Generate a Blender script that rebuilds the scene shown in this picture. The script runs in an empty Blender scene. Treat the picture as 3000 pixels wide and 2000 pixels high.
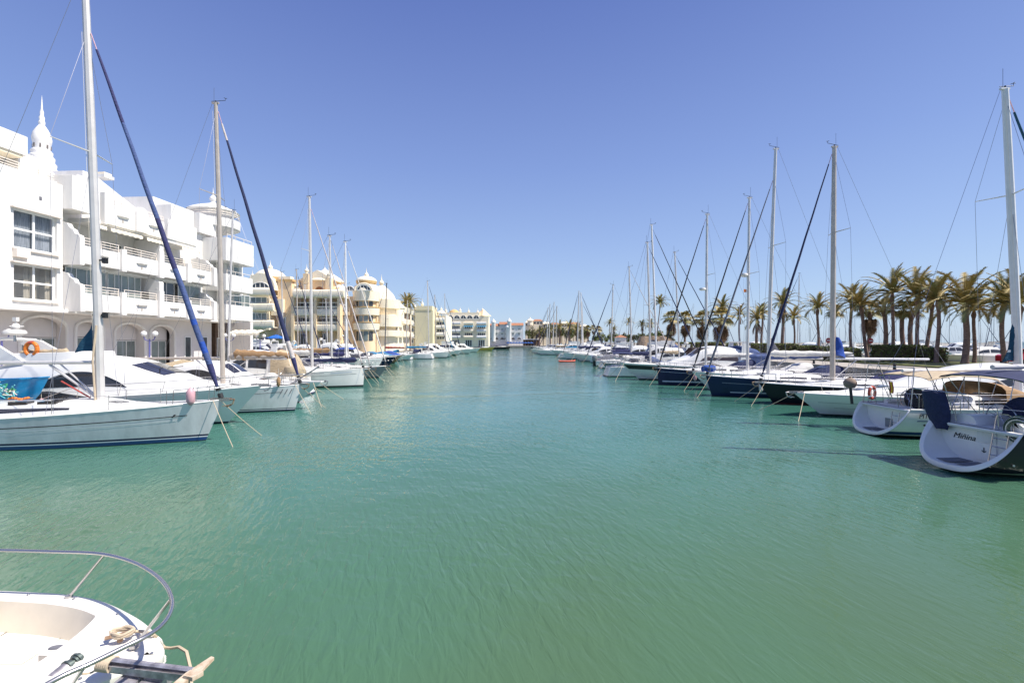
import bpy, math, random
import numpy as np
from mathutils import Vector, Matrix
random.seed(11)
R = math.radians
PI = math.pi
scene = bpy.context.scene
col = scene.collection

# ---------------------------------------------------------------- camera, sky, sun, exposure
F = 1333.3            # focal length in photograph pixels (3000 wide)
EYE = 4.0             # camera height above the water
cam_d = bpy.data.cameras.new('camera')
cam = bpy.data.objects.new('camera', cam_d)
col.objects.link(cam)
cam.location = (0, 0, EYE)
cam.rotation_euler = (R(90), 0, 0)
cam_d.sensor_width = 36.0
cam_d.lens = 16.0
cam_d.clip_start = 0.1
cam_d.clip_end = 9000
scene.camera = cam

SUN_EL, SUN_AZ = 55, 104          # azimuth clockwise from +Y (the view direction) towards +X
world = bpy.data.worlds.new('World')
scene.world = world
world.use_nodes = True
wn = world.node_tree
bgn = wn.nodes['Background']
sky = wn.nodes.new('ShaderNodeTexSky')
sky.sky_type = 'NISHITA'
sky.sun_disc = False
sky.sun_elevation = R(SUN_EL)
sky.sun_rotation = R(SUN_AZ)
sky.altitude = 0
sky.air_density = 1.0
sky.dust_density = 0.6
sky.ozone_density = 2.2
# clear Mediterranean sky: a smooth elevation gradient over the physical sky (which keeps the glow towards the sun)
tcw = wn.nodes.new('ShaderNodeTexCoord')
sep = wn.nodes.new('ShaderNodeSeparateXYZ')
wn.links.new(tcw.outputs['Generated'], sep.inputs[0])
rampw = wn.nodes.new('ShaderNodeValToRGB')
SKYC = [(0.0, (0.45, 0.61, 0.83)), (0.07, (0.40, 0.55, 0.82)), (0.2, (0.315, 0.445, 0.79)), (0.35, (0.225, 0.33, 0.71)), (0.6, (0.115, 0.178, 0.53)), (1.0, (0.07, 0.115, 0.41))]
els = rampw.color_ramp.elements
for k, (pos, c) in enumerate(SKYC):
    e = els[k] if k < 2 else els.new(pos)
    e.position = pos
    e.color = (*c, 1)
wn.links.new(sep.outputs[2], rampw.inputs[0])
gain = wn.nodes.new('ShaderNodeVectorMath')
gain.operation = 'SCALE'
gain.inputs['Scale'].default_value = 5.25
wn.links.new(rampw.outputs[0], gain.inputs[0])
tint = wn.nodes.new('ShaderNodeMix')
tint.data_type = 'RGBA'
tint.inputs[0].default_value = 0.78
wn.links.new(sky.outputs[0], tint.inputs[6])
wn.links.new(gain.outputs[0], tint.inputs[7])
wn.links.new(tint.outputs[2], bgn.inputs[0])
bgn.inputs[1].default_value = 0.125
sun_d = bpy.data.lights.new('sun', 'SUN')
sun_d.energy = 4.6
sun_d.angle = R(0.5)
sun_d.color = (1.0, 0.945, 0.86)
sun = bpy.data.objects.new('sun', sun_d)
col.objects.link(sun)
sv = Vector((math.sin(R(SUN_AZ)) * math.cos(R(SUN_EL)), math.cos(R(SUN_AZ)) * math.cos(R(SUN_EL)), math.sin(R(SUN_EL))))
sun.rotation_euler = sv.to_track_quat('Z', 'Y').to_euler()
scene.view_settings.view_transform = 'Standard'
scene.view_settings.look = 'None'
scene.view_settings.gamma = 1
scene.view_settings.use_curve_mapping = False
scene.view_settings.exposure = 0.62


def X(px, d):
    return (px - 1500) / F * d


def Z(py, d):
    return EYE - (py - 1000) / F * d


# ---------------------------------------------------------------- materials
MATS = {}


def mat(name, c, rough=0.5, metal=0.0, var=0.0, vscale=3.0, c2=None, bump=0.0, bscale=30.0, coat=0.0, stretch=(1, 1, 1), trans=0.0, spec=0.5, emit=None, world_co=False):
    if name in MATS:
        return MATS[name]
    m = bpy.data.materials.new(name)
    m.use_nodes = True
    nt = m.node_tree
    b = nt.nodes['Principled BSDF']
    b.inputs['Base Color'].default_value = (*c, 1)
    b.inputs['Roughness'].default_value = rough
    b.inputs['Metallic'].default_value = metal
    b.inputs['Coat Weight'].default_value = coat
    b.inputs['Coat Roughness'].default_value = 0.08
    b.inputs['Specular IOR Level'].default_value = spec
    tc = None
    if var or c2 or bump:
        tc = nt.nodes.new('ShaderNodeNewGeometry' if world_co else 'ShaderNodeTexCoord')
        mp = nt.nodes.new('ShaderNodeMapping')
        mp.inputs['Scale'].default_value = stretch
        nt.links.new(tc.outputs['Position' if world_co else 'Object'], mp.inputs[0])
    if var or c2:
        n = nt.nodes.new('ShaderNodeTexNoise')
        n.inputs['Scale'].default_value = vscale
        n.inputs['Detail'].default_value = 5
        n.inputs['Roughness'].default_value = 0.6
        nt.links.new(mp.outputs[0], n.inputs['Vector'])
        rp = nt.nodes.new('ShaderNodeValToRGB')
        d = c2 if c2 else tuple(x * (1 - var) for x in c)
        rp.color_ramp.elements[0].position = 0.38
        rp.color_ramp.elements[1].position = 0.62
        rp.color_ramp.elements[0].color = (*d, 1)
        rp.color_ramp.elements[1].color = (*c, 1)
        nt.links.new(n.outputs['Fac'], rp.inputs[0])
        nt.links.new(rp.outputs[0], b.inputs['Base Color'])
    if bump:
        n2 = nt.nodes.new('ShaderNodeTexNoise')
        n2.inputs['Scale'].default_value = bscale
        n2.inputs['Detail'].default_value = 4
        nt.links.new(mp.outputs[0], n2.inputs['Vector'])
        bp = nt.nodes.new('ShaderNodeBump')
        bp.inputs['Strength'].default_value = 1.0
        bp.inputs['Distance'].default_value = bump
        nt.links.new(n2.outputs['Fac'], bp.inputs['Height'])
        nt.links.new(bp.outputs[0], b.inputs['Normal'])
    if emit:
        b.inputs['Emission Color'].default_value = (*c, 1)
        b.inputs['Emission Strength'].default_value = emit
    if trans:
        b.inputs['Alpha'].default_value = 1 - trans
    MATS[name] = m
    return m


GEL = mat('white_gelcoat', (0.80, 0.79, 0.76), 0.32, var=0.07, vscale=1.3, coat=0.25)
GEL2 = mat('grey_white_gelcoat', (0.68, 0.69, 0.69), 0.3, var=0.16, vscale=2.2, coat=0.3, stretch=(1, 1, 0.25))
CREAMGEL = mat('cream_gelcoat', (0.74, 0.70, 0.62), 0.4, var=0.08, vscale=1.5, coat=0.15)
DECKM = mat('nonslip_deck', (0.74, 0.72, 0.67), 0.7, var=0.14, vscale=2.2, bump=0.002, bscale=120)
TEAK = mat('teak_deck', (0.36, 0.25, 0.15), 0.7, var=0.3, vscale=4, stretch=(1, 8, 1))
NAVY = mat('navy_hull_paint', (0.012, 0.014, 0.06), 0.3, var=0.2, vscale=0.8, coat=0.05, spec=0.3)
NAVY2 = mat('dark_blue_hull_paint', (0.012, 0.024, 0.075), 0.3, var=0.25, vscale=0.8, coat=0.05, spec=0.3)
BLACKHULL = mat('black_hull_paint', (0.01, 0.01, 0.018), 0.3, var=0.2, vscale=0.8, coat=0.05, spec=0.3)
GREYHULL = mat('grey_hull_paint', (0.22, 0.23, 0.24), 0.3, var=0.15, coat=0.3)
ROYAL = mat('blue_boot_stripe', (0.02, 0.06, 0.2), 0.3, coat=0.2)
BOTTOM = mat('dark_antifouling', (0.015, 0.03, 0.045), 0.6, var=0.3, vscale=5, c2=(0.03, 0.05, 0.03))
REDBOT = mat('red_antifouling', (0.11, 0.02, 0.015), 0.6, var=0.3, vscale=5)
BLKSTR = mat('black_stripe', (0.02, 0.02, 0.025), 0.35)
WHTSTR = mat('white_stripe', (0.8, 0.8, 0.8), 0.35)
MAUVE = mat('blue_grey_stripe', (0.46, 0.48, 0.58), 0.5)
ALU = mat('anodised_aluminium', (0.68, 0.65, 0.62), 0.4, metal=0.3, var=0.12, vscale=1.5)
ALUW = mat('white_painted_spar', (0.76, 0.75, 0.74), 0.35, var=0.08)
ALUD = mat('weathered_bronze_spar', (0.55, 0.48, 0.41), 0.42, metal=0.3, var=0.15)
CARBON = mat('black_spar', (0.03, 0.03, 0.035), 0.35)
STEEL = mat('stainless_steel', (0.5, 0.48, 0.47), 0.24, metal=0.9)
WIRE = mat('rigging_wire', (0.26, 0.26, 0.3), 0.4, metal=0.6)
GLASS = mat('tinted_boat_glass', (0.035, 0.032, 0.034), 0.07, coat=0.6, var=0.3, vscale=1.2)
GLASSB = mat('smoked_bronze_glass', (0.06, 0.035, 0.03), 0.07, coat=0.6, var=0.3, vscale=1.2)
ROPE = mat('beige_mooring_rope', (0.52, 0.42, 0.3), 0.85, bump=0.003, bscale=90)
ROPEW = mat('pale_rope', (0.68, 0.64, 0.56), 0.85)
ROPED = mat('dark_green_hose', (0.02, 0.06, 0.045), 0.4, coat=0.2)
RUST = mat('rusty_galvanised', (0.5, 0.38, 0.26), 0.65, metal=0.3, c2=(0.22, 0.11, 0.06), vscale=9)
GALV = mat('galvanised_steel', (0.56, 0.53, 0.55), 0.5, metal=0.6, c2=(0.3, 0.28, 0.3), vscale=12)
BLACKP = mat('black_plastic', (0.02, 0.02, 0.02), 0.5)
GREYP = mat('grey_nonslip', (0.16, 0.16, 0.18), 0.75, bump=0.002, bscale=150)
PINKF = mat('faded_pink_fender', (0.62, 0.36, 0.4), 0.5, var=0.15, vscale=6)
WHITEF = mat('white_fender_rubber', (0.7, 0.68, 0.64), 0.5, var=0.1)
TEALF = mat('turquoise_fender', (0.1, 0.42, 0.45), 0.5)


def cloth(name, c, var=0.22):
    return mat(name, c, 0.85, var=var, vscale=5, bump=0.03, bscale=7, stretch=(0.6, 2, 2))


C_NAVY = cloth('navy_canvas', (0.018, 0.026, 0.085))
C_BLUE = cloth('faded_blue_canvas', (0.06, 0.095, 0.235))
C_ROYAL = cloth('royal_blue_canvas', (0.015, 0.07, 0.36))
C_BEIGE = cloth('beige_canvas', (0.5, 0.4, 0.27))
C_TAN = cloth('tan_canvas', (0.36, 0.22, 0.11))
C_GREYT = cloth('grey_tan_canvas', (0.42, 0.37, 0.32))
C_BLACK = cloth('black_canvas', (0.025, 0.025, 0.03))
C_GREY = cloth('grey_canvas', (0.17, 0.17, 0.2))
C_WHITE = cloth('white_sailcloth', (0.7, 0.68, 0.64))
C_PURP = cloth('blue_violet_canvas', (0.032, 0.034, 0.12))
C_TEAL = cloth('turquoise_canvas', (0.02, 0.22, 0.42))
C_DTEAL = cloth('dark_teal_sailcloth', (0.01, 0.075, 0.14))
C_GREEN = cloth('green_canvas', (0.01, 0.14, 0.07))
C_PALE = cloth('pale_furled_sail', (0.58, 0.52, 0.5))
C_RED = cloth('red_canvas', (0.4, 0.06, 0.05))
CYAN = mat('sky_blue_hull', (0.01, 0.24, 0.5), 0.3, coat=0.3, var=0.15)
ORANGE = mat('orange_foam', (0.75, 0.2, 0.02), 0.55, var=0.25, vscale=8)
REDP = mat('red_orange_plastic', (0.55, 0.09, 0.05), 0.45, var=0.2)
GREENN = mat('green_netting', (0.05, 0.35, 0.15), 0.8, var=0.4, vscale=14)


# ---------------------------------------------------------------- mesh helper
def cat(pts, k=6):
    """Catmull-Rom densified polyline"""
    P = [np.array(p, float) for p in pts]
    P = [2 * P[0] - P[1]] + P + [2 * P[-1] - P[-2]]
    out = []
    for i in range(1, len(P) - 2):
        a, b, c, d = P[i - 1:i + 3]
        for j in range(k):
            t = j / k
            out.append(tuple(0.5 * (2 * b + (c - a) * t + (2 * a - 5 * b + 4 * c - d) * t * t + (3 * b - a - 3 * c + d) * t ** 3)))
    out.append(tuple(P[-2]))
    return out


class G:
    def __init__(s):
        s.v = []; s.f = []; s.m = []

    def add(s, vs, fs, m=0):
        o = len(s.v)
        s.v += [tuple(p) for p in vs]
        for f in fs:
            s.f.append([i + o for i in f]); s.m.append(m)
        return s

    def grid(s, rows, m=0, closed=False, ms=None):
        n = len(rows[0]); o = len(s.v)
        for r in rows:
            s.v += [tuple(p) for p in r]
        for i in range(len(rows) - 1):
            for j in range(n if closed else n - 1):
                k = (j + 1) % n
                s.f.append([o + i * n + j, o + i * n + k, o + (i + 1) * n + k, o + (i + 1) * n + j])
                s.m.append(ms[j] if ms else m)
        return s

    def poly(s, pts, m=0):
        return s.add(pts, [list(range(len(pts)))], m)

    def box(s, x0, x1, y0, y1, z0, z1, m=0):
        v = [(x0, y0, z0), (x1, y0, z0), (x1, y1, z0), (x0, y1, z0), (x0, y0, z1), (x1, y0, z1), (x1, y1, z1), (x0, y1, z1)]
        return s.add(v, [[0, 3, 2, 1], [4, 5, 6, 7], [0, 1, 5, 4], [1, 2, 6, 5], [2, 3, 7, 6], [3, 0, 4, 7]], m)

    def tube(s, path, r, n=6, m=0, closed=False, ry=None):
        P = [Vector(p) for p in path]
        N = len(P)
        rows = []
        up = Vector((0, 0, 1))
        prev = None
        for i in range(N):
            if closed:
                t = P[(i + 1) % N] - P[i - 1]
            else:
                t = P[min(i + 1, N - 1)] - P[max(i - 1, 0)]
            if t.length < 1e-9:
                t = Vector((0, 0, 1))
            t.normalize()
            if prev is None:
                ref = up if abs(t.z) < 0.9 else Vector((1, 0, 0))
                a = t.cross(ref).normalized()
            else:
                a = (prev - t * prev.dot(t))
                a = a.normalized() if a.length > 1e-6 else t.cross(up).normalized()
            prev = a
            b = t.cross(a).normalized()
            rr = r[i] if isinstance(r, (list, tuple)) else r
            r2 = rr if ry is None else ry * rr
            rows.append([tuple(P[i] + a * (math.cos(2 * PI * k / n) * rr) + b * (math.sin(2 * PI * k / n) * r2)) for k in range(n)])
        if closed:
            rows.append(rows[0])
        s.grid(rows, m, closed=True)
        if not closed:
            s.poly(rows[0][::-1], m); s.poly(rows[-1], m)
        return s

    def lathe(s, prof, n=14, c=(0, 0), m=0):
        rows = [[(c[0] + r * math.cos(2 * PI * k / n), c[1] + r * math.sin(2 * PI * k / n), z) for k in range(n)] for r, z in prof]
        return s.grid(rows, m, closed=True)

    def prism(s, pts, d, m=0):
        """pts: 3d polygon, extruded by vector d"""
        n = len(pts)
        q = [tuple(Vector(p) + Vector(d)) for p in pts]
        s.add(list(pts) + q, [list(range(n))[::-1], list(range(n, 2 * n))] + [[i, (i + 1) % n, n + (i + 1) % n, n + i] for i in range(n)], m)
        return s

    def build(s, name, mats, parent=None, sharp=40, loc=None):
        me = bpy.data.meshes.new(name)
        me.from_pydata(s.v, [], s.f)
        if not isinstance(mats, (list, tuple)):
            mats = [mats]
        for m in mats:
            me.materials.append(m)
        if len(mats) > 1:
            me.polygons.foreach_set('material_index', s.m)
        me.polygons.foreach_set('use_smooth', [True] * len(s.f))
        me.set_sharp_from_angle(angle=R(sharp))
        me.update()
        return link(me, name, parent, loc)


def link(me, name, parent=None, loc=None, rot=None, sc=None):
    o = bpy.data.objects.new(name, me)
    col.objects.link(o)
    if parent:
        o.parent = parent
    if loc is not None:
        o.location = loc
    if rot is not None:
        o.rotation_euler = rot
    if sc is not None:
        o.scale = sc
    return o


def tag(o, label=None, cat_=None, group=None, kind=None):
    if label: o['label'] = label
    if cat_: o['category'] = cat_
    if group: o['group'] = group
    if kind: o['kind'] = kind
    return o


def thing(name, label, cat_, loc=(0, 0, 0), rz=0.0, group=None):
    o = bpy.data.objects.new(name, None)
    col.objects.link(o)
    o.empty_display_size = 0.3
    o.location = loc
    o.rotation_euler = (0, 0, rz)
    return tag(o, label, cat_, group)


def copy_tree(o, parent=None):
    c = o.copy()
    col.objects.link(c)
    c.parent = parent
    for ch in o.children:
        copy_tree(ch, c)
    return c


def text(body, size, name, m, parent, mw, shear=0.0, ext=0.004, label=None):
    cu = bpy.data.curves.new(name, 'FONT')
    cu.body = body; cu.size = size; cu.extrude = ext; cu.shear = shear
    cu.resolution_u = 3
    t = bpy.data.objects.new('tmp', cu)
    col.objects.link(t)
    bpy.context.view_layer.update()
    me = bpy.data.meshes.new_from_object(t.evaluated_get(bpy.context.evaluated_depsgraph_get()))
    bpy.data.objects.remove(t)
    me.materials.clear(); me.materials.append(m)
    o = link(me, name, parent)
    o.matrix_local = mw
    return o


# ---------------------------------------------------------------- water, ground
def water_mat():
    m = bpy.data.materials.new('green_harbour_water')
    m.use_nodes = True
    nt = m.node_tree; L = nt.links.new; N = nt.nodes.new
    b = nt.nodes['Principled BSDF']
    geo = N('ShaderNodeNewGeometry')

    def noise(scale, st, rot=0.0, detail=3, dist=0.0):
        mr = N('ShaderNodeMapping')
        mr.inputs['Rotation'].default_value = (0, 0, rot)
        L(geo.outputs['Position'], mr.inputs[0])
        mp = N('ShaderNodeMapping')
        mp.inputs['Scale'].default_value = st
        L(mr.outputs[0], mp.inputs[0])
        n = N('ShaderNodeTexNoise')
        n.inputs['Scale'].default_value = scale
        n.inputs['Detail'].default_value = detail
        n.inputs['Distortion'].default_value = dist
        L(mp.outputs[0], n.inputs['Vector'])
        return n.outputs['Fac']

    def mth(op, a, c):
        k = N('ShaderNodeMath'); k.operation = op
        for i, v in enumerate((a, c)):
            if isinstance(v, (int, float)): k.inputs[i].default_value = v
            else: L(v, k.inputs[i])
        return k.outputs[0]
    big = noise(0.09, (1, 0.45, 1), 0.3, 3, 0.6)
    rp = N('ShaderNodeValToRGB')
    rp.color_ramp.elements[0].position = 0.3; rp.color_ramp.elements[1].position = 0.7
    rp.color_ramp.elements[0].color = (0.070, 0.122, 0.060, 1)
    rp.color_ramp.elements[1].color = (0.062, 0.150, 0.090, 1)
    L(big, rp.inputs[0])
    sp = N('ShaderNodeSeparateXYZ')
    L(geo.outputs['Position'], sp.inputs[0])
    mr2 = N('ShaderNodeMapRange')  # distance blend: sky reflection painted into base colour, olive near, turquoise farther
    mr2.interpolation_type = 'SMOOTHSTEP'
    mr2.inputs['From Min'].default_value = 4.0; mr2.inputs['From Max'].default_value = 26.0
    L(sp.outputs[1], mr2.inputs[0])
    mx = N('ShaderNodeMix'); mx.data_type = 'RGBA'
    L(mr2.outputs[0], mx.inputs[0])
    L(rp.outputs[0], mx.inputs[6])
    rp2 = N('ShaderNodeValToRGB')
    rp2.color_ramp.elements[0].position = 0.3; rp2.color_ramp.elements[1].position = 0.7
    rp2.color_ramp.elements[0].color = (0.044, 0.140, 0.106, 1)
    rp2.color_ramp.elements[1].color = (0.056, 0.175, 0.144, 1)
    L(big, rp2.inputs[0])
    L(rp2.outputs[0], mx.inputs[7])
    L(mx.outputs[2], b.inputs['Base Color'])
    b.inputs['Roughness'].default_value = 0.06
    b.inputs['IOR'].default_value = 1.33
    # gust pattern: calm patches and rippled patches
    gust = noise(0.05, (0.6, 1.4, 1), -0.2, 3, 0.8)
    gr = N('ShaderNodeMapRange')
    gr.inputs['From Min'].default_value = 0.38; gr.inputs['From Max'].default_value = 0.62
    gr.inputs['To Min'].default_value = 0.22; gr.inputs['To Max'].default_value = 1.0
    L(gust, gr.inputs[0])
    w1 = noise(7.2, (1.0, 0.27, 1), R(-17), 2.5, 0.6)    # short wind ripples, crests running away from the camera
    w2 = noise(1.1, (1.0, 0.45, 1), R(-35), 2, 0.3)
    w3 = noise(3.2, (0.35, 1.0, 1), R(10), 2.5, 0.4)
    h = mth('ADD', mth('ADD', mth('MULTIPLY', w1, 0.046), mth('MULTIPLY', w2, 0.06)), mth('MULTIPLY', w3, 0.026))
    h = mth('MULTIPLY', h, gr.outputs[0])
    bp = N('ShaderNodeBump')
    bp.inputs['Strength'].default_value = 1.0
    bp.inputs['Distance'].default_value = 1.0
    L(h, bp.inputs['Height'])
    L(bp.outputs[0], b.inputs['Normal'])
    return m


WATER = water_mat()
g = G()
ys = [-60, 0, 60, 200, 500, 1500, 7000]
xs = [-4000, -300, 0, 300, 5000]
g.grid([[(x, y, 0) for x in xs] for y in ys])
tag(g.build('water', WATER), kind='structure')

PAVE = mat('pale_stone_paving', (0.42, 0.38, 0.33), 0.8, var=0.25, vscale=0.7, world_co=True)
QUAYM = mat('weathered_concrete', (0.3, 0.28, 0.25), 0.85, var=0.4, vscale=1.2, bump=0.01, world_co=True)
ASPH = mat('grey_asphalt', (0.06, 0.06, 0.062), 0.9, var=0.2, vscale=2, world_co=True)
GRASS = mat('dry_lawn', (0.09, 0.13, 0.03), 0.9, c2=(0.16, 0.14, 0.05), vscale=2, world_co=True)


def slab(name, pts, z0, z1, ms):
    g = G()
    n = len(pts)
    g.poly([(x, y, z1) for x, y in pts], 0)
    for i in range(n):
        a, b = pts[i], pts[(i + 1) % n]
        g.poly([(a[0], a[1], z0), (b[0], b[1], z0), (b[0], b[1], z1), (a[0], a[1], z1)], 1)
    return tag(g.build(name, ms), kind='structure')


QL, QR = 1.5, 1.9       # quay levels, left and right
slab('quay_left', [(-26.5, -20), (-26.5, 62), (-120, 62), (-120, -20)], -1, QL, [PAVE, QUAYM])
slab('quay_centre', [(-29, 97), (-29, 290), (-120, 290), (-120, 97)], -1, QL, [PAVE, QUAYM])
slab('quay_far', [(-120, 291), (-14, 291), (-14, 284), (24, 284), (24, 303), (400, 303), (400, 420), (-120, 420)], -1, 1.3, [PAVE, QUAYM])
slab('promenade_right', [(28, 5), (64, 5), (58, 302.9), (26, 302.9)], -1, QR, [PAVE, QUAYM])
for (x0, x1, y0, y1, nm, mm, zz) in [(47, 56, 8, 295, 'road', ASPH, QR + 0.004), (33.5, 45.5, 20, 290, 'lawn', GRASS, QR + 0.12)]:
    gg = G()
    gg.box(x0, x1, y0, y1, zz - 0.3, zz)
    tag(gg.build(nm, mm), kind='structure')
gg = G()
for k in range(1, 60):       # low far breakwater beyond the outer basin
    x = 120 + k * 12
    gg.add([(x, 700, 0), (x + 12, 700, 0), (x + 12, 706, 1.6 + random.random()), (x, 706, 1.6 + random.random()), (x, 714, -0.5), (x + 12, 714, -0.5)], [[0, 1, 2, 3], [3, 2, 5, 4]])
tag(gg.build('breakwater', QUAYM), kind='structure')
# ---------------------------------------------------------------- boats
def sm(t):
    t = max(0.0, min(1.0, t))
    return t * t * (3 - 2 * t)


class Hull:
    def __init__(s, L, B, fb, fs, rake, srake=0.0, tw=0.75, flare=0.35, full=2.1, sag=0.08, rd=0.0):
        s.rd = rd
        s.L, s.B, s.fb, s.fs, s.rake, s.srake, s.tw, s.flare, s.full, s.sag = L, B, fb, fs, rake, srake, tw, flare, full, sag

    def sheer(s, t):
        return s.fs + (s.fb - s.fs) * t ** 1.5 - s.sag * math.sin(PI * t)

    def half(s, t):
        if t < 0.42:
            k = s.tw + (1 - s.tw) * math.sin(t / 0.42 * PI / 2)
        else:
            k = max(0.0, 1 - ((t - 0.42) / 0.58) ** s.full) ** 0.95
        return s.B / 2 * k

    def pt(s, t, z, side=1, off=0.0):
        sh = s.sheer(t)
        r = z / sh
        rr = max(r, 0)
        kw = 0.95 - s.flare * t ** 2.2
        hy = s.half(t) * (kw + (1 - kw) * min(rr, 1) ** 0.85)
        if s.rd:
            q = max(0.0, min(1.0, (z - 0.03) / (sh - 0.03)))
            k = (1 - (1 - q) ** 2.6) ** (1 / 2.6)
            w = s.rd * (1 - t) ** 6
            hy *= (1 - w) + w * k
        if r < 0:
            hy *= max(0.0, 1 + z * 1.2)
        x = -s.L / 2 + s.L * t + s.rake * rr * sm((t - 0.45) / 0.55) ** 1.6 + s.srake * rr * (1 - t) ** 5
        if r < 0:
            x += -z * 1.2 * (1 - t) ** 8 * 2 + z * 0.8 * t ** 8
        return (x, side * (hy + off), z)

    def t_at(s, x, z=None):
        lo, hi = 0.0, 1.0
        for _ in range(22):
            m = (lo + hi) / 2
            zz = s.sheer(m) if z is None else z
            if s.pt(m, zz)[0] < x: lo = m
            else: hi = m
        return (lo + hi) / 2

    def rail(s, x, inset=0.06, dz=0.0, side=1):
        t = s.t_at(x)
        p = s.pt(t, s.sheer(t), side)
        return (p[0], side * max(0.0, abs(p[1]) - inset), p[2] + dz)


def build_hull(h, par, hullm, bands, det=2, transom=None, name='hull'):
    h.zz = None
    """bands: [(z_top, material)] upwards from the waterline; then hull material"""
    mats = [hullm] + [b[1] for b in bands] + [GEL]
    NT = 26 if det > 1 else (18 if det else 12)
    ts = [1 - (1 - i / NT) ** 1.25 for i in range(NT + 1)]
    zl = [-0.5, -0.18, 0.0] + [b[0] for b in bands]
    nr = 4 if det else 2
    if h.rd: nr = 12
    g = G()
    for side in (1, -1):
        rows = []
        for t in ts:
            sh = h.sheer(t)
            z0 = zl[-1]
            zz = zl + [z0 + (sh - z0) * (k / nr) ** (2.0 if h.rd else 1.0) for k in range(1, nr + 1)]
            rows.append([h.pt(t, z, side) for z in zz])
        ms = [1 if bands else 0] * 2 + [i + 1 for i in range(len(bands))] + [0] * nr
        if side < 0:
            rows = rows[::-1]
        g.grid(rows, ms=ms)
        if side > 0: a = rows[0]
        else: b = rows[-1]
    tm = len(mats) - 1 if transom == 'white' else 0
    if transom != 'bowl':
        for j in range(1, len(a) - 1):
            g.add([a[j], b[j], b[j + 1], a[j + 1]], [[0, 1, 2, 3]], ms[j] if ms[j] else tm)
    o = g.build(name, mats, par, sharp=35)
    return o


def build_deck(h, par, dm, cock=None, det=2, name='deck'):
    NT = 30 if det > 1 else 16
    g = G()
    rows = []
    xs = []
    for i in range(NT + 1):
        t = i / NT
        sh = h.sheer(t)
        p = h.pt(t, sh - 0.02)
        hw = max(0.0, p[1] - 0.01)
        yc = min(hw * 0.55, 0.95)
        xs.append(p[0])
        rows.append([(p[0], -hw, sh - 0.02), (p[0], -yc, sh + 0.02), (p[0], yc, sh + 0.02), (p[0], hw, sh - 0.02)])
    o = 0
    n = 4
    for r in rows:
        g.v += r
    cx = None
    for i in range(NT):
        for j in range(3):
            if j == 1 and cock and cock[0] <= xs[i] and xs[i + 1] <= cock[1]:
                cx = (min(cx[0], i), max(cx[1], i)) if cx else (i, i)
                continue
            g.f.append([i * n + j, i * n + j + 1, (i + 1) * n + j + 1, (i + 1) * n + j]); g.m.append(0)
    ob = g.build(name, dm, par, sharp=30)
    if cx:
        c = G()
        a, b = rows[cx[0]], rows[cx[1] + 1]
        zf = a[1][2] - 0.75
        ring = [[a[1], b[1], b[2], a[2]]]
        lo = [(p[0], p[1], zf) for p in ring[0]]
        c.grid([ring[0], lo], 0, closed=True)
        c.poly(lo, 0)
        sd = 0.5 if h.B > 3 else 0.35
        y0 = min(abs(a[1][1]), abs(b[1][1]))
        for q in (-1, 1):      # benches
            c.box(a[1][0] + 0.05, b[1][0] - 0.02, *sorted((q * (y0 - sd), q * (y0 - 0.01))), zf + 0.01, zf + 0.45, 0)
        c.build('cockpit', GEL, par, sharp=30)
        cm = G()
        for q in (-1, 1):
            cm.tube([(a[1][0], q * (abs(a[1][1]) + 0.08), a[1][2] + 0.06), (b[1][0], q * (abs(b[1][1]) + 0.08), b[1][2] + 0.12)], 0.12, 6)
            cm.build('cockpit_coaming', GEL, par, sharp=50)
            cm = G()
    tr = G()
    for side in (1, -1):
        pth = []
        for i in range(0, 25):
            t = i / 24
            p = h.pt(t, h.sheer(t), side)
            pth.append((p[0], p[1] - side * 0.015, p[2] + 0.02))
        tr.tube(pth, 0.032, 5)
    tr.build('toe_rail', GEL if det else dm, par)
    return ob


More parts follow.
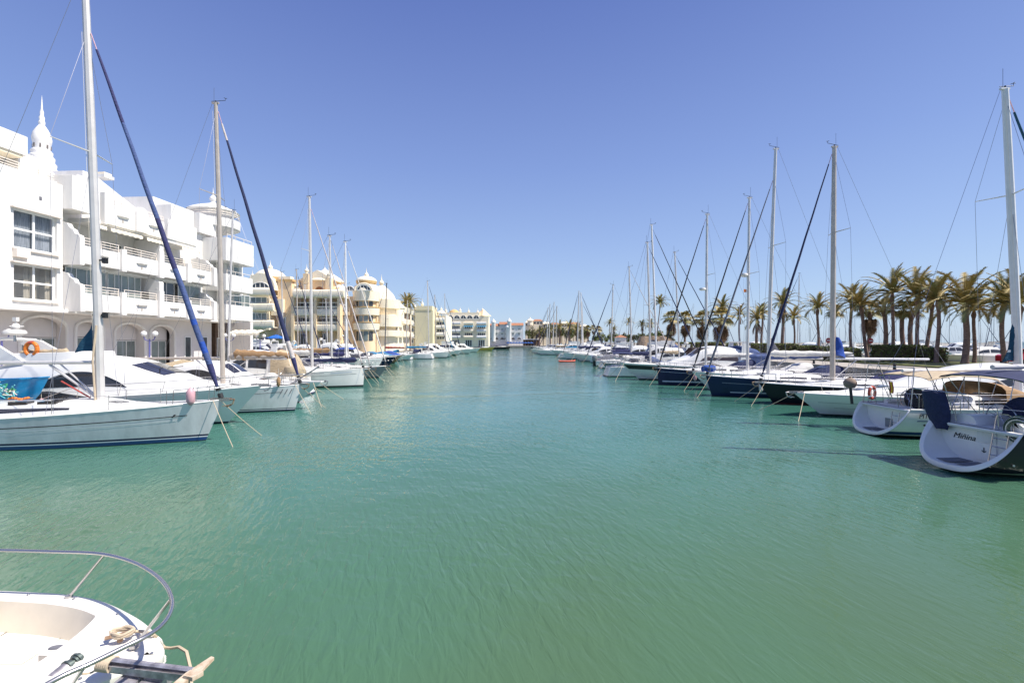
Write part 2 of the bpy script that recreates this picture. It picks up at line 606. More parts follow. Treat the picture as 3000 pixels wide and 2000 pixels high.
class Cab:
    """a superstructure lofted along x; stations (x, half_width, z_base, height)"""
    TK = [-1, -0.5, -0.36, 0, 0.36, 0.5, 1]

    def __init__(s, st, tum=0.14, crown=1.05):
        s.st = cat(st, 6) if len(st) > 2 else st
        s.xs = [p[0] for p in s.st]
        s.tum, s.crown = tum, crown

    def at(s, x, t, off=0.0):
        w, zb, h = [float(np.interp(x, s.xs, [p[i] for p in s.st])) for i in (1, 2, 3)]
        h = max(h, 0.001)
        ys = [-w, -w * (1 - s.tum), -w * (0.86 - s.tum), 0, w * (0.86 - s.tum), w * (1 - s.tum), w]
        zs = [zb, zb + 0.84 * h, zb + 0.97 * h, zb + s.crown * h, zb + 0.97 * h, zb + 0.84 * h, zb]
        y = float(np.interp(t, s.TK, ys)); z = float(np.interp(t, s.TK, zs))
        if off:
            if abs(t) > 0.43: y += math.copysign(off, t)
            else: z += off
        return (x, y, z)

    def build(s, par, m, name='cabin'):
        g = G()
        T = [-1, -0.75, -0.5, -0.42, -0.36, -0.18, 0, 0.18, 0.36, 0.42, 0.5, 0.75, 1]
        rows = [[s.at(x, t) for t in T] for x in s.xs]
        g.grid(rows)
        g.poly(rows[0]); g.poly(rows[-1][::-1])
        return g.build(name, m, par, sharp=50)

    def side_patch(s, par, m, x0, x1, lo, hi, name='window', off=0.012, n=10, sides=(1, -1)):
        """lo/hi: fraction of side height (0..1), constants or functions of u in 0..1"""
        for sd in sides:
            g = G()
            rows = []
            for i in range(n + 1):
                u = i / n
                a = lo(u) if callable(lo) else lo
                b = hi(u) if callable(hi) else hi
                x = x0 + (x1 - x0) * u
                rows.append([s.at(x, sd * (1 - 0.5 * f), off) for f in (a, (a + b) / 2, b)])
            inner = [[(p[0], p[1] - sd * off * 2, p[2]) for p in r] for r in rows]
            g.grid(rows)
            g.build(name, m, par, sharp=60)

    def top_patch(s, par, m, x0, x1, t0, t1, name='hatch', off=0.03, n=6):
        g = G()
        rows = [[s.at(x0 + (x1 - x0) * i / n, t0 + (t1 - t0) * k / 4, off) for k in range(5)] for i in range(n + 1)]
        g.grid(rows)
        lo = lambda r: [(p[0], p[1], p[2] - off - 0.01) for p in r]
        for r in (rows[0], rows[-1], [q[0] for q in rows], [q[-1] for q in rows]):
            g.grid([r, lo(r)])
        g.build(name, m, par, sharp=50)


def rope(par, a, b, sag=0.3, r=0.016, m=None, name='mooring_rope', n=8):
    p = []
    for i in range(n + 1):
        t = i / n
        p.append((a[0] + (b[0] - a[0]) * t, a[1] + (b[1] - a[1]) * t, a[2] + (b[2] - a[2]) * t - sag * math.sin(PI * t)))
    return G().tube(p, r, 5).build(name, m or ROPE, par)


def fender(par, x, y, z, r=0.13, h=0.6, m=None):
    g = G()
    g.lathe([(0.02, z - h / 2 - 0.04), (r * 0.6, z - h / 2 + 0.02), (r, z - h / 2 + 0.12), (r, z + h / 2 - 0.12), (r * 0.5, z + h / 2 - 0.01), (0.03, z + h / 2 + 0.04)], 12, (x, y))
    o = g.build('fender', m or WHITEF, par)
    G().tube([(x, y, z + h / 2), (x, y, z + h / 2 + 0.5)], 0.008, 4).build('fender_line', ROPEW, o)


def pulpit(par, h, height=0.6, back=1.5, r=0.014, det=2, name='pulpit'):
    """bow rail; the far half sheer and the near half joined round the stem"""
    L = h.L
    xb = h.pt(1, h.fb)[0]
    top = []
    for x in (xb - back, xb - back * 0.6, xb - back * 0.25):
        top.append(h.rail(x, 0.02, height, -1))
    top.append((xb + 0.12, 0, h.fb + height + 0.02))
    for x in (xb - back * 0.25, xb - back * 0.6, xb - back):
        top.append(h.rail(x, 0.02, height, 1))
    G().tube(cat(top, 4), r, 6).build(name, STEEL, par)
    if det:
        for side in (1, -1):
            for x in (xb - back, xb - back * 0.55, xb - back * 0.18):
                a = h.rail(x - 0.05, 0.05, 0, side); b = h.rail(x, 0.02, height, side)
                G().tube([a, b], r * 0.9, 5).build('pulpit_leg', STEEL, par)
    return top


def lifelines(par, h, x0, x1, height=0.6, step=1.9, two=True, det=2, r=0.006):
    n = max(1, round((x1 - x0) / step))
    for side in (1, -1):
        pts = [h.rail(x0 + (x1 - x0) * i / n, 0.05, 0, side) for i in range(n + 1)]
        for p in pts:
            G().tube([p, (p[0], p[1], p[2] + height)], 0.012, 5).build('stanchion', STEEL, par)
        G().tube([(p[0], p[1], p[2] + height) for p in pts], r, 4).build('lifeline', WIRE, par)
        if two:
            G().tube([(p[0], p[1], p[2] + height * 0.5) for p in pts], r, 4).build('lifeline', WIRE, par)


def pushpit(par, h, x0, height=0.65, r=0.014):
    for side in (1, -1):
        a = [h.rail(x0 + 1.1, 0.05, 0, side), h.rail(x0 + 1.08, 0.05, height, side), h.rail(x0 + 0.4, 0.05, height, side),
             (h.rail(x0 + 0.1, 0.1, height, side)), (h.rail(x0 + 0.05, 0.7, height * 0.97, side)), (h.rail(x0 + 0.12, 0.72, 0, side))]
        G().tube(a, r, 6).build('pushpit_rail', STEEL, par)
        b = h.rail(x0 + 0.35, 0.05, 0, side)
        G().tube([b, (b[0], b[1], b[2] + height)], r * 0.9, 5).build('pushpit_leg', STEEL, par)


def wind_gear(par, x, y, z, rr=1.0, flip=1):
    g = G()
    g.tube([(x, y, z), (x, y, z + 0.1)], 0.03 * rr, 6)
    g.tube([(x - 0.25, y, z + 0.06), (x + 0.5 * flip, y + 0.1, z + 0.16)], 0.012 * rr, 5)
    g.tube([(x + 0.5 * flip, y + 0.1, z + 0.16), (x + 0.5 * flip, y + 0.1, z + 0.3)], 0.01 * rr, 4)
    for k in range(3):
        a = k * 2.1
        g.tube([(x + 0.5 * flip, y + 0.1, z + 0.28), (x + 0.5 * flip + 0.09 * math.cos(a), y + 0.1 + 0.09 * math.sin(a), z + 0.28)], 0.014, 4)
    g.tube([(x - 0.1, y, z + 0.05), (x - 0.1, y, z + 0.85)], 0.007 * rr, 4)
    g.build('wind_vane', BLACKP, par)


def radome(par, x, y, z, r=0.3):
    g = G()
    g.lathe([(0.02, z - 0.02), (r * 0.7, z), (r, z + 0.06), (r, z + 0.14), (r * 0.85, z + 0.23), (0.02, z + 0.26)], 16, (x, y))
    g.build('radar_dome', WHITEF, par)


def arch_tube(par, pts, r, m, name):
    G().tube(cat(pts, 5), r, 6).build(name, m, par)


def canopy(par, x0, x1, w, z, m, name='bimini', rise=0.12, frames=True, droop=0.18, det=2, zb=None, thick=0.02):
    """cloth on hoops; x0..x1, half width w, z of the top"""
    g = G()
    rows = []
    K = 8
    for i in range(7):
        u = i / 6
        x = x0 + (x1 - x0) * u
        zz = z - rise * (2 * u - 1) ** 2 * 0.8
        rows.append([(x, w * math.sin(v), zz - droop * (1 - math.cos(v)) * 1.2) for v in [(-1 + 2 * k / K) * PI / 2 for k in range(K + 1)]])
    g.grid(rows)
    g.grid([[(p[0], p[1], p[2] - thick) for p in r] for r in rows])
    o = g.build(name, m, par, sharp=70)
    if frames:
        for x, lean in ((x0 + 0.08, 0.5), (x1 - 0.08, -0.4), ((x0 + x1) / 2, 0.0)):
            zt = z - 0.05
            zbb = zb if zb is not None else z - 1.2
            u = (x - x0) / (x1 - x0)
            zz = z - rise * (2 * u - 1) ** 2 * 0.8 - thick - 0.02
            pts = [(x + lean, w * 0.98, zbb), (x + lean * 0.1, w, zz - droop * 1.25), (x, w * 0.7, zz - droop * 0.35), (x, 0, zz), (x, -w * 0.7, zz - droop * 0.35), (x + lean * 0.1, -w, zz - droop * 1.25), (x + lean, -w * 0.98, zbb)]
            G().tube(pts, 0.014, 6).build('hoop', STEEL, o)
    return o


def sprayhood(par, xf, xa, w, z, h, m):
    """fabric hood: low at the front (xf), high at the back (xa)"""
    g = G()
    rows = []
    for i in range(6):
        u = i / 5
        x = xf + (xa - xf) * u
        hh = h * math.sin((0.12 + 0.88 * u) * PI / 2)
        rows.append([(x, w * math.copysign(abs(math.sin(v)) ** 0.7, math.sin(v)), z + hh * max(0, math.cos(v)) ** 0.45) for v in [(-1 + 2 * k / 10) * PI / 2 for k in range(11)]])
    g.grid(rows)
    g.grid([[(p[0], p[1] * 0.98, p[2] - 0.02) for p in r] for r in rows[::-1]])
    o = g.build('sprayhood', m, par, sharp=60)
    p = G()
    a = rows[2]; b = rows[3]
    for k in (4, 5):
        q = [a[k], a[k + 1], b[k + 1], b[k]]
        p.poly([(c[0], c[1] * 0.9, c[2] + 0.02) for c in q])
    p.build('clear_panel', GLASS, o)
    return o


def boom_cover(par, x0, x1, z0, z1, r, m, name='sail_cover', y=0.0):
    """lumpy flaked sail under a cover, from the mast (x0) to the boom end (x1)"""
    pts, rad = [], []
    n = 16
    for i in range(n + 1):
        u = i / n
        pts.append((x0 + (x1 - x0) * u, y + 0.02 * math.sin(i * 2.1), z0 + (z1 - z0) * u + r * 0.6 + 0.02 * math.sin(i * 1.7)))
        rad.append(r * (1.15 - 0.6 * u) * (1 + 0.12 * math.sin(i * 2.7)) if 0 < i < n else r * 0.3)
    G().tube(pts, rad, 9, ry=1.35).build(name, m, par, sharp=60)


def furled(par, a, b, r, m, name='furled_sail', bands=None, wrap=True):
    """rolled headsail on the forestay from a (bow) to b (mast): thickest low, spiral wraps"""
    n = 60
    g = G()
    A, B = Vector(a), Vector(b)
    d = (B - A)
    dn = d.normalized()
    s1 = dn.cross(Vector((0, 1, 0))).normalized(); s2 = dn.cross(s1)
    rows = []
    K = 8
    for i in range(n + 1):
        u = i / n
        c = A + d * u
        rr = r * (0.5 + 0.55 * sm(u / 0.06)) * (1 - 0.62 * u ** 1.3)
        tw = u * 30
        row = []
        for k in range(K):
            th = 2 * PI * k / K
            q = rr * (1 + 0.09 * math.sin(th - tw))
            row.append(tuple(c + s1 * math.cos(th) * q + s2 * math.sin(th) * q))
        rows.append(row)
    g.grid(rows, 0, closed=True)
    if bands:
        for idx in range(len(g.f)):
            u = (idx // K) / n
            for (u0, u1, mi) in bands[1]:
                if u0 <= u < u1: g.m[idx] = mi
        o = g.build(name, [m] + bands[0], par, sharp=50)
    else:
        o = g.build(name, m, par, sharp=50)
    return o


def rig(par, h, mx, zt, mz, r, mm, hounds=0.92, spread=1, sw=1.0, zsp=None, wires=True, genoa=None, gr=0.09, det=2, rake=0.35, backstay=True, sprake=0.35, ring=8, vane=True, baby=False, geno_bands=None, stay_x=None):
    """mast with spreaders, shrouds, stays; mx = mast x at deck, zt = top, mz = foot z; rakes aft (towards -x)"""
    top = (mx - rake, 0, zt)
    n = 6
    path = [(mx - rake * (i / n) ** 1.2, 0, mz + (zt - mz) * i / n) for i in range(n + 1)]
    G().tube(path, [r * (1 - 0.22 * (i / n) ** 3) for i in range(n + 1)], ring, ry=1.0).build('mast', mm, par)
    mxat = lambda z: mx - rake * max(0, (z - mz) / (zt - mz)) ** 1.2
    hz = mz + (zt - mz) * hounds
    g = G()
    g.box(top[0] - 0.22, top[0] + 0.18, -0.05, 0.05, zt - 0.02, zt + 0.06)
    g.build('masthead', mm, par)
    if vane:
        wind_gear(par, top[0], 0, zt + 0.05, rr=1.6 if det < 2 else 1.2)
    stay_b = (stay_x if stay_x is not None else h.pt(1, h.fb)[0] - 0.1, 0, h.fb + 0.1)
    stay_t = (mxat(hz) + r, 0, hz)
    wr = 0.009 if det > 1 else 0.013
    zs = zsp or [mz + (hz - mz) * (i + 1) / (spread + 1) for i in range(spread)]
    tips = {1: [], -1: []}
    for z in zs:
        for sd in (1, -1):
            tip = (mxat(z) - sprake, sd * sw, z + 0.05)
            tips[sd].append(tip)
            G().tube([(mxat(z), sd * r * 0.5, z), tip], [0.035, 0.02], 5).build('spreader', mm, par)
    if wires:
        for sd in (1, -1):
            b = h.rail(mx - 0.3, 0.1, 0.02, sd)
            G().tube([b] + tips[sd] + [(mxat(hz), 0, hz)], wr, 4).build('shroud', WIRE, par)
            b2 = h.rail(mx - 0.6, 0.15, 0.02, sd)
            G().tube([b2, (mxat(zs[0]), 0, zs[0] - 0.1)], wr, 4).build('shroud', WIRE, par)
        if backstay:
            st = h.pt(0, h.fs)
            zj = h.fs + (zt - h.fs) * 0.3
            j = (st[0] + 0.1 + (top[0] - 0.2 - st[0]) * 0.3, 0, zj)
            G().tube([(top[0] - 0.2, 0, zt), j], wr, 4).build('backstay', WIRE, par)
            for sd in (1, -1):
                G().tube([j, (st[0] + 0.1, sd * st[1] * 0.8, st[2])], wr, 4).build('backstay', WIRE, par)
        G().tube([(mxat(hz) - 0.12, -0.1, hz), (mx - 0.12, -0.14, mz + 1.0)], wr * 0.8, 4).build('halyard', ROPEW, par)
    if genoa:
        A = Vector(stay_b); B_ = Vector(stay_t)
        furled(par, tuple(A + (B_ - A) * 0.03), tuple(A + (B_ - A) * 0.955), gr, genoa, bands=geno_bands)
        G().tube([tuple(A + (B_ - A) * 0.95), stay_t], 0.02, 5).build('halyard_swivel', PINKF if det > 1 else WIRE, par)
        g = G()
        g.tube([stay_b, tuple(A + (B_ - A) * 0.012)], [0.1, 0.1], 10)
        g.tube([tuple(A + (B_ - A) * 0.02), tuple(A + (B_ - A) * 0.026)], [0.1, 0.1], 10)
        g.build('furling_drum', BLACKP, par)
    else:
        G().tube([stay_b, stay_t], wr * 1.2, 4).build('forestay', WIRE, par)
    return mxat


def bow_gear(par, h, det=2, m=None):
    xb = h.pt(1, h.fb)[0]
    g = G()
    g.box(xb - 0.5, xb + 0.28, -0.09, -0.06, h.fb - 0.02, h.fb + 0.1)
    g.box(xb - 0.5, xb + 0.28, 0.06, 0.09, h.fb - 0.02, h.fb + 0.1)
    g.box(xb - 0.5, xb + 0.2, -0.06, 0.06, h.fb - 0.02, h.fb + 0.02)
    g.build('bow_roller', STEEL, par)
    a = G()
    a.tube([(xb - 0.5, 0, h.fb + 0.08), (xb + 0.42, 0, h.fb + 0.04)], 0.025, 6)
    a.tube([(xb + 0.42, 0, h.fb + 0.06), (xb + 0.36, 0, h.fb - 0.14), (xb + 0.12, 0, h.fb - 0.26)], 0.03, 6)
    a.prism([(xb + 0.05, -0.16, h.fb - 0.2), (xb + 0.32, 0, h.fb - 0.2), (xb + 0.05, 0.16, h.fb - 0.2)], (-0.02, 0, -0.03))
    a.build('anchor', m or RUST, par)


def stripe(h, par, m, t0, t1, z0f, z1f, off=0.012, n=24, name='hull_stripe', sides=(1, -1)):
    for sd in sides:
        rows = []
        for i in range(n + 1):
            t = t0 + (t1 - t0) * i / n
            s = h.sheer(t)
            a, b = z0f(t, s), z1f(t, s)
            rows.append([h.pt(t, a, sd, off), h.pt(t, b, sd, off)])
        G().grid(rows).build(name, m, par, sharp=60)


def place(par, bowX, Y, L, heading, yaw=0.0):
    """bowX: world x of the end at the channel (bow when heading is out, else stern)"""
    par.rotation_euler = (0, 0, (0 if heading > 0 else PI) + R(yaw))


def sailboat(label, cx, Y, heading, L=11.5, B=3.6, fb=1.45, fs=1.1, rake=0.8, srake=0.4, tw=0.72, hullm=None, bands=None, mx=None, zt=16, mast_r=0.09, mastm=None,
             genoa=C_NAVY, gr=0.09, cover=None, hood=None, bim=None, spread=1, sw=1.0, hounds=0.97, det=1, yaw=0.0, group=None, zsp=None, name='sailboat', mrake=0.35,
             ropes=True, vane=True, cabm=None, boomz=None, boomm=None, hull=None, geno_bands=None, deckm=None, sp_w=None, transom=None, extra=None, boom=True, flag=None, fend=0, backstay=True, wires=True, cabh=0.47):
    """cx: world x of the boat's middle"""
    h = hull or Hull(L, B, fb, fs, rake, srake, tw)
    p = thing(name, label, 'sailboat', (cx, Y, 0), (0 if heading > 0 else PI) + R(yaw), group)
    hm = hullm or GEL
    build_hull(h, p, hm, bands if bands is not None else [(0.05, BOTTOM), (0.14, NAVY)], det, transom)
    L = h.L
    ck = (-L / 2 + (1.45 if transom == 'bowl' else 0.9), -L / 2 + 3.4)
    build_deck(h, p, deckm or DECKM, ck if det else None, det)
    m0 = L / 2 - L * 0.36 if mx is None else mx
    zd = h.sheer(h.t_at(m0)) - 0.02
    cw = h.B / 2 * 0.58
    s0 = h.sheer(0.3)
    st = [(-L / 2 + 3.3, cw, s0 - 0.02, cabh * 1.05), (-L / 2 + 5.0, cw * 1.04, s0 - 0.01, cabh), (m0 - 0.6, cw * 0.95, zd, cabh * 0.86), (m0 + 0.8, cw * 0.7, zd + 0.03, cabh * 0.55), (m0 + 2.0, cw * 0.4, h.sheer(h.t_at(m0 + 2.0)), 0.06)]
    cb = Cab(st, 0.12)
    cb.build(p, cabm or GEL, 'cabin')
    if det:
        cb.side_patch(p, GLASS, -L / 2 + 4.0, -L / 2 + 5.4, 0.35, 0.8, 'cabin_window')
        cb.side_patch(p, GLASS, -L / 2 + 5.7, m0 - 0.3, 0.38, lambda u: 0.8 - 0.2 * u, 'cabin_window')
        cb.top_patch(p, GLASS, m0 + 0.5, m0 + 1.0, -0.12, 0.12, 'deck_hatch')
        cb.top_patch(p, GLASS, m0 - 1.6, m0 - 1.15, -0.14, 0.14, 'deck_hatch')
    zc = zd + cabh * 0.8
    r = mast_r
    rig(p, h, m0, zt, zc, r, mastm or ALU, hounds, spread, sw, zsp, wires, genoa, gr, det, mrake, vane=vane, geno_bands=geno_bands, backstay=backstay)
    bz = boomz or zc + 1.0
    bx = -L / 2 + 1.6
    if boom:
        G().tube([(m0 - r, 0, bz), (bx, 0, bz - 0.05)], 0.075, 8).build('boom', boomm or mastm or ALU, p)
        G().tube([(m0 - r, 0, zc + 0.15), (m0 - 1.6, 0, bz - 0.05)], 0.03, 6).build('vang', ALU, p)
    if cover:
        boom_cover(p, m0 - r * 0.5, bx + 0.1, bz, bz, 0.17, cover)
    if det:
        pulpit(p, h, 0.6, 1.5, det=det)
        lifelines(p, h, -L / 2 + 1.3, L / 2 - 1.3 + h.rake * 0.4, det=det, step=2.2 if det < 2 else 1.8)
        pushpit(p, h, -L / 2 + h.srake)
        bow_gear(p, h)
        G().tube([(-L / 2 + 1.9 + 0.42 * math.cos(a), 0.42 * math.sin(a), h.fs + 0.15 + 0.42 * 0) for a in [k * PI / 6 for k in range(12)]], 0.015, 5, closed=True)
        wh = [(-L / 2 + 1.9, 0.42 * math.cos(a), h.fs + 0.25 + 0.42 * math.sin(a)) for a in [k * PI / 8 for k in range(16)]]
        gw = G().tube(wh, 0.018, 5, closed=True)
        for k in range(4):
            gw.tube([wh[k], wh[k + 8]], 0.008, 4)
        gw.build('steering_wheel', STEEL, p)
    if hood:
        sprayhood(p, -L / 2 + 4.6, -L / 2 + 3.1, cw + 0.12, s0 + cabh * 0.85, 0.75, hood)
    if bim:
        canopy(p, -L / 2 + 0.7, -L / 2 + 2.9, h.B / 2 * 0.72, h.fs + 1.75, bim, zb=h.fs + 0.1)
    if fend:
        rg = random.Random(label)
        for k in range(fend):
            x = -L / 2 + 2.2 + k * (L - 5) / max(1, fend - 1)
            for sd in (1, -1):
                q = h.rail(x, -0.14, 0, sd)
                fender(p, q[0], q[1], q[2] - 0.55, m=rg.choice([WHITEF, WHITEF, NAVYF, PINKF]))
    if ropes:
        xb = h.pt(1, h.fb)[0] if heading * -cx > 0 else -L / 2 + 0.2
        sgn = 1 if xb > 0 else -1
        zb = h.fb if xb > 0 else h.fs
        for sd in (0.3, -0.35):
            rope(p, (xb - 0.3 * sgn, sd * 0.6, zb + 0.03), (xb + sgn * (0.9 + 0.6 * abs(sd)), sd * 3.4, -0.1), 0.04, 0.014 if det > 1 else 0.02)
    if extra:
        extra(p, h, m0, zc, bz)
    return p


NAVYF = mat('navy_fender', (0.02, 0.03, 0.1), 0.5)


def motorboat(label, cx, Y, heading, L=10.5, B=3.5, fb=1.5, fs=1.0, rake=1.5, hullm=None, bands=None, roof=3.2, det=1, yaw=0.0, group=None, style='cruiser', canopy_m=None, rails=True,
              name='motor_yacht', glass=None, hull=None, extra=None, ropes=True, arch=True, supm=None, transom=None, fend=0, radar=False, xs=None, deckm=None, cat_='motorboat'):
    h = hull or Hull(L, B, fb, fs, rake, 0.0, 0.88, flare=0.5, full=2.4, sag=0.0)
    p = thing(name, label, cat_, (cx, Y, 0), (0 if heading > 0 else PI) + R(yaw), group)
    L, B = h.L, h.B
    build_hull(h, p, hullm or GEL, bands if bands is not None else [(0.06, BOTTOM), (0.13, BLKSTR)], det, transom)
    ck = (-L / 2 + 0.5, -L / 2 + L * 0.27)
    build_deck(h, p, deckm or DECKM, ck if det else None, det)
    s = h.sheer
    gl = glass or GLASS
    sup = supm or GEL
    if style in ('cruiser', 'flybridge'):
        H = roof - h.sheer(0.5)
        w = B / 2 - 0.36
        st = [(-L * 0.27, w * 0.95, s(.25) - 0.02, H * 0.93), (-L * 0.12, w, s(.4) - 0.02, H), (L * 0.02, w * 0.97, s(.5) - 0.02, H * 0.9), (L * 0.13, w * 0.86, s(.62), H * 0.45), (L * 0.22, w * 0.66, s(.7), H * 0.26), (L * 0.36, w * 0.3, s(.84), 0.1)]
        cb = Cab(st, 0.16)
        cb.build(p, sup, 'cabin')
        if det > 1:
            cb.side_patch(p, gl, -L * 0.24, L * 0.06, 0.42, lambda u: 0.44 + 0.42 * math.sin(PI * min(1, 0.12 + u * 0.88)) ** 0.7, 'side_window', n=14)
            cb.side_patch(p, gl, -L * 0.1, L * 0.14, 0.1, lambda u: 0.12 + 0.2 * math.sin(PI * u), 'side_window', n=10)
        else:
            cb.side_patch(p, gl, -L * 0.24, -L * 0.09, 0.45, 0.88, 'side_window')
            cb.side_patch(p, gl, -L * 0.07, L * 0.08, 0.45, lambda u: 0.88 - 0.1 * u, 'side_window')
        for a, b in ((-0.33, -0.03), (0.03, 0.33)):
            cb.top_patch(p, gl, L * 0.035, L * 0.115, a, b, 'windscreen', 0.02)
        cb.top_patch(p, GLASS, L * 0.25, L * 0.285, -0.2, 0.2, 'deck_hatch')
        if style == 'flybridge':
            zr = roof
            fbw = w * 0.8
            fc = G()
            rows = []
            for i in range(13):
                a = -0.5 + i / 12
                x = -L * 0.02 + 0 * a
            ring = cat([(-L * 0.3, -fbw, zr), (-L * 0.1, -fbw, zr), (0.0, -fbw * 0.8, zr), (L * 0.04, 0, zr), (0.0, fbw * 0.8, zr), (-L * 0.1, fbw, zr), (-L * 0.3, fbw, zr)], 4)
            fc.grid([[(q[0], q[1], zr - 0.12) for q in ring], [(q[0] - 0.05, q[1] * 1.02, zr + 0.4) for q in ring], [(q[0] - 0.12, q[1] * 0.96, zr + 0.42) for q in ring], [(q[0] - 0.12, q[1] * 0.95, zr) for q in ring]])
            fc.build('flybridge', sup, p)
            ws = G().grid([[(q[0] - 0.08, q[1] * 0.97, zr + 0.41) for q in ring[6:-6]], [(q[0] - 0.22, q[1] * 0.92, zr + 0.66) for q in ring[6:-6]]])
            ws.build('wind_deflector', gl, p)
            seat = G(); seat.box(-L * 0.2, -L * 0.15, -0.7, 0.7, zr - 0.1, zr + 0.55); seat.build('helm_seat', sup, p)
        if arch:
            ax = -L * 0.27
            for sd in (1, -1):
                g = G(); g.prism([(ax - 0.4, sd * w * 0.98, s(.2)), (ax + 0.35, sd * w * 0.98, s(.2)), (ax - 0.1, sd * w * 0.85, roof + 0.42), (ax - 0.55, sd * w * 0.85, roof + 0.42)], (0, -sd * 0.1, 0)); g.build('arch_leg', sup, p)
            g = G(); g.box(ax - 0.6, ax - 0.05, -w * 0.86, w * 0.86, roof + 0.4, roof + 0.5); ao = g.build('radar_arch', sup, p)
            if radar: radome(p, ax - 0.35, 0, roof + 0.56, 0.32)
    elif style == 'open':
        w = B / 2 - 0.3
        st = [(-L * 0.06, w * 0.85, s(.5) - 0.02, 0.3), (L * 0.1, w * 0.8, s(.6) - 0.02, 0.3), (L * 0.24, w * 0.55, s(.74), 0.22), (L * 0.38, w * 0.2, s(.88), 0.06)]
        cb = Cab(st, 0.2); cb.build(p, sup, 'cabin')
        cb.side_patch(p, gl, -L * 0.02, L * 0.14, 0.3, 0.75, 'side_window', n=5)
        g = G()
        ring = [(-L * 0.14, -w * 0.9), (-L * 0.02, -w * 0.85), (L * 0.05, -w * 0.45), (L * 0.065, 0), (L * 0.05, w * 0.45), (-L * 0.02, w * 0.85), (-L * 0.14, w * 0.9)]
        z0 = s(.5) + 0.2
        g.grid([[(a, b, z0) for a, b in ring], [(a - 0.35, b * 0.88, z0 + 0.5) for a, b in ring]])
        g.build('windscreen', gl, p)
        G().tube([(a - 0.35, b * 0.88, z0 + 0.5) for a, b in ring], 0.02, 5).build('windscreen_frame', STEEL, p)
    elif style == 'covered':     # tarpaulin from stern to windscreen
        w = B / 2 - 0.12
        st = [(-L * 0.48, w * 0.86, s(0) - 0.03, 0.25), (-L * 0.3, w, s(.2) - 0.03, 0.85), (-L * 0.05, w, s(.45) - 0.03, 1.0), (L * 0.12, w * 0.8, s(.6), 0.5), (L * 0.3, w * 0.45, s(.8), 0.12)]
        Cab(st, 0.35).build(p, canopy_m or C_BLUE, 'boat_cover')
    if canopy_m and style != 'covered':
        z = roof if style == 'open' else roof - 0.1
        if style == 'open':
            canopy(p, -L * 0.42, -L * 0.08, B / 2 * 0.8, z, canopy_m, zb=h.fs + 0.05)
        else:
            st = [(-L * 0.47, B / 2 * 0.8, s(.05), 0.7), (-L * 0.4, B / 2 * 0.8, s(.1), roof - s(.1) - 0.35), (-L * 0.28, B / 2 * 0.8, s(.2), roof - s(.2) - 0.02)]
            Cab(st, 0.1).build(p, canopy_m, 'cockpit_cover')
    if rails:
        x0 = -L * 0.1
        for side in (1, -1):
            xb = h.pt(1, h.fb)[0]
            n = 5
            pts = []
            for i in range(n + 1):
                x = x0 + (xb - 0.25 - x0) * i / n
                pts.append(h.rail(x, 0.08, 0.55 if i else 0.05, side))
            if side > 0: P1 = pts
            else: P2 = pts
            for i in range(1, n):
                q = h.rail(pts[i][0] - 0.12, 0.08, 0, side)
                G().tube([q, pts[i]], 0.012, 5).build('rail_post', STEEL, p)
        xb = h.pt(1, h.fb)[0]
        full = P1 + [(xb + 0.15, 0, h.fb + 0.58)] + P2[::-1]
        G().tube(cat(full, 4), 0.015, 6).build('bow_rail', STEEL, p)
    if det:
        bow_gear(p, h, m=GALV)
    if fend:
        for k in range(fend):
            x = -L / 2 + 1.5 + k * (L - 4) / max(1, fend - 1)
            for sd in (1, -1):
                q = h.rail(x, -0.15, 0, sd)
                fender(p, q[0], q[1], q[2] - 0.5, m=[WHITEF, NAVYF, WHITEF][k % 3])
    if ropes and det:
        xb = h.pt(1, h.fb)[0]
        for sd in (0.3, -0.35):
            rope(p, (xb - 0.4, sd, h.fb + 0.03), (xb + 0.9, sd * 6, -0.1), 0.04, 0.018)
    if extra:
        extra(p, h)
    return p
# ---------------------------------------------------------------- the moored boats
GLm, GRm = 'boats moored along the left quay', 'boats moored along the right promenade'


def cxl(px, d, L, rake): return X(px, d) - L / 2 - rake         # left row, bow out; px of the deck tip
def cxr(px, d, L, rake): return X(px, d) + L / 2 + rake         # right row, bow out


def clew(par, mxx, z0, z1, w, m, name='furled_mainsail_clew'):
    g = G()
    n = 8
    rows = []
    for i in range(n + 1):
        u = i / n
        z = z1 + (z0 - z1) * u
        ww = w * u ** 1.25
        rows.append([(mxx - ww * k / 4, 0.05 * math.sin(k * 1.3 + i), z + 0.05 * math.sin(k)) for k in range(5)])
    g.grid(rows)
    g.grid([[(p[0], p[1] + 0.015, p[2]) for p in r] for r in rows])
    g.build(name, m, par, sharp=60)


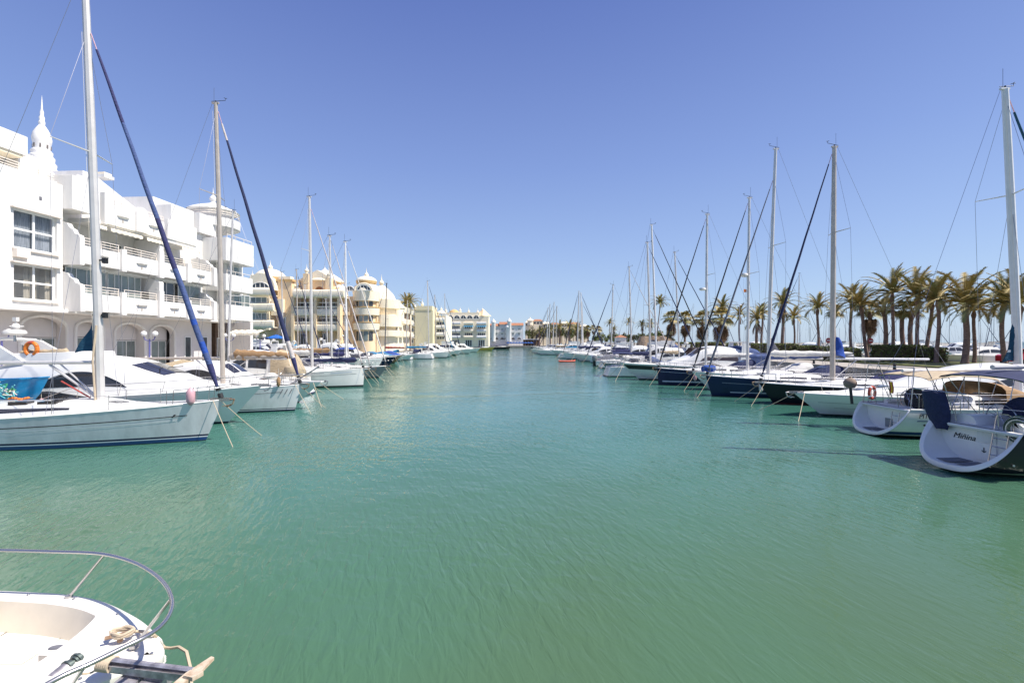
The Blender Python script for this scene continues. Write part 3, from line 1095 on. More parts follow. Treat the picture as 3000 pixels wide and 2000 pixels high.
# ---- near left sloop (starboard side to us, bow to the right)
def ex1(p, h, m0, zc, bz):
    stripe(h, p, BLKSTR, 0.02, 0.93, lambda t, s: s * 0.70 - 0.01, lambda t, s: s * 0.70 + 0.022, name='dark_cove_line')
    stripe(h, p, WHTSTR, 0.02, 0.91, lambda t, s: s * 0.60 - 0.012, lambda t, s: s * 0.60 + 0.02, name='white_cove_line')
    for sd in (1, -1):   # small emblem at the forward end of the line
        g = G()
        a = h.pt(0.9, h.sheer(0.9) * 0.72, sd, 0.02)
        g.prism([(a[0] - 0.08, a[1], a[2] - 0.06), (a[0] - 0.02, a[1], a[2] - 0.06), (a[0] + 0.1, a[1], a[2] + 0.06), (a[0] + 0.02, a[1], a[2] + 0.06)], (0, 0.006 * sd, 0))
        g.build('hull_emblem', BLKSTR, p)
    clew(p, m0 - 0.2, bz + 0.42, bz + 1.95, 0.85, C_DTEAL)
    G().tube([(m0 - 0.1, 0.02, zc + 0.05), (m0 - 2.0, 0, bz - 0.1)], 0.05, 8).build('vang', ALU, p)
    G().tube([(m0 - 0.35, -0.05, zc + 0.1), (m0 - 1.5, -0.05, bz - 0.75)], 0.028, 6).build('vang_tackle', C_RED, p)
    G().tube([(m0 - 0.05, -0.17, zc), (m0 - 0.15, -0.18, zc + 1.6), (m0 - 0.02, -0.17, zc + 3.0)], 0.035, 6).build('halyard_bundle', ROPE, p)
    for z in (zc + 5.6, zc + 3.4):
        g = G(); g.box(m0 - 0.3, m0 + 0.28, -0.03, 0.03, z, z + 0.06); g.box(m0 + 0.12, m0 + 0.26, -0.07, 0.07, z - 0.1, z + 0.12); g.build('mast_light', BLACKP, p)
    # pale blue stripe along the coachroof
    cb = Cab([(-3.2, 1.17, h.sheer(.3) - 0.02, 0.44), (m0 - 0.6, 1.1, h.sheer(.6) - 0.02, 0.38), (m0 + 1.9, 0.72, h.sheer(.78), 0.2)], 0.12)
    for a, b in ((-2.9, -0.6), (-0.4, m0 + 1.5)):
        pass
    fender(p, *[v for v in h.rail(h.L / 2 - 0.25, -0.02, 0.3, -1)], r=0.15, h=0.62, m=PINKF)
    for x in (m0 - 1.2, m0 - 2.3):
        fg = G(); fg.box(x - 0.35, x + 0.35, -0.95, -0.65, zc - 0.08, zc + 0.06); fg.build('roof_hatch', GLASS, p)
    # crane-like steel A frame at the stern
    for sd in (1, -1):
        G().tube([(-h.L / 2 + 0.6, sd * 1.3, h.fs), (-h.L / 2 + 0.4, sd * 1.2, h.fs + 1.9)], 0.03, 6).build('gantry_leg', STEEL, p)
    G().tube([(-h.L / 2 + 0.4, 1.2, h.fs + 1.9), (-h.L / 2 + 0.4, -1.2, h.fs + 1.9)], 0.03, 6).build('gantry_bar', STEEL, p)


h1 = Hull(12.8, 3.9, 1.62, 1.12, 0.72, 0.6, 0.72, sag=0.12)
L1 = sailboat('large grey-white sloop with patchy blue furled genoa, nearest on the left', cxl(650, 18.3, 12.8, 0.72), 18.3, 1, hull=h1, hullm=GEL2,
              bands=[(0.03, BOTTOM), (0.16, ROYAL), (0.2, WHTSTR), (0.27, NAVY)], mx=2.2, zt=18.6, mast_r=0.15, genoa=C_BLUE, gr=0.112, det=2, group=GLm, zsp=[11.6], sw=1.35,
              hounds=0.87, boomz=3.16, boomm=ALU, extra=ex1, mrake=0.62, yaw=1.0, geno_bands=([C_PURP, C_ROYAL], [(0.0, 0.06, 1), (0.09, 0.13, 2), (0.17, 0.2, 2), (0.34, 0.5, 1), (0.78, 1, 1)]))


# ---- near left motor yacht
def ex2(p, h):
    s = h.sheer
    cb = Cab([(-5.3, 1.45, s(.1) - 0.02, 1.35), (-3.4, 1.55, s(.2) - 0.02, 1.75), (-1.2, 1.58, s(.4) - 0.02, 1.88), (1.2, 1.52, s(.6) - 0.03, 1.72), (3.0, 1.3, s(.72) - 0.03, 1.05), (4.6, 0.95, s(.84) - 0.03, 0.42), (5.9, 0.4, s(.94), 0.08)], 0.16)
    cb.build(p, GEL, 'superstructure')
    arc = lambda u: 0.36 + 0.42 * math.sin(PI * u) ** 0.75
    cb.side_patch(p, GLASS, -1.9, 2.2, 0.35, arc, 'side_window', n=20)
    cb.side_patch(p, GLASS, -3.2, 0.6, 0.03, lambda u: 0.04 + 0.21 * min(1, u * 4) * min(1, (1 - u) * 2.2), 'lower_side_window', n=14)
    for a, b in ((-0.34, -0.13), (-0.11, 0.11), (0.13, 0.34)):
        cb.top_patch(p, GLASS, 2.1, 3.5, a, b, 'windscreen', 0.025)
    for side in (1, -1):
        pts = [cb.at(-1.9 + 4.1 * i / 14, side * (1 - 0.5 * (arc(i / 14) + 0.03)), 0.03) for i in range(15)]
        G().tube(pts, 0.03, 5).build('window_trim', GEL, p)
        G().tube([cb.at(2.9, side * 0.1, 0.06), cb.at(3.35, side * 0.28, 0.3)], 0.02, 5).build('wiper', BLACKP, p)
    for sd in (1, -1):      # swept arch
        g = G()
        g.prism([(-3.9, sd * 1.3, 2.9), (-2.6, sd * 1.3, 3.05), (-4.3, sd * 1.2, 4.05), (-5.0, sd * 1.2, 4.15), (-5.3, sd * 1.2, 3.9)], (0, -sd * 0.14, 0))
        g.build('arch_leg', GEL, p)
    g = G(); g.tube([(-4.75, -1.25, 4.06), (-4.75, 0, 4.14), (-4.75, 1.25, 4.06)], 0.14, 8, ry=0.6); g.build('radar_arch', GEL, p)
    radome(p, -4.2, -0.2, 4.32, 0.42)
    G().tube([(-4.2, -0.2, 4.0), (-4.2, -0.2, 4.35)], 0.06, 6).build('dome_stand', STEEL, p)
    g = G()
    g.lathe([(0.02, 4.55), (0.12, 4.6), (0.17, 4.72), (0.12, 4.86), (0.02, 4.92)], 12, (-4.75, 0.35))
    g.tube([(-4.75, 0.35, 4.1), (-4.75, 0.35, 5.15)], 0.035, 6); g.tube([(-4.9, 0.2, 4.75), (-4.5, 0.5, 4.75)], 0.03, 6)
    g.box(-4.85, -4.65, 0.28, 0.42, 5.0, 5.2)
    g.build('light_mast', WHITEF, p)
    G().tube([(-4.6, -1.1, 4.1), (-5.6, -1.1, 6.6)], 0.03, 6).build('whip_antenna', WHITEF, p)
    fb = G()
    ring = cat([(-3.4, -1.15, 3.1), (-1.4, -1.2, 3.15), (-0.2, -0.9, 3.2), (0.2, 0, 3.2), (-0.2, 0.9, 3.2), (-1.4, 1.2, 3.15), (-3.4, 1.15, 3.1)], 5)
    fb.grid([[(q[0], q[1], q[2] - 0.1) for q in ring], [(q[0] - 0.1, q[1] * 0.95, q[2] + 0.32) for q in ring], [(q[0] - 0.2, q[1] * 0.85, q[2] + 0.34) for q in ring], [(q[0] - 0.2, q[1] * 0.82, q[2]) for q in ring]])
    fb.build('flybridge_coaming', GEL, p)
    boom_cover(p, -0.9, -3.2, 3.42, 3.4, 0.12, C_BEIGE, 'rolled_cushion_cover', y=-0.9)
    fender(p, *h.rail(-1.0, -0.05, -0.1, -1), r=0.17, h=0.34, m=PINKF)
    for x in (-4.8, -3.6, -2.3):
        G().tube([h.rail(x, 0.08, 0, -1), h.rail(x, 0.08, 0.55, -1)], 0.014, 5).build('rail_post', STEEL, p)


h2 = Hull(12.0, 4.0, 1.83, 1.25, 1.7, 0, 0.9, flare=0.55, full=2.5, sag=0.05)
L2 = motorboat('white motor yacht with arched dark side window, just behind the nearest left sloop', cxl(768, 22.3, 12.0, 1.7), 22.3, 1, hull=h2, style='none', det=2, group=GLm, extra=ex2, arch=False, bands=[(0.04, BOTTOM), (0.1, NAVY)], ropes=False)
thing('lifebuoy', 'orange horseshoe lifebuoy hanging on the arch of the white motor yacht on the left', 'lifebuoy', (X(92, 21.2), 21.2, Z(1022, 21.2)))
lb = bpy.data.objects['lifebuoy']
pts = [(0.27 * math.cos(a), 0, 0.3 * math.sin(a)) for a in [R(-60 + 300 * k / 14) for k in range(15)]]
for k in range(0, 14, 2):
    G().tube(pts[k:k + 3], 0.085, 8).build('foam_section', ORANGE if k != 6 else REDP, lb)


# ---- third boat on the left: white sloop with navy genoa
def ex3(p, h, m0, zc, bz):
    stripe(h, p, BLKSTR, 0.55, 0.93, lambda t, s: s * 0.78, lambda t, s: s * 0.78 + 0.02, name='dark_cove_line')
    for k in range(3):      # dark anchor-chafe marks near the stem
        a = h.pt(0.93 + 0.018 * k, h.fb * 0.86, -1, 0.012)
        G().tube([a, (a[0] - 0.14, a[1] - 0.035, a[2] - 0.28)], 0.022, 4).build('bow_mark', C_GREY, p)
    g = G()
    g.tube([h.rail(5.2, 0.1, 0.0, 1), (h.L / 2 + 1.35, 0.15, h.fb + 1.05)], 0.045, 6)
    g.build('passerelle_pole', GALV, p)
    pl = G(); pl.box(h.L / 2 - 1.6, h.L / 2 + 1.35, 0.35, 0.85, h.fb + 0.1, h.fb + 0.16); pl.build('gangplank', GEL, p)
    q = h.rail(h.L / 2 - 0.6, -0.1, 0, -1)
    fender(p, q[0], q[1], q[2] + 0.3, 0.11, 0.5, m=C_TAN)


h3 = Hull(11.5, 3.7, 1.5, 1.1, 0.42, 0.5, 0.72)
L3 = sailboat('white sloop with navy furled genoa and gangplank at its bow, third on the left', cxl(885, 26.3, 11.5, 0.42), 26.3, 1, hull=h3, hullm=GEL2, bands=[(0.04, BOTTOM), (0.11, NAVY), (0.15, WHTSTR), (0.2, NAVY)],
              mx=1.6, zt=17.75, mast_r=0.13, mastm=ALUD, genoa=C_NAVY, gr=0.13, det=2, group=GLm, zsp=[12.4], sw=1.1, hounds=0.97, boomz=3.05, extra=ex3, mrake=0.42, fend=3, hood=C_BEIGE,
              geno_bands=([C_PALE, C_PURP], [(0.93, 1.0, 1), (0.06, 0.12, 1), (0.0, 0.06, 2)]))

motorboat('white motor cruiser with sharply pointed bow and beige cockpit cover, beside the third left sloop', cxl(942, 29.9, 9.8, 1.5), 29.9, 1, L=9.8, B=3.4, fb=1.35, fs=0.95, rake=1.5, roof=2.75, det=2, group=GLm, canopy_m=C_BEIGE, bands=[(0.05, BOTTOM)], arch=False, fend=2)


def ex4(p, h, m0, zc, bz):
    g = G(); g.lathe([(0.05, 0), (0.5, 0.05), (0.62, 0.35), (0.5, 0.7), (0.05, 0.8)], 14)
    o = g.build('round_beige_cover', C_BEIGE, p, loc=(-h.L / 2 + 1.0, 0.4, h.fs + 0.35))
    g = G(); g.lathe([(0.05, 0), (0.45, 0.05), (0.5, 0.3), (0.3, 0.5), (0.05, 0.55)], 14)
    g.build('winch_cover', C_WHITE, p, loc=(-h.L / 2 + 2.2, 1.1, h.fs + 0.1))
    boom_cover(p, m0 - 0.3, m0 - 5.0, bz + 0.1, bz + 0.02, 0.27, C_TAN, 'brown_sail_bundle', y=-0.1)


sailboat('stern-out white sloop with thin mast and long grey-tan sail bundle on its boom', X(903, 34) - 5.5, 34, -1, L=11, zt=13.7, mast_r=0.085, cover=C_GREYT, det=2, group=GLm, mx=5.5 - (X(903, 34) - X(706, 34)) + 0.0, boomz=2.75, extra=ex4, genoa=None, mrake=0.35, spread=1, sw=0.9, bim=None, hood=None)


def ex5(p, h, m0, zc, bz):
    stripe(h, p, BLKSTR, 0.4, 0.95, lambda t, s: s * 0.74, lambda t, s: s * 0.74 + 0.022, name='dark_cove_line')
    stripe(h, p, MAUVE, 0.78, 0.92, lambda t, s: s * 0.86, lambda t, s: s * 0.86 + 0.05, name='faded_name_lettering')
    boom_cover(p, m0 + 3.8, m0 - 0.8, zc + 0.55, zc + 0.5, 0.16, C_NAVY, 'navy_sail_bundle', y=0.5)


sailboat('white plumb-bowed sloop with pale furled genoa, fully visible in the left row', cxl(1068, 40.4, 11.2, 0.12), 40.4, 1, L=11.2, B=3.8, fb=1.6, fs=1.25, rake=0.12, zt=16.8, mast_r=0.13, genoa=C_PALE, gr=0.075,
         mx=5.72 - 4.65, det=2, group=GLm, zsp=[12.0], sw=1.0, hounds=0.93, boomz=2.9, cover=C_WHITE, extra=ex5, bands=[(0.04, BOTTOM), (0.16, BLKSTR)], mrake=0.25)
sailboat('weathered sloop with brown sail cover, behind the plumb-bowed white sloop', cxl(1090, 45, 11, 0.9), 45, 1, L=11, rake=0.9, fb=1.3, hullm=GREYHULL, zt=14.4, mast_r=0.1, mastm=ALU, genoa=C_PALE, gr=0.07,
         mx=6.4 - (X(1090, 45) - X(972, 45)), det=1, group=GLm, cover=C_TAN, mrake=0.2, zsp=[10.6], boomz=3.0)
sailboat('grey sloop with charcoal sprayhood and white mast, last of the near left group', cxl(1136, 50, 11, 1.0), 50, 1, L=11, rake=1.0, fb=1.3, hullm=GREYHULL, zt=14.9, mast_r=0.1, mastm=ALUW, genoa=C_WHITE, gr=0.07,
         mx=6.5 - (X(1136, 50) - X(988, 50)) + 1.0, det=1, group=GLm, hood=C_GREY, bim=C_GREY, cover=C_PURP, mrake=0.1)
motorboat('small cream tender with dark outboard engine, off the last near left bow', X(1112, 55) - 1.7, 55, 1, L=3.6, B=1.5, fb=0.6, fs=0.45, rake=0.4, hullm=CREAMGEL, style='none', rails=False, det=1, group=GLm, name='tender', arch=False, ropes=False, bands=[(0.05, BOTTOM)])

# boats in the side basin in front of the cream palace
IB = 'boats in the side basin before the cream building'
sailboat('sloop with slender mast in the side basin, left of the twin masts', X(822, 74), 74, 1, L=10, zt=15.2, mast_r=0.1, det=1, group=IB, mx=0.5, yaw=60, cover=C_NAVY, vane=True)
sailboat('sloop with bronze mast and royal blue cover in the side basin, right of its neighbour', X(866, 70), 70, 1, L=10, zt=15.0, mast_r=0.1, mastm=ALUD, det=1, group=IB, mx=0.5, yaw=70, cover=C_ROYAL, vane=True)
motorboat('large white cabin cruiser moored in the side basin under the round turret wing', X(780, 78), 78, 1, L=12, fb=1.7, roof=3.9, style='flybridge', det=1, group=IB, yaw=-10, radar=True)
motorboat('white cruiser with navy cockpit cover in the side basin', X(930, 66), 66, 1, L=9, roof=2.8, canopy_m=C_NAVY, det=1, group=IB, yaw=5)
motorboat('navy-hulled cruiser with blue awning, right end of the side basin', X(1060, 76), 76, 1, L=9, hullm=NAVY2, roof=3.0, canopy_m=C_ROYAL, style='open', det=1, group=IB, yaw=0)
motorboat('brown-hulled old launch behind the navy cruiser', X(1088, 84), 84, 1, L=8.5, hullm=C_TAN, roof=2.6, style='open', det=1, group=IB, yaw=0)
motorboat('small boat under a turquoise tarpaulin, first after the side basin', X(1128, 93), 93, 1, L=6, B=2.2, fb=1.1, fs=0.8, style='covered', canopy_m=C_TEAL, rails=False, det=0, group=IB)
sailboat('sloop with white boom and beige cover deep in the side basin', X(952, 86), 86, 1, L=10, zt=12.0, mast_r=0.08, det=1, group=IB, mx=0.5, yaw=20, cover=C_BEIGE, vane=False)

motorboat('white cruiser with tall beige canopy, wedged before the plumb-bowed white sloop', X(905, 37.2) - 5.2, 37.2, -1, L=9.5, B=3.1, roof=3.3, canopy_m=C_BEIGE, det=1, group=GLm, fend=2)
ib = [(640, 66, 'm', C_NAVY, 'white cruiser with navy cover, leftmost in the side basin'), (700, 70, 's', C_BEIGE, 'sloop with beige boom cover near the left end of the side basin'), (735, 88, 'm', None, 'white cruiser at the back of the side basin under the left wing'),
      (800, 67, 'c', C_ROYAL, 'small boat under royal blue tarpaulin in the side basin'), (845, 80, 'm', C_NAVY, 'white cruiser with navy cover at the middle of the side basin'), (890, 74, 's', C_WHITE, 'sloop with white boom cover at the middle of the side basin'),
      (905, 90, 'm', C_TEAL, 'white cruiser with turquoise awning at the back of the side basin'), (955, 72, 'c', C_NAVY, 'small boat under navy tarpaulin in the side basin'), (985, 80, 'm', None, 'white cruiser with bare roof right of the navy tarpaulin boat'),
      (1010, 68, 's', C_NAVY, 'sloop with navy boom cover, nearest at the right of the side basin'), (1030, 88, 'm', C_BEIGE, 'white cruiser with beige cover at the back right of the side basin'), (1098, 91, 'c', C_TEAL, 'larger boat under turquoise tarpaulin beside the side basin mouth'),
      (1150, 97, 'c', C_ROYAL, 'boat under blue tarpaulin directly left of the far left row')]
for k, (px, d, ty_, cv, lab) in enumerate(ib):
    yw = (k * 53) % 70 - 20
    if ty_ == 'm':
        motorboat(lab, X(px, d), d, 1, L=9, B=3.1, roof=3.4 + 0.2 * (k % 3), canopy_m=cv, det=1, group=IB, yaw=yw * 0.3, style='flybridge' if k % 2 else 'cruiser', ropes=False, radar=k % 2 == 0)
    elif ty_ == 's':
        sailboat(lab, X(px, d), d, 1, L=9.5, B=3.1, zt=[12.5, 14.0, 13.2][k % 3], mast_r=0.08, det=1, group=IB, mx=0.5, yaw=yw * 0.4, cover=cv, genoa=None, ropes=False)
    else:
        motorboat(lab, X(px, d), d, 1, L=6.5, B=2.4, fb=1.2, fs=0.9, style='covered', canopy_m=cv, rails=False, det=0, group=IB, yaw=yw * 0.3)
rb = [(1830, 66.3, 2.1, C_WHITE, 'low boat with white cover beside the grey-hulled boat'), (1800, 71.5, 2.6, C_BLUE, 'white cruiser with faded blue canopy, right of the outboard boat'), (1752, 77.4, 2.3, C_NAVY, 'white cruiser with navy canopy just behind the outboard boat'),
      (1722, 94, 2.4, None, 'white flybridge cruiser between the far palms and the day boat'), (1665, 106, 2.4, C_NAVY, 'white cruiser with navy canopy between the close masts'), (1650, 112, 2.5, None, 'white cruiser with bare roof between the close masts'),
      (1640, 125.5, 2.6, C_BEIGE, 'white cruiser with beige canopy behind the close masts'), (1612, 141, 2.6, None, 'white cruiser between the four far masts')]
for k, (px, d, dz, cv, lab) in enumerate(rb):
    motorboat(lab, cxr(px, d, 9.5, 1.3), d, -1, L=9.5, B=3.0, roof=dz + 1.0, canopy_m=cv, det=1 if d < 80 else 0, group=GRm, style='flybridge' if k % 2 else 'cruiser', ropes=False, radar=k % 3 == 0)
ash = motorboat('white cabin boat with dark windows standing ashore near the widest palm', X(2862, 45), 45, -1, L=6.6, B=2.4, fb=0.95, fs=0.8, rake=0.8, roof=1.75, det=1, group='boat ashore', ropes=False, rails=False, bands=[])
ash.location.z = 1.75

# the far part of the left row
def oblique(tex, *a, **k): return sailboat(tex, *a, **k)


sailboat('white stern-out yacht with red sail cover, nearest of the far left row', X(1207, 101) - 5, 101, -1, L=10, zt=16.8, mast_r=0.12, mastm=CARBON, cover=C_RED, det=1, group=GLm, mx=1.0, hood=C_TEAL, transom='white', hullm=GEL2)
sailboat('white stern-out yacht with turquoise boom cover, second of the far left row', X(1270, 106) - 5, 106, -1, L=10, zt=13.5, mast_r=0.09, cover=C_TEAL, det=1, group=GLm, transom='white', hullm=GEL2, hood=C_NAVY)
sailboat('white bow-out yacht with tall alloy mast, where the far left row juts out furthest', cxl(1315, 112, 11, 0.6), 112, 1, L=11, zt=18.8, mast_r=0.13, cover=C_NAVY, det=1, group=GLm, genoa=C_NAVY, mx=6.1 - 4.9, hood=C_NAVY, bands=[(0.05, BOTTOM), (0.2, NAVY)])
motorboat('white cruiser with beige roof beside the tall-masted far left yacht', cxl(1330, 118, 9, 1.3), 118, 1, L=9, roof=3.0, det=0, group=GLm)
sailboat('slender-masted yacht between two white cruisers in the far left row', cxl(1327, 123, 11, 0.6), 123, 1, L=11, zt=16.5, mast_r=0.12, mastm=ALUD, det=0, group=GLm, cover=C_BLACK, genoa=C_TEAL, vane=False)
motorboat('pointed white cruiser with dark green bottom in the far left row', cxl(1352, 131, 11, 1.6), 131, 1, L=11, roof=3.4, det=0, group=GLm, bands=[(0.1, BOTTOM), (0.35, mat('green_bottom', (0.02, 0.12, 0.08), 0.4))])
sailboat('yacht with the second of two thin masts in the far left row', cxl(1350, 139, 11, 0.6), 139, 1, L=11, zt=18.5, mast_r=0.11, det=0, group=GLm, cover=C_NAVY, vane=False)
motorboat('white cruiser with steep windscreen, third from the end of the far left row', cxl(1388, 152, 11, 1.6), 152, 1, L=11, roof=3.6, style='flybridge', det=0, group=GLm)
motorboat('small white launch, second from the end of the far left row', cxl(1405, 170, 9, 1.2), 170, 1, L=9, roof=3.2, det=0, group=GLm)
motorboat('yellow-hulled harbour boat at the end of the far left row', cxl(1440, 205, 7, 1.0), 205, 1, L=9, hullm=mat('yellow_paint', (0.6, 0.4, 0.06), 0.5), roof=2.6, style='open', det=0, group=GLm)
motorboat('dark launch lying across the far end of the channel', X(1462, 235), 235, 1, L=10, hullm=BLACKHULL, roof=2.5, style='open', det=0, group=GLm)

# ---------------------------------------------------------------- right row
def bowl(h, p, m, z_rim=0.14, xb=1.15, floor_m=GREYP):
    """open reverse transom: rim, hollow and back wall"""
    top = h.fs
    half = []
    N = 16
    for k in range(1, N + 1):
        z = 0.03 + (top - 0.03) * (k / N) ** 2.0
        q = h.pt(0, z, 1, 0.0)
        half.append((q[0] - 0.01, q[1], q[2]))
    half = [(h.pt(0, 0.03)[0] - 0.01, 0.0, 0.03)] + half
    outer = half + [(q[0], -q[1], q[2]) for q in half[:0:-1]]
    cy, cz = 0.0, top * 0.62
    def shrink(q, k, kz):
        return (q[0] + 0.0, q[1] * k, cz + (q[2] - cz) * kz)
    n = len(outer)
    r1 = [(q[0] - 0.04, q[1] * 1.015, q[2]) for q in outer]
    r2 = [(q[0] - 0.06, *shrink(q, 0.96, 0.93)[1:]) for q in outer]
    r3 = [(q[0] - 0.02, *shrink(q, 0.90, 0.80)[1:]) for q in outer]
    g = G()
    g.grid([outer, r1, r2, r3], closed=True)
    g.build('transom_rim', m, p, sharp=60)
    xw = -h.L / 2 + xb
    back = [(xw, q[1] * 0.97, max(q[2], r3[0][2])) for q in r3]
    g = G(); g.grid([r3, back], closed=True)
    g.build('transom_well', m, p, sharp=50)
    nb = len(half)
    g = G(); g.grid([[back[k], back[-k]] for k in range(1, nb)] ); g.poly([back[1], back[0], back[-1]]); g.build('transom_bulkhead', m, p, sharp=60)
    zf = r3[0][2] + 0.02
    ring = [q for q in r3 if q[2] < zf + 0.16]
    w = min(h.B / 2 * 0.52, 0.9)
    x0 = r3[0][0] + 0.12
    for k in range(2):
        y0 = -w + k * (w + 0.05)
        g = G(); g.box(x0 + 0.1, xw - 0.12, y0, y0 + w - 0.08, zf + 0.01, zf + 0.03)
        g.build('step_pad', floor_m, p)
    return xw, zf


def exR1(p, h, m0, zc, bz):
    xw, zf = bowl(h, p, GEL, xb=1.12)
    M = lambda y, z, x=None: Matrix.Translation((xw - 0.012 if x is None else x, y, z)) @ Matrix(((0, 0, -1, 0), (-1, 0, 0, 0), (0, 1, 0, 0), (0, 0, 0, 1)))
    text('Miñina', 0.25, 'name_lettering', BLKSTR, p, M(0.74, 0.84), shear=0.35)
    zt_ = h.fs
    # central gate with seat behind it, raised on the bulkhead
    g = G(); g.box(xw - 0.05, xw, -0.52, 0.06, zf + 0.1, zf + 0.62); g.build('locker_door', GEL, p)
    g = G(); g.box(xw - 0.03, xw + 0.01, -0.5, 0.02, zf + 0.66, zt_ - 0.02); g.build('gate_opening', GEL2, p)
    a = G(); a.tube([(xw - 0.06, -0.2, zf + 0.36), (xw - 0.06, -0.2, zf + 0.5)], 0.012, 5); a.tube([(xw - 0.06, -0.26, zf + 0.4), (xw - 0.06, -0.2, zf + 0.35), (xw - 0.06, -0.14, zf + 0.4)], 0.012, 5)
    a.build('anchor_emblem', BLACKP, p)
    # raised coaming behind the bulkhead
    g = G()
    arcp = cat([(xw + 0.05, 1.15, zt_), (xw + 0.1, 1.0, zt_ + 0.22), (xw + 0.1, 0.3, zt_ + 0.28), (xw + 0.1, 0.1, zt_ - 0.05)], 4)
    g.prism([*arcp, (xw + 0.1, 0.1, zt_ - 0.3), (xw + 0.05, 1.15, zt_ - 0.3)], (1.6, 0, 0)); g.build('stern_seat', GEL, p)
    arcp = [(q[0], -q[1] - 0.3 * 0, q[2]) for q in arcp]
    arcp = [(q[0], q[1] - 0.42 * (1 if abs(q[1]) < 0.5 else 0), q[2]) for q in arcp]
    g = G(); g.prism([*arcp, (xw + 0.1, -0.52, zt_ - 0.3), (xw + 0.05, -1.15, zt_ - 0.3)], (1.6, 0, 0)); g.build('stern_seat', GEL, p)
    # boarding ladder
    for y in (-0.5, -0.9):
        G().tube([(xw - 0.3, y, zf + 0.03), (xw - 0.12, y, zf + 1.0)], 0.02, 6).build('ladder_rail', STEEL, p)
    for k in range(4):
        u = 0.08 + k * 0.26
        G().tube([(xw - 0.3 + 0.18 * u, -0.5, zf + 0.05 + 0.95 * u), (xw - 0.3 + 0.18 * u, -0.9, zf + 0.05 + 0.95 * u)], 0.015, 6).build('ladder_rung', STEEL, p)
    G().tube(cat([(xw - 0.1, -0.5, zt_ - 0.1), (xw, -0.5, zt_ + 0.38), (xw, -0.6, zt_ + 0.46), (xw, -0.88, zt_ + 0.44), (xw, -0.92, zt_)], 3), 0.018, 6).build('grab_rail', STEEL, p)
    # hose coil
    g = G()
    rr = random.Random(3)
    for k in range(9):
        rad = 0.25 + 0.02 * k * (0.8 + 0.4 * rr.random())
        cx_, cz_ = rr.uniform(-0.02, 0.02), rr.uniform(-0.03, 0.03)
        g.tube([(xw - 0.06 - 0.012 * (k % 4), -1.12 + cx_ + rad * math.cos(a), zt_ + 0.08 + cz_ + rad * math.sin(a)) for a in [j * PI / 12 for j in range(24)]], 0.016, 6, closed=True, m=1 if k in (3, 6) else 0)
    g.build('hose_coil', [ROPED, ROPEW], p)
    rope(p, (xw - 0.1, -1.0, zt_ - 0.2), (xw - 0.08, -0.98, zf + 0.2), 0, 0.014, ROPED, 'loose_hose', n=8)
    # wheel cover
    g = G()
    g.tube([(xw + 1.35, -0.2, h.fs + 0.3), (xw + 1.5, -0.2, h.fs + 0.3)], [0.62, 0.58], 24, ry=1.0)
    g.build('wheel_cover', C_NAVY, p, sharp=30)
    # bimini and hood
    canopy(p, xw + 0.0, xw + 3.0, 1.22, h.fs + 1.72, C_NAVY, zb=h.fs + 0.1, rise=0.16, droop=0.13)
    canopy(p, xw + 3.1, xw + 4.9, 1.2, h.fs + 1.45, C_BLACK, 'sprayhood_roof', zb=h.fs + 0.2, frames=False, rise=0.5, droop=0.4)
    for sd in (1, -1):
        G().tube([(xw + 0.2, sd * 1.12, h.fs), (xw + 0.9, sd * 1.15, h.fs + 1.45)], 0.014, 5).build('hoop', STEEL, p)
        G().tube([(xw + 1.5, sd * 1.12, h.fs), (xw + 0.3, sd * 1.15, h.fs + 1.4)], 0.014, 5).build('hoop', STEEL, p)
    # folded blue bag hanging on the far quarter
    g = G()
    rows = []
    for i in range(9):
        u = i / 8
        z = h.fs + 0.95 - 1.2 * u
        w = (0.36 + 0.1 * math.sin(u * 2.5)) * (1 - 0.55 * u ** 3)
        rows.append([(xw - 0.3 + 0.3 * u * 0.5 + 0.17 * math.sin(a) * (1 - 0.4 * u), 1.12 + w * math.cos(a) - 0.14 * u, z + 0.03 * math.sin(3 * a + i)) for a in [k * PI / 6 for k in range(12)]])
    g.grid(rows, closed=True); g.poly(rows[0][::-1]); g.poly(rows[-1])
    g.build('hanging_blue_bag', C_NAVY, p, sharp=70)
    G().tube([(xw - 0.3, 0.1, h.fs + 0.98), (xw - 0.35, 1.75, h.fs + 1.0)], 0.02, 6).build('bag_pole', STEEL, p)
    for k, (x, y, z) in enumerate([(-0.55, -1.35, 0.3)]):
        G().tube([(-h.L / 2 + 0.7, -1.2, 0.45), (-h.L / 2 + 0.66, -1.28, 0.45)], 0.03, 8).build('through_hull', STEEL, p)
    rope(p, (-h.L / 2 + 1.6, -1.36, 0.9), (-h.L / 2 + 0.6, -3.4, -0.1), 0.05, 0.02)


hR1 = Hull(10.6, 2.8, 1.45, 1.32, 0.5, 0.95, 0.93, flare=0.25, sag=0.0, rd=1.0)
sailboat('black-hulled yacht with white scoop stern lettered Miñina, nearest on the right', 13.35 + 5.3, 14.5, 1, hull=hR1, hullm=BLACKHULL, bands=[(0.05, BOTTOM), (0.11, mat('pale_green_stripe', (0.4, 0.5, 0.35), 0.5))], mx=0.4, zt=15.5, mast_r=0.1,
         det=2, group=GRm, transom='bowl', extra=exR1, ropes=False, boomz=3.2, yaw=5, cover=None, genoa=C_NAVY, backstay=False).location.z = 0.05


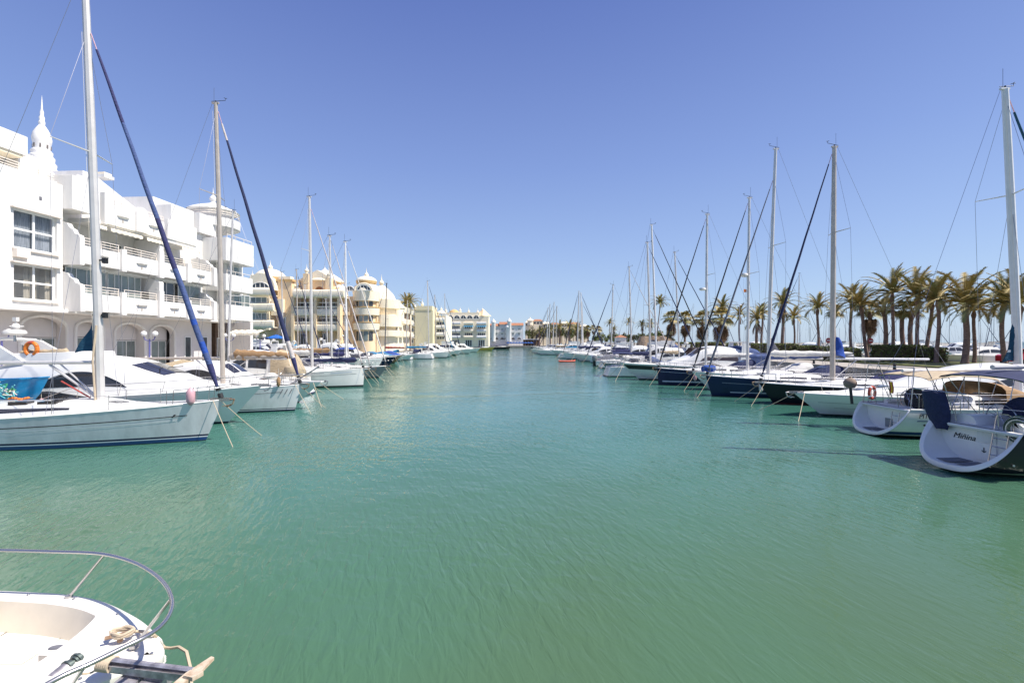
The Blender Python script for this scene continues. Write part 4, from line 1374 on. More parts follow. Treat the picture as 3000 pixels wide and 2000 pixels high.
def exR2(p, h, m0, zc, bz):
    xw, zf = bowl(h, p, GEL, xb=0.95)
    q = h.pt(0.215, h.fs * 0.84, -1, 0.02)
    t0 = 0.052
    pos = h.pt(t0, h.sheer(t0) * 0.74, -1, 0.08)
    text('PIT', 0.27, 'name_lettering', BLKSTR, p, Matrix.Translation(pos) @ Matrix.Rotation(R(90), 4, 'X') @ Matrix.Rotation(R(-3), 4, 'Y'), shear=0.15)
    stripe(h, p, ROYAL, 0.06, 0.96, lambda t, s: s * 0.62, lambda t, s: s * 0.62 + 0.03, name='blue_cove_line')
    for t in (0.1, 0.17, 0.24):
        a = h.pt(t, h.sheer(t) * (0.5 if t != 0.17 else 0.72), -1, 0.0)
        G().tube([a, (a[0], a[1] - 0.02, a[2])], 0.045, 8).build('through_hull', BLACKP, p)
    g = G(); g.box(xw - 0.03, xw, -0.25, 0.1, zf + 0.12, zf + 0.5); g.build('locker_door', GREYHULL, p)
    for y in (-0.35, -0.7):
        G().tube([(xw - 0.25, y, zf), (xw - 0.1, y, zf + 0.85)], 0.017, 6).build('ladder_rail', STEEL, p)
    for k in range(3):
        G().tube([(xw - 0.22 + 0.05 * k, -0.35, zf + 0.12 + 0.28 * k), (xw - 0.22 + 0.05 * k, -0.7, zf + 0.12 + 0.28 * k)], 0.013, 6).build('ladder_rung', STEEL, p)
    # outboard bracket post with round buoy
    G().tube([(xw - 0.5, 1.35, h.fs - 0.1), (xw - 0.55, 1.4, h.fs + 0.75)], 0.06, 6).build('outboard_shaft', BLACKP, p)
    g = G(); g.lathe([(0.02, -0.24), (0.18, -0.2), (0.27, -0.05), (0.27, 0.06), (0.18, 0.2), (0.04, 0.26), (0.03, 0.34)], 16)
    g.build('round_brown_cover', cloth('brown_grey_canvas', (0.27, 0.2, 0.15)), p, loc=(xw - 0.55, 1.4, h.fs + 0.85))
    # gantry
    for sd in (1, -1):
        G().tube(cat([(xw - 0.1, sd * 1.2, h.fs), (xw + 0.1, sd * 1.15, h.fs + 1.7)], 2), 0.02, 6).build('gantry_leg', STEEL, p)
        G().tube(cat([(xw + 1.4, sd * 1.25, h.fs), (xw + 0.6, sd * 1.15, h.fs + 1.72)], 2), 0.02, 6).build('gantry_leg', STEEL, p)
    G().tube([(xw + 0.1, 1.15, h.fs + 1.7), (xw + 0.1, -1.15, h.fs + 1.7)], 0.02, 6).build('gantry_bar', STEEL, p)
    canopy(p, xw + 0.6, xw + 3.6, 1.25, h.fs + 1.52, C_BEIGE, zb=h.fs + 0.1, rise=0.2, droop=0.14)
    sprayhood(p, xw + 5.2, xw + 3.8, 1.35, h.fs + 0.35, 0.72, C_TAN)
    g = G(); g.tube([(xw + 1.0, -0.2, h.fs + 0.3), (xw + 1.15, -0.2, h.fs + 0.3)], [0.5, 0.46], 22); g.build('wheel_cover', C_BLACK, p)
    g = G(); g.box(xw + 0.4, xw + 0.75, -1.35, -0.75, h.fs - 0.02, h.fs + 0.42); g.build('outboard_cover', C_BLACK, p)
    clew(p, m0 - 0.17, bz + 0.35, bz + 2.45, 0.55, C_DTEAL)
    g = G(); g.box(m0 - 0.55, m0 - 0.4, -0.03, -0.02, bz + 0.75, bz + 0.85); g.build('sail_label', WHTSTR, p)
    # ensign
    G().tube([(xw + 0.15, 0.05, h.fs + 0.2), (xw + 0.1, 0.05, h.fs + 1.3)], 0.012, 5).build('flag_staff', STEEL, p)
    for k, m in enumerate((C_RED, mat('flag_yellow', (0.75, 0.5, 0.03), 0.8), C_RED)):
        g = G()
        ys = [(k * 0.07) + 0.0, (k + 1) * 0.07]
        g.grid([[(xw + 0.1 + 0.03 * math.sin(z * 9), 0.04 - y, h.fs + 0.55 + z) for z in (0, 0.12, 0.25, 0.38, 0.5)] for y in ys])
        g.build('flag_band', m, p)


hR2 = Hull(11.2, 2.95, 1.4, 1.22, 0.7, 0.8, 0.86, flare=0.25, sag=0.03, rd=1.0)
PIT = sailboat('white yacht with beige bimini, blue stripes and scoop stern, second nearest on the right', 15.3 + 5.6, 19.85, 1, hull=hR2, hullm=GEL, bands=[(0.1, BOTTOM), (0.17, WHTSTR), (0.3, ROYAL)], mx=1.25, zt=15.0, mast_r=0.15, mastm=ALUW,
               det=2, group=GRm, transom='bowl', extra=exR2, genoa=C_DTEAL, gr=0.1, ropes=False, boomz=2.78, boomm=ALUW, mrake=0.62, zsp=[10.4], sw=1.15, hounds=0.97, yaw=2)
rope(PIT, (-3.6, -1.5, 0.95), (-4.9, -4.4, -0.1), 0.03, 0.018)
lbx = thing('lifebuoy', 'red and white ring lifebuoy on the stern rail of the white beige-canopied yacht', 'lifebuoy', (X(2555, 20.3), 20.3, Z(1150, 20.3)), R(25))
ring = [(0.2 * 1.15 * math.cos(a), 0, 0.23 * 1.1 * math.sin(a)) for a in [k * PI / 12 for k in range(24)]]
G().tube(ring, 0.06, 8, closed=True).build('ring', REDP, lbx)
for k in range(4):
    a0 = k * PI / 2 + 0.4
    G().tube([(0.23 * math.cos(a), 0, 0.253 * math.sin(a)) for a in (a0, a0 + 0.13, a0 + 0.26)], 0.066, 8).build('white_band', WHTSTR, lbx)


def exR3(p, h):
    s = h.sheer
    cb = Cab([(-5.8, 1.5, s(.1) - 0.02, 1.2), (-4.0, 1.62, s(.2) - 0.02, 1.65), (-2.0, 1.62, s(.35) - 0.02, 1.72), (0.2, 1.5, s(.5) - 0.03, 1.25), (2.6, 1.2, s(.66) - 0.03, 0.62), (4.8, 0.7, s(.84) - 0.03, 0.24), (6.2, 0.25, s(.95), 0.05)], 0.18)
    cb.build(p, GEL, 'superstructure')
    cb.side_patch(p, GLASS, -5.2, -0.1, 0.42, lambda u: 0.44 + 0.34 * math.sin(PI * min(1, 0.2 + u * 0.8)) ** 0.7, 'side_window', n=16)
    cb.side_patch(p, GLASS, -0.6, 3.4, 0.25, lambda u: 0.27 + 0.3 * math.sin(PI * u) ** 0.6, 'lower_side_window', n=12)
    for a, b in ((-0.34, -0.03), (0.03, 0.34)):
        cb.top_patch(p, GLASS, -0.2, 1.1, a, b, 'windscreen', 0.02)
    for x in (3.2, 4.4):
        cb.top_patch(p, GLASS, x, x + 0.45, -0.2, 0.2, 'deck_hatch')
    text('px', 0.4, 'logo_lettering', C_GREY, p, Matrix.Translation(cb.at(-3.0, 0.55, 0.03)) @ Matrix.Rotation(PI, 4, 'Z') @ Matrix.Rotation(R(78), 4, 'X'), shear=0.3)
    stripe(h, p, GREYHULL, 0.05, 0.96, lambda t, z: z * 0.62, lambda t, z: z * 0.62 + 0.018, name='hull_seam_line')
    stripe(h, p, GREYHULL, 0.05, 0.93, lambda t, z: z * 0.38, lambda t, z: z * 0.38 + 0.014, name='hull_seam_line')


hR3 = Hull(13.0, 3.9, 1.22, 1.0, 1.55, 0, 0.9, flare=0.55, full=2.5, sag=0.0)
motorboat('long low white motor yacht with dark sloping windows, beside the beige-canopied yacht', cxr(2325, 24.6, 13, 1.55), 24.6, -1, hull=hR3, style='none', det=2, group=GRm, extra=exR3, arch=False, bands=[(0.05, BOTTOM), (0.1, BLKSTR)])


def exR4(p, h, m0, zc, bz):
    g = G()
    rows = []
    for i in range(8):
        u = i / 7
        z = bz + 1.35 - 1.15 * u
        w = 0.16 + 0.32 * u - 0.1 * u * u
        rows.append([(m0 - 0.12 - w * 0.9 + w * math.cos(a), 0.16 * math.sin(a) * (1 + 0.3 * math.sin(i)), z + 0.04 * math.sin(2 * a + i) - 0.14 * u * math.cos(a + PI)) for a in [k * PI / 6 for k in range(12)]])
    g.grid(rows, closed=True); g.poly(rows[0][::-1]); g.poly(rows[-1])
    g.build('blue_sail_bag', C_ROYAL, p, sharp=70)
    stripe(h, p, WHTSTR, 0.6, 0.7, lambda t, s: s * 0.72, lambda t, s: s * 0.72 + 0.05, name='name_plate')


sailboat('black sloop with rust-red bottom and royal blue sail bag on its mast', cxr(2225, 29.3, 11.6, 0.9), 29.3, -1, L=11.6, B=3.6, fb=1.35, fs=1.05, rake=0.95, hullm=BLACKHULL, bands=[(0.08, REDBOT)], zt=16.5, mast_r=0.155, mastm=ALUD, mx=6.75 - 4.75,
         genoa=C_NAVY, gr=0.085, det=2, group=GRm, zsp=[11.0], sw=1.0, hounds=0.97, extra=exR4, boomz=2.9, boomm=ALUW, hood=C_PURP, mrake=0.12, cover=None, fend=3)


def exR5(p, h, m0, zc, bz):
    stripe(h, p, MAUVE, 0.35, 0.9, lambda t, s: 0.30, lambda t, s: 0.37, name='pale_waterline_stripe')
    stripe(h, p, MAUVE, 0.6, 0.93, lambda t, s: s * 0.7, lambda t, s: s * 0.7 + 0.02, name='pale_cove_line')
    clew(p, m0 - 0.1, bz + 0.2, bz + 1.5, 0.9, C_GREY)


sailboat('dark blue sloop with pale stripes and grey furled genoa, right of the blue bow bag', cxr(2067, 33.4, 12, 0.45), 33.4, -1, L=12, B=3.8, fb=1.5, fs=1.15, rake=0.45, hullm=NAVY2, bands=[(0.06, BOTTOM)], zt=18.1, mast_r=0.13, mastm=ALU, mx=6.45 - 4.6,
         genoa=C_GREY, gr=0.08, det=2, group=GRm, zsp=[11.0], sw=1.1, hounds=0.86, extra=exR5, boomz=3.0, mrake=0.55, cover=C_WHITE, bim=C_BLACK, hood=C_NAVY, fend=3)


def exR5b(p, h, m0, zc, bz):
    g = G(); rr = random.Random(5)
    g.grid([[(h.L / 2 + 0.1 + 0.55 * math.cos(a) * w, 0.55 * math.sin(a) * w, h.fb + z + 0.04 * math.sin(3 * a)) for a in [k * PI / 7 for k in range(14)]] for w, z in ((0.9, 0.02), (1.05, 0.2), (1.0, 0.42), (0.6, 0.5), (0.02, 0.52))], closed=True)
    g.build('blue_bow_bag', C_ROYAL, p, sharp=60)
    radome(p, m0 + 0.3, 0, 9.4, 0.32)
    G().tube([(m0, 0, 9.35), (m0 + 0.45, 0, 9.38)], 0.03, 5).build('dome_bracket', ALU, p)


sailboat('white sloop with steep raked bow and blue bag at its pulpit', cxr(2026, 37.8, 11, 1.5), 37.8, -1, L=11, fb=1.5, fs=1.1, rake=1.5, hullm=GEL, zt=15.9, mast_r=0.115, mx=7.0 - 4.65,
         genoa=C_BLACK, gr=0.075, det=2, group=GRm, zsp=[9.6], sw=1.0, extra=exR5b, cover=C_BLUE, hood=C_WHITE, fend=3, mrake=0.15, bands=[(0.04, BOTTOM)])


def exR6(p, h, m0, zc, bz):
    stripe(h, p, MAUVE, 0.3, 0.97, lambda t, s: 0.30, lambda t, s: 0.42, name='pale_waterline_stripe')
    stripe(h, p, MAUVE, 0.3, 0.98, lambda t, s: s * 0.8, lambda t, s: s * 0.8 + 0.03, name='pale_cove_line')
    radome(p, m0 + 0.3, 0, 8.7, 0.3)


sailboat('navy plumb-bowed sloop with pale waterline stripe, beside the white flybridge yacht', cxr(1925, 42.0, 11.5, 0.12), 42.0, -1, L=11.5, B=3.7, fb=1.55, fs=1.2, rake=0.12, hullm=NAVY, bands=[(0.04, BOTTOM)], zt=15.7, mast_r=0.12, mx=5.87 - 4.5,
         genoa=C_BLACK, gr=0.075, det=2, group=GRm, zsp=[10.1], sw=1.0, extra=exR6, cover=C_WHITE, bim=C_NAVY, mrake=0.12, fend=3, hood=C_NAVY)


def exR7(p, h):
    stripe(h, p, BLKSTR, 0.45, 0.985, lambda t, s: s * 0.66, lambda t, s: s * 0.92, name='dark_bow_panel')
    for side in (1, -1):
        g = G(); g.prism([(-1.0, side * 1.2, 2.7), (1.4, side * 1.2, 2.75), (0.9, side * 1.15, 3.35), (-0.6, side * 1.15, 3.4)], (0, -side * 0.02, 0)); g.build('wing_panel', GLASSB, p)


motorboat('white flybridge motor yacht with dark band along its sharp bow', cxr(1815, 47.8, 13, 2.1), 47.8, -1, L=13, B=4.2, fb=1.75, fs=1.2, rake=2.1, roof=3.5, det=2, group=GRm, extra=exR7, glass=GLASSB, canopy_m=C_BLUE, bands=[(0.05, BOTTOM), (0.12, BLKSTR)])
sailboat('stern-out sloop with grey mast leaning left, behind the white flybridge yacht', X(2007, 52.5) - 4, 52.5, 1, L=10.5, zt=4 + 288 * 52.5 / F, mast_r=0.12, det=1, group=GRm, genoa=C_NAVY, gr=0.075, mx=-1.0 + 4.8 - 3.8 + 4.0 - 4.0 + 0.0, cover=C_NAVY, bim=C_NAVY)
sailboat('stern-out sloop with tall pale mast, beside the tall slender palm', X(1923, 56.5) + 1.0, 56.5, 1, L=10.5, zt=4 + 340 * 56.5 / F, mast_r=0.13, mastm=ALUW, det=1, group=GRm, genoa=C_BLACK, gr=0.08, mx=-1.0, cover=C_BLACK, mrake=0.6, hood=C_BLUE)
sailboat('stern-out sloop with thin mast and black cover, right of the tall slender palm', X(1990, 60.5) + 1.0, 60.5, 1, L=10.5, zt=4 + 260 * 60.5 / F, mast_r=0.11, det=1, group=GRm, genoa=C_NAVY, gr=0.08, mx=-1.0, cover=C_BEIGE, mrake=0.6)
motorboat('small grey-hulled boat directly left of the white flybridge yacht', X(1775, 62) + 3.9, 64.3, -1, L=6.5, B=2.4, fb=1.0, fs=0.8, rake=0.7, hullm=GREYHULL, style='open', roof=2.2, det=1, group=GRm, rails=False)
sailboat('sloop with white boat cover and light grey mast, left of the small tiled hut', X(1850, 68.5) + 0.5, 68.5, 1, L=10.5, zt=4 + 217 * 68.5 / F, mast_r=0.12, det=1, group=GRm, genoa=C_PALE, gr=0.07, mx=-0.5, cover=C_PURP, hood=C_WHITE)


def outboard(par, x, y, z, s=1.0, m=None):
    g = G()
    g.grid([[(x + w * 0.32 * s * math.cos(a) + dx * s, y + w * 0.2 * s * math.sin(a), z + zz * s) for a in [k * PI / 6 for k in range(12)]] for w, zz, dx in ((0.2, 0.35, 0), (0.8, 0.38, 0), (1.0, 0.6, 0), (1.05, 0.85, 0.02), (0.7, 1.02, 0.03), (0.05, 1.06, 0.03))], closed=True)
    o = g.build('outboard_engine', m or GEL, par, sharp=50)
    g = G(); g.box(x - 0.09 * s, x + 0.1 * s, y - 0.05 * s, y + 0.05 * s, z - 0.5 * s, z + 0.42 * s); g.box(x - 0.22 * s, x + 0.16 * s, y - 0.09 * s, y + 0.09 * s, z - 0.12 * s, z - 0.08 * s)
    g.build('engine_leg', BLACKP, o)


def exR9(p, h):
    outboard(p, -h.L / 2 - 0.15, 0.3, 0.35, 1.5, GEL)
    outboard(p, -h.L / 2 - 0.15, -0.4, 0.35, 1.35, GREYHULL)


motorboat('open boat with large tilted white outboard engine at its stern', X(1745, 74) + 3.4, 74.5, 1, L=6.8, B=2.5, fb=1.1, fs=0.8, rake=0.8, style='covered', canopy_m=C_GREY, det=1, group=GRm, rails=False, extra=exR9, ropes=False)
motorboat('white cruiser with blue-violet cockpit cover behind the outboard boat', cxr(1790, 80, 9.5, 1.2), 80, -1, L=9.5, roof=2.9, canopy_m=C_PURP, det=1, group=GRm)
sailboat('sloop with dark forestay sail left of its mast, before the far palms', cxr(1722, 85.5, 10.5, 0.6), 85.5, -1, L=10.5, zt=4 + 165 * 85.5 / F, mast_r=0.12, det=1, group=GRm, genoa=C_NAVY, gr=0.1, cover=C_NAVY)
motorboat('white day boat with curved foredeck, right of the red raft', cxr(1682, 91, 8.5, 1.3), 91, -1, L=8.5, roof=2.5, style='open', det=1, group=GRm)
motorboat('white cruiser with long low roof behind the day boat', cxr(1675, 97, 10, 1.4), 97, -1, L=10, roof=2.9, det=0, group=GRm)
sailboat('yacht with dark mast, leftmost of the three close masts right of centre', cxr(1652, 103, 10.5, 0.6), 103, -1, L=10.5, zt=4 + 147 * 103 / F, mast_r=0.13, mastm=ALU, det=0, group=GRm, cover=C_NAVY, genoa=C_NAVY, gr=0.09, vane=False, mx=6 - 3.2)
sailboat('yacht with pale mast, middle one of the three close masts right of centre', X(1706, 109) - 0.5, 109, 1, L=10.5, zt=4 + 142 * 109 / F, mast_r=0.13, mastm=ALUW, det=0, group=GRm, cover=C_TEAL, genoa=C_NAVY, gr=0.09, vane=False, mx=0.5)
sailboat('yacht with shorter mast, rightmost of the three close masts right of centre', X(1709, 115) + 0.3, 115, 1, L=10, zt=4 + 115 * 115 / F, mast_r=0.13, mastm=ALU, det=0, group=GRm, cover=C_TEAL, vane=False, mx=-0.3)
motorboat('white boat with dark hull shadow line, under the three close masts', cxr(1655, 121, 9, 1.2), 121, -1, L=9, roof=2.6, style='open', det=0, group=GRm)
motorboat('white sport boat with blue cushions in the far right row', cxr(1618, 131, 9, 1.2), 131, -1, L=9, roof=2.6, style='open', canopy_m=C_TEAL, det=0, group=GRm)
far = [(1628, 897, 138, ALUD), (1620, 885, 145, ALU), (1608, 891, 152, ALU), (1602, 901, 160, ALUW)]
whr = ['rightmost of the four far masts', 'tallest of the four far masts', 'third from the right of the four far masts', 'leftmost of the four far masts']
for (px, ty, d, mm), w in zip(far, whr):
    sailboat('yacht carrying the ' + w + ' in the right row', X(px, d) + 0.3, d, -1, L=10, zt=4 + (1000 - ty) * d / F, mast_r=0.14, mastm=mm, det=0, group=GRm, vane=False, mx=0.3, cover=random.choice([C_NAVY, C_BEIGE]))
motorboat('white cruiser with grey topsides, last long hull of the right row', cxr(1562, 186, 11, 1.2), 186, -1, L=11, roof=2.8, det=0, group=GRm, hullm=GEL2)
motorboat('dark small boat at the far end of the right row', cxr(1556, 205, 8, 1.0), 205, -1, L=8, roof=2.4, style='open', det=0, group=GRm, hullm=NAVY)
for k, (d, lab) in enumerate([(168, 'white cruiser between the far masts and the last long hull'), (177, 'white boat with rounded cabin near the last long hull of the right row')]):
    motorboat(lab, cxr(1590 - 10 * k, d, 9, 1.2), d, -1, L=9, roof=2.8, det=0, group=GRm)

# floating red raft
rt = thing('raft', 'flat red-orange raft floating alone off the right row', 'raft', (X(1660, 89), 89, 0), R(8))
g = G()
for y in (-0.45, 0.45):
    g.tube(cat([(-1.5, y, 0.16), (0, y * 1.1, 0.12), (1.3, y * 0.8, 0.16), (1.65, 0, 0.3)], 4), 0.17, 8); g.build('side_tube', REDP, rt); g = G()
g.box(-1.4, 1.3, -0.35, 0.35, 0.05, 0.12); g.build('floor', mat('raft_floor', (0.5, 0.3, 0.25), 0.7), rt)

# blue dinghy lashed on the nearest left sloop
dg = thing('dinghy', 'bright blue dinghy with green netting lying on the nearest left sloop', 'dinghy', (X(8, 19.9), 19.9, 1.72), R(6))
hd = Hull(3.0, 1.35, 0.72, 0.62, 0.35, 0.1, 0.8, flare=0.3, sag=0.05)
build_hull(hd, dg, CYAN, [], 1)
for sd in (1, -1):
    G().tube([tuple(np.array(hd.pt(i / 12, hd.sheer(i / 12), sd))) for i in range(13)], 0.035, 6).build('gunwale', CYAN, dg)
g = G(); g.box(-0.4, -0.1, -0.55, 0.55, 0.42, 0.46); g.build('thwart', GEL, dg)
nets = thing('fishing_net', 'heap of green and white netting hanging against the blue dinghy', 'net', (X(18, 19.0), 19.0, 1.75))
g = G(); rr = random.Random(9)
for k in range(26):
    c = Vector((rr.uniform(-0.45, 0.35), rr.uniform(-0.12, 0.12), rr.uniform(0, 0.45)))
    p_ = [tuple(c + Vector((rr.uniform(-0.22, 0.22), rr.uniform(-0.08, 0.08), rr.uniform(-0.15, 0.15)))) for _ in range(4)]
    g.tube(cat(p_, 3), 0.02, 4, m=k % 3)
tag(g.build('net_heap', [GREENN, ROPEW, TEALF], nets), kind='stuff')
fl = thing('float_string', 'string of small orange floats below the blue dinghy', 'floats', (X(45, 19.0), 19.0, 1.62))
for k in range(7):
    g = G(); g.lathe([(0.01, -0.05), (0.05, -0.035), (0.07, 0), (0.05, 0.035), (0.01, 0.05)], 8)
    g.build('float', ORANGE, fl, loc=(-0.25 + 0.13 * k, 0.02 * (k % 2), 0.03 * math.sin(k * 1.3)))
G().tube([(-0.4, 0, 0), (0.75, 0, 0.02)], 0.01, 4).build('float_line', ROPE, fl)
# ---------------------------------------------------------------- buildings
STUC = mat('white_stucco', (0.80, 0.78, 0.75), 0.85, var=0.12, vscale=1.6, bump=0.004, bscale=40, stretch=(1, 1, 0.18))
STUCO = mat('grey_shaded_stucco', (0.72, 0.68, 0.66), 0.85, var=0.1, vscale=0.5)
CREAM = mat('cream_stucco', (0.86, 0.66, 0.42), 0.85, var=0.1, vscale=0.4)
CREAML = mat('pale_cream_stucco', (0.92, 0.81, 0.62), 0.85, var=0.08, vscale=0.4)
OCHRE = mat('ochre_trim', (0.66, 0.44, 0.2), 0.8, var=0.12, vscale=1)
YELLOWST = mat('pale_yellow_stucco', (0.84, 0.75, 0.48), 0.85, var=0.07, vscale=0.3)
TERR = mat('terracotta_tiles', (0.45, 0.2, 0.11), 0.85, var=0.35, vscale=1.5)
PANE = mat('dark_window_pane', (0.06, 0.07, 0.08), 0.08, var=0.35, vscale=0.6, coat=0.5)
PANEG = mat('greenish_window_pane', (0.24, 0.29, 0.28), 0.1, var=0.4, vscale=0.35, coat=0.5)
PANET = mat('clear_window_pane', (0.1, 0.12, 0.13), 0.05, trans=0.72, coat=0.4)
CURT = mat('grey_blue_curtain', (0.5, 0.55, 0.63), 0.9, var=0.4, vscale=3, stretch=(1, 6, 0.3))
CURTB = mat('beige_curtain', (0.7, 0.64, 0.54), 0.9, var=0.35, vscale=3, stretch=(1, 6, 0.3))
FRAMEW = mat('white_window_frame', (0.8, 0.8, 0.78), 0.5)
AWN = mat('cream_awning', (0.83, 0.76, 0.62), 0.85, var=0.15)
AWNB = mat('blue_awning', (0.1, 0.32, 0.5), 0.85, var=0.15)
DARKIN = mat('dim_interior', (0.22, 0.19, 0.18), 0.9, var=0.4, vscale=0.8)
RAILW = mat('cream_balcony_rail', (0.78, 0.70, 0.62), 0.6)


def part_box(par, name, x0, x1, y0, y1, z0, z1, m, bev=0.0):
    g = G(); g.box(x0, x1, y0, y1, z0, z1)
    return g.build(name, m, par)


class Wall:
    """axis along a facade. a=position along, w=outward, z=up, mapped to local coordinates"""
    def __init__(s, par, o, d, n):
        s.par = par; s.o = Vector(o); s.d = Vector(d); s.n = Vector(n)

    def p(s, a, w, z):
        q = s.o + s.d * a + s.n * w
        return (q.x, q.y, z)

    def box(s, name, a0, a1, w0, w1, z0, z1, m, par=None, build=True, g=None):
        g2 = g or G()
        v = [s.p(a, w, z) for z in (z0, z1) for a, w in ((a0, w0), (a1, w0), (a1, w1), (a0, w1))]
        g2.add(v, [[0, 3, 2, 1], [4, 5, 6, 7], [0, 1, 5, 4], [1, 2, 6, 5], [2, 3, 7, 6], [3, 0, 4, 7]])
        if build:
            return g2.build(name, m, par or s.par)
        return g2

    def window(s, a0, a1, z0, z1, w, nx=2, nz=1, pane=None, fw=0.07, name='window', curtain=None, frame=None, depth=0.07):
        """frame bars with its panes as children"""
        g = G()
        W = s
        W.box('', a0, a0 + fw, w, w + depth, z0, z1, None, build=False, g=g)
        W.box('', a1 - fw, a1, w, w + depth, z0, z1, None, build=False, g=g)
        W.box('', a0 + fw, a1 - fw, w, w + depth, z1 - fw, z1, None, build=False, g=g)
        W.box('', a0 + fw, a1 - fw, w, w + depth, z0, z0 + fw, None, build=False, g=g)
        for i in range(1, nx):
            a = a0 + (a1 - a0) * i / nx
            W.box('', a - fw / 2, a + fw / 2, w + 0.003, w + depth - 0.003, z0 + fw, z1 - fw, None, build=False, g=g)
        for i in range(1, nz):
            z = z0 + (z1 - z0) * i / nz
            W.box('', a0 + fw, a1 - fw, w + 0.006, w + depth - 0.006, z - fw / 2, z + fw / 2, None, build=False, g=g)
        f = g.build(name, frame or FRAMEW, s.par)
        for i in range(nx):
            b0 = a0 + (a1 - a0) * i / nx; b1 = a0 + (a1 - a0) * (i + 1) / nx
            q = G(); q.poly([W.p(b0 + 0.01, w + 0.02, z0 + 0.01), W.p(b1 - 0.01, w + 0.02, z0 + 0.01), W.p(b1 - 0.01, w + 0.02, z1 - 0.01), W.p(b0 + 0.01, w + 0.02, z1 - 0.01)])
            q.build('pane', pane or PANE, f)
        if curtain:
            for i in range(nx):
                b0 = a0 + (a1 - a0) * (i + 0.03) / nx; b1 = a0 + (a1 - a0) * (i + 0.97) / nx
                rows = []
                n = 26
                gap = curtain[1]
                for k in range(n + 1):
                    u = k / n
                    if gap and 0.3 < u < 0.7: continue
                    a = b0 + (b1 - b0) * u
                    ww = w - 0.2 + 0.045 * math.sin(k * 2.2)
                    rows.append([W.p(a, ww, z0 + 0.02), W.p(a, ww, z1 - 0.02)])
                if gap:
                    h_ = len(rows) // 2
                    for rr_ in (rows[:h_], rows[h_:]):
                        G().grid(rr_).build('curtain', curtain[0], f)
                else:
                    G().grid(rows).build('curtain', curtain[0], f)
        return f

    def balcony(s, a0, a1, w, z0, z1, m, railz=0.7, bars=3, depth=0.16, slab=1.4, railm=None, spout=True, bulge=0.0, name='balcony', spm=None):
        g = G()
        if bulge:
            prof = [(0, z0), (bulge, z0 + (z1 - z0) * 0.15), (bulge * 1.2, z0 + (z1 - z0) * 0.5), (bulge, z0 + (z1 - z0) * 0.85), (0, z1), (-depth, z1), (-depth, z0 + 0.1)]
            g.grid([[s.p(a, w + q[0], q[1]) for q in prof] for a in (a0, a1)], closed=True)
            g.poly([s.p(a0, w + q[0], q[1]) for q in prof]); g.poly([s.p(a1, w + q[0], q[1]) for q in prof][::-1])
        else:
            s.box('', a0, a1, w - depth, w, z0, z1, None, build=False, g=g)
        o = g.build(name, m, s.par)
        if slab:
            g = G(); s.box('', a0, a1, w - slab, w - depth - 0.002, z0 + 0.02, z0 + 0.22, None, build=False, g=g); g.build('balcony_floor', m, o)
        if bars:
            g = G()
            for k in range(bars):
                z = z1 + railz * (k + 1) / bars
                s.box('', a0 + 0.02, a1 - 0.02, w - 0.1, w - 0.05, z - 0.05, z, None, build=False, g=g)
            n = max(2, int((a1 - a0) / 1.2))
            for k in range(n + 1):
                a = a0 + 0.05 + (a1 - a0 - 0.1) * k / n
                s.box('', a - 0.02, a + 0.02, w - 0.095, w - 0.055, z1, z1 + railz - 0.05, None, build=False, g=g)
            g.build('balcony_rail', railm or RAILW, o)
        if spout:
            a = (a0 + a1) / 2
            g = G()
            zc = z0 + (z1 - z0) * 0.5
            g.add([s.p(a - 0.55, w + bulge + 0.02, zc + 0.12), s.p(a + 0.55, w + bulge + 0.02, zc + 0.12), s.p(a + 0.2, w + bulge + 0.02, zc - 0.03), s.p(a - 0.2, w + bulge + 0.02, zc - 0.03),
                   s.p(a - 0.4, w + bulge + 0.2, zc + 0.12), s.p(a + 0.4, w + bulge + 0.2, zc + 0.12)], [[3, 2, 5, 4], [0, 3, 4], [1, 5, 2], [0, 4, 5, 1]])
            g.build('spout', spm or m, o)
            g = G(); s.box('', a - 0.05, a + 0.05, w + bulge, w + bulge + 0.03, zc - 0.35, zc - 0.12, None, build=False, g=g); g.build('spout_mark', C_GREYT, o)
        return o


def finial(par, x, y, z, s=1.0, m=None, name='finial'):
    g = G()
    g.lathe([(r * s, z + q * s) for r, q in [(0.5, 0), (0.55, 0.15), (0.34, 0.3), (0.4, 0.45), (0.62, 0.75), (0.6, 1.0), (0.38, 1.3), (0.16, 1.5), (0.2, 1.62), (0.09, 1.8), (0.05, 2.4), (0.01, 3.0)]], 12, (x, y))
    return g.build(name, m, par)


def dome(par, x, y, z, r, h, m, name='dome', pointy=0.25, n=28):
    g = G()
    prof = [(r, z)]
    for k in range(1, 11):
        a = k / 10 * PI / 2
        rr = r * math.cos(a) ** (1 + 0.3 * pointy)
        zz = z + h * (math.sin(a) * (1 - pointy) + pointy * (k / 10) ** 2)
        prof.append((max(rr, 0.02), zz))
    g.lathe(prof, n, (x, y))
    return g.build(name, m, par)


def ring(par, x, y, z0, z1, r0, r1, m, name, n=28, a0=0, a1=2 * PI):
    g = G()
    if a1 - a0 > 6.2:
        g.lathe([(0.02, z0), (r0, z0), (r1, z1), (r1 - 0.15, z1), (r1 - 0.16, z1 - 0.1), (0.02, z1 - 0.1)], n, (x, y))
    else:
        rows = [[(x + r * math.cos(a0 + (a1 - a0) * k / n), y + r * math.sin(a0 + (a1 - a0) * k / n), z) for k in range(n + 1)] for r, z in ((0.02, z0), (r0, z0), (r1, z1), (r1 - 0.16, z1), (0.02, z1 - 0.02))]
        g.grid(rows)
    return g.build(name, m, par)


# ---- white apartment building, left
wb = thing('apartment_building', 'long white stucco apartment building with stepped balconies, arcade and spires, left', 'building', (-33.75, 0, 0), -math.atan(0.0675))
KU = math.sqrt(1 + 0.0675 ** 2)


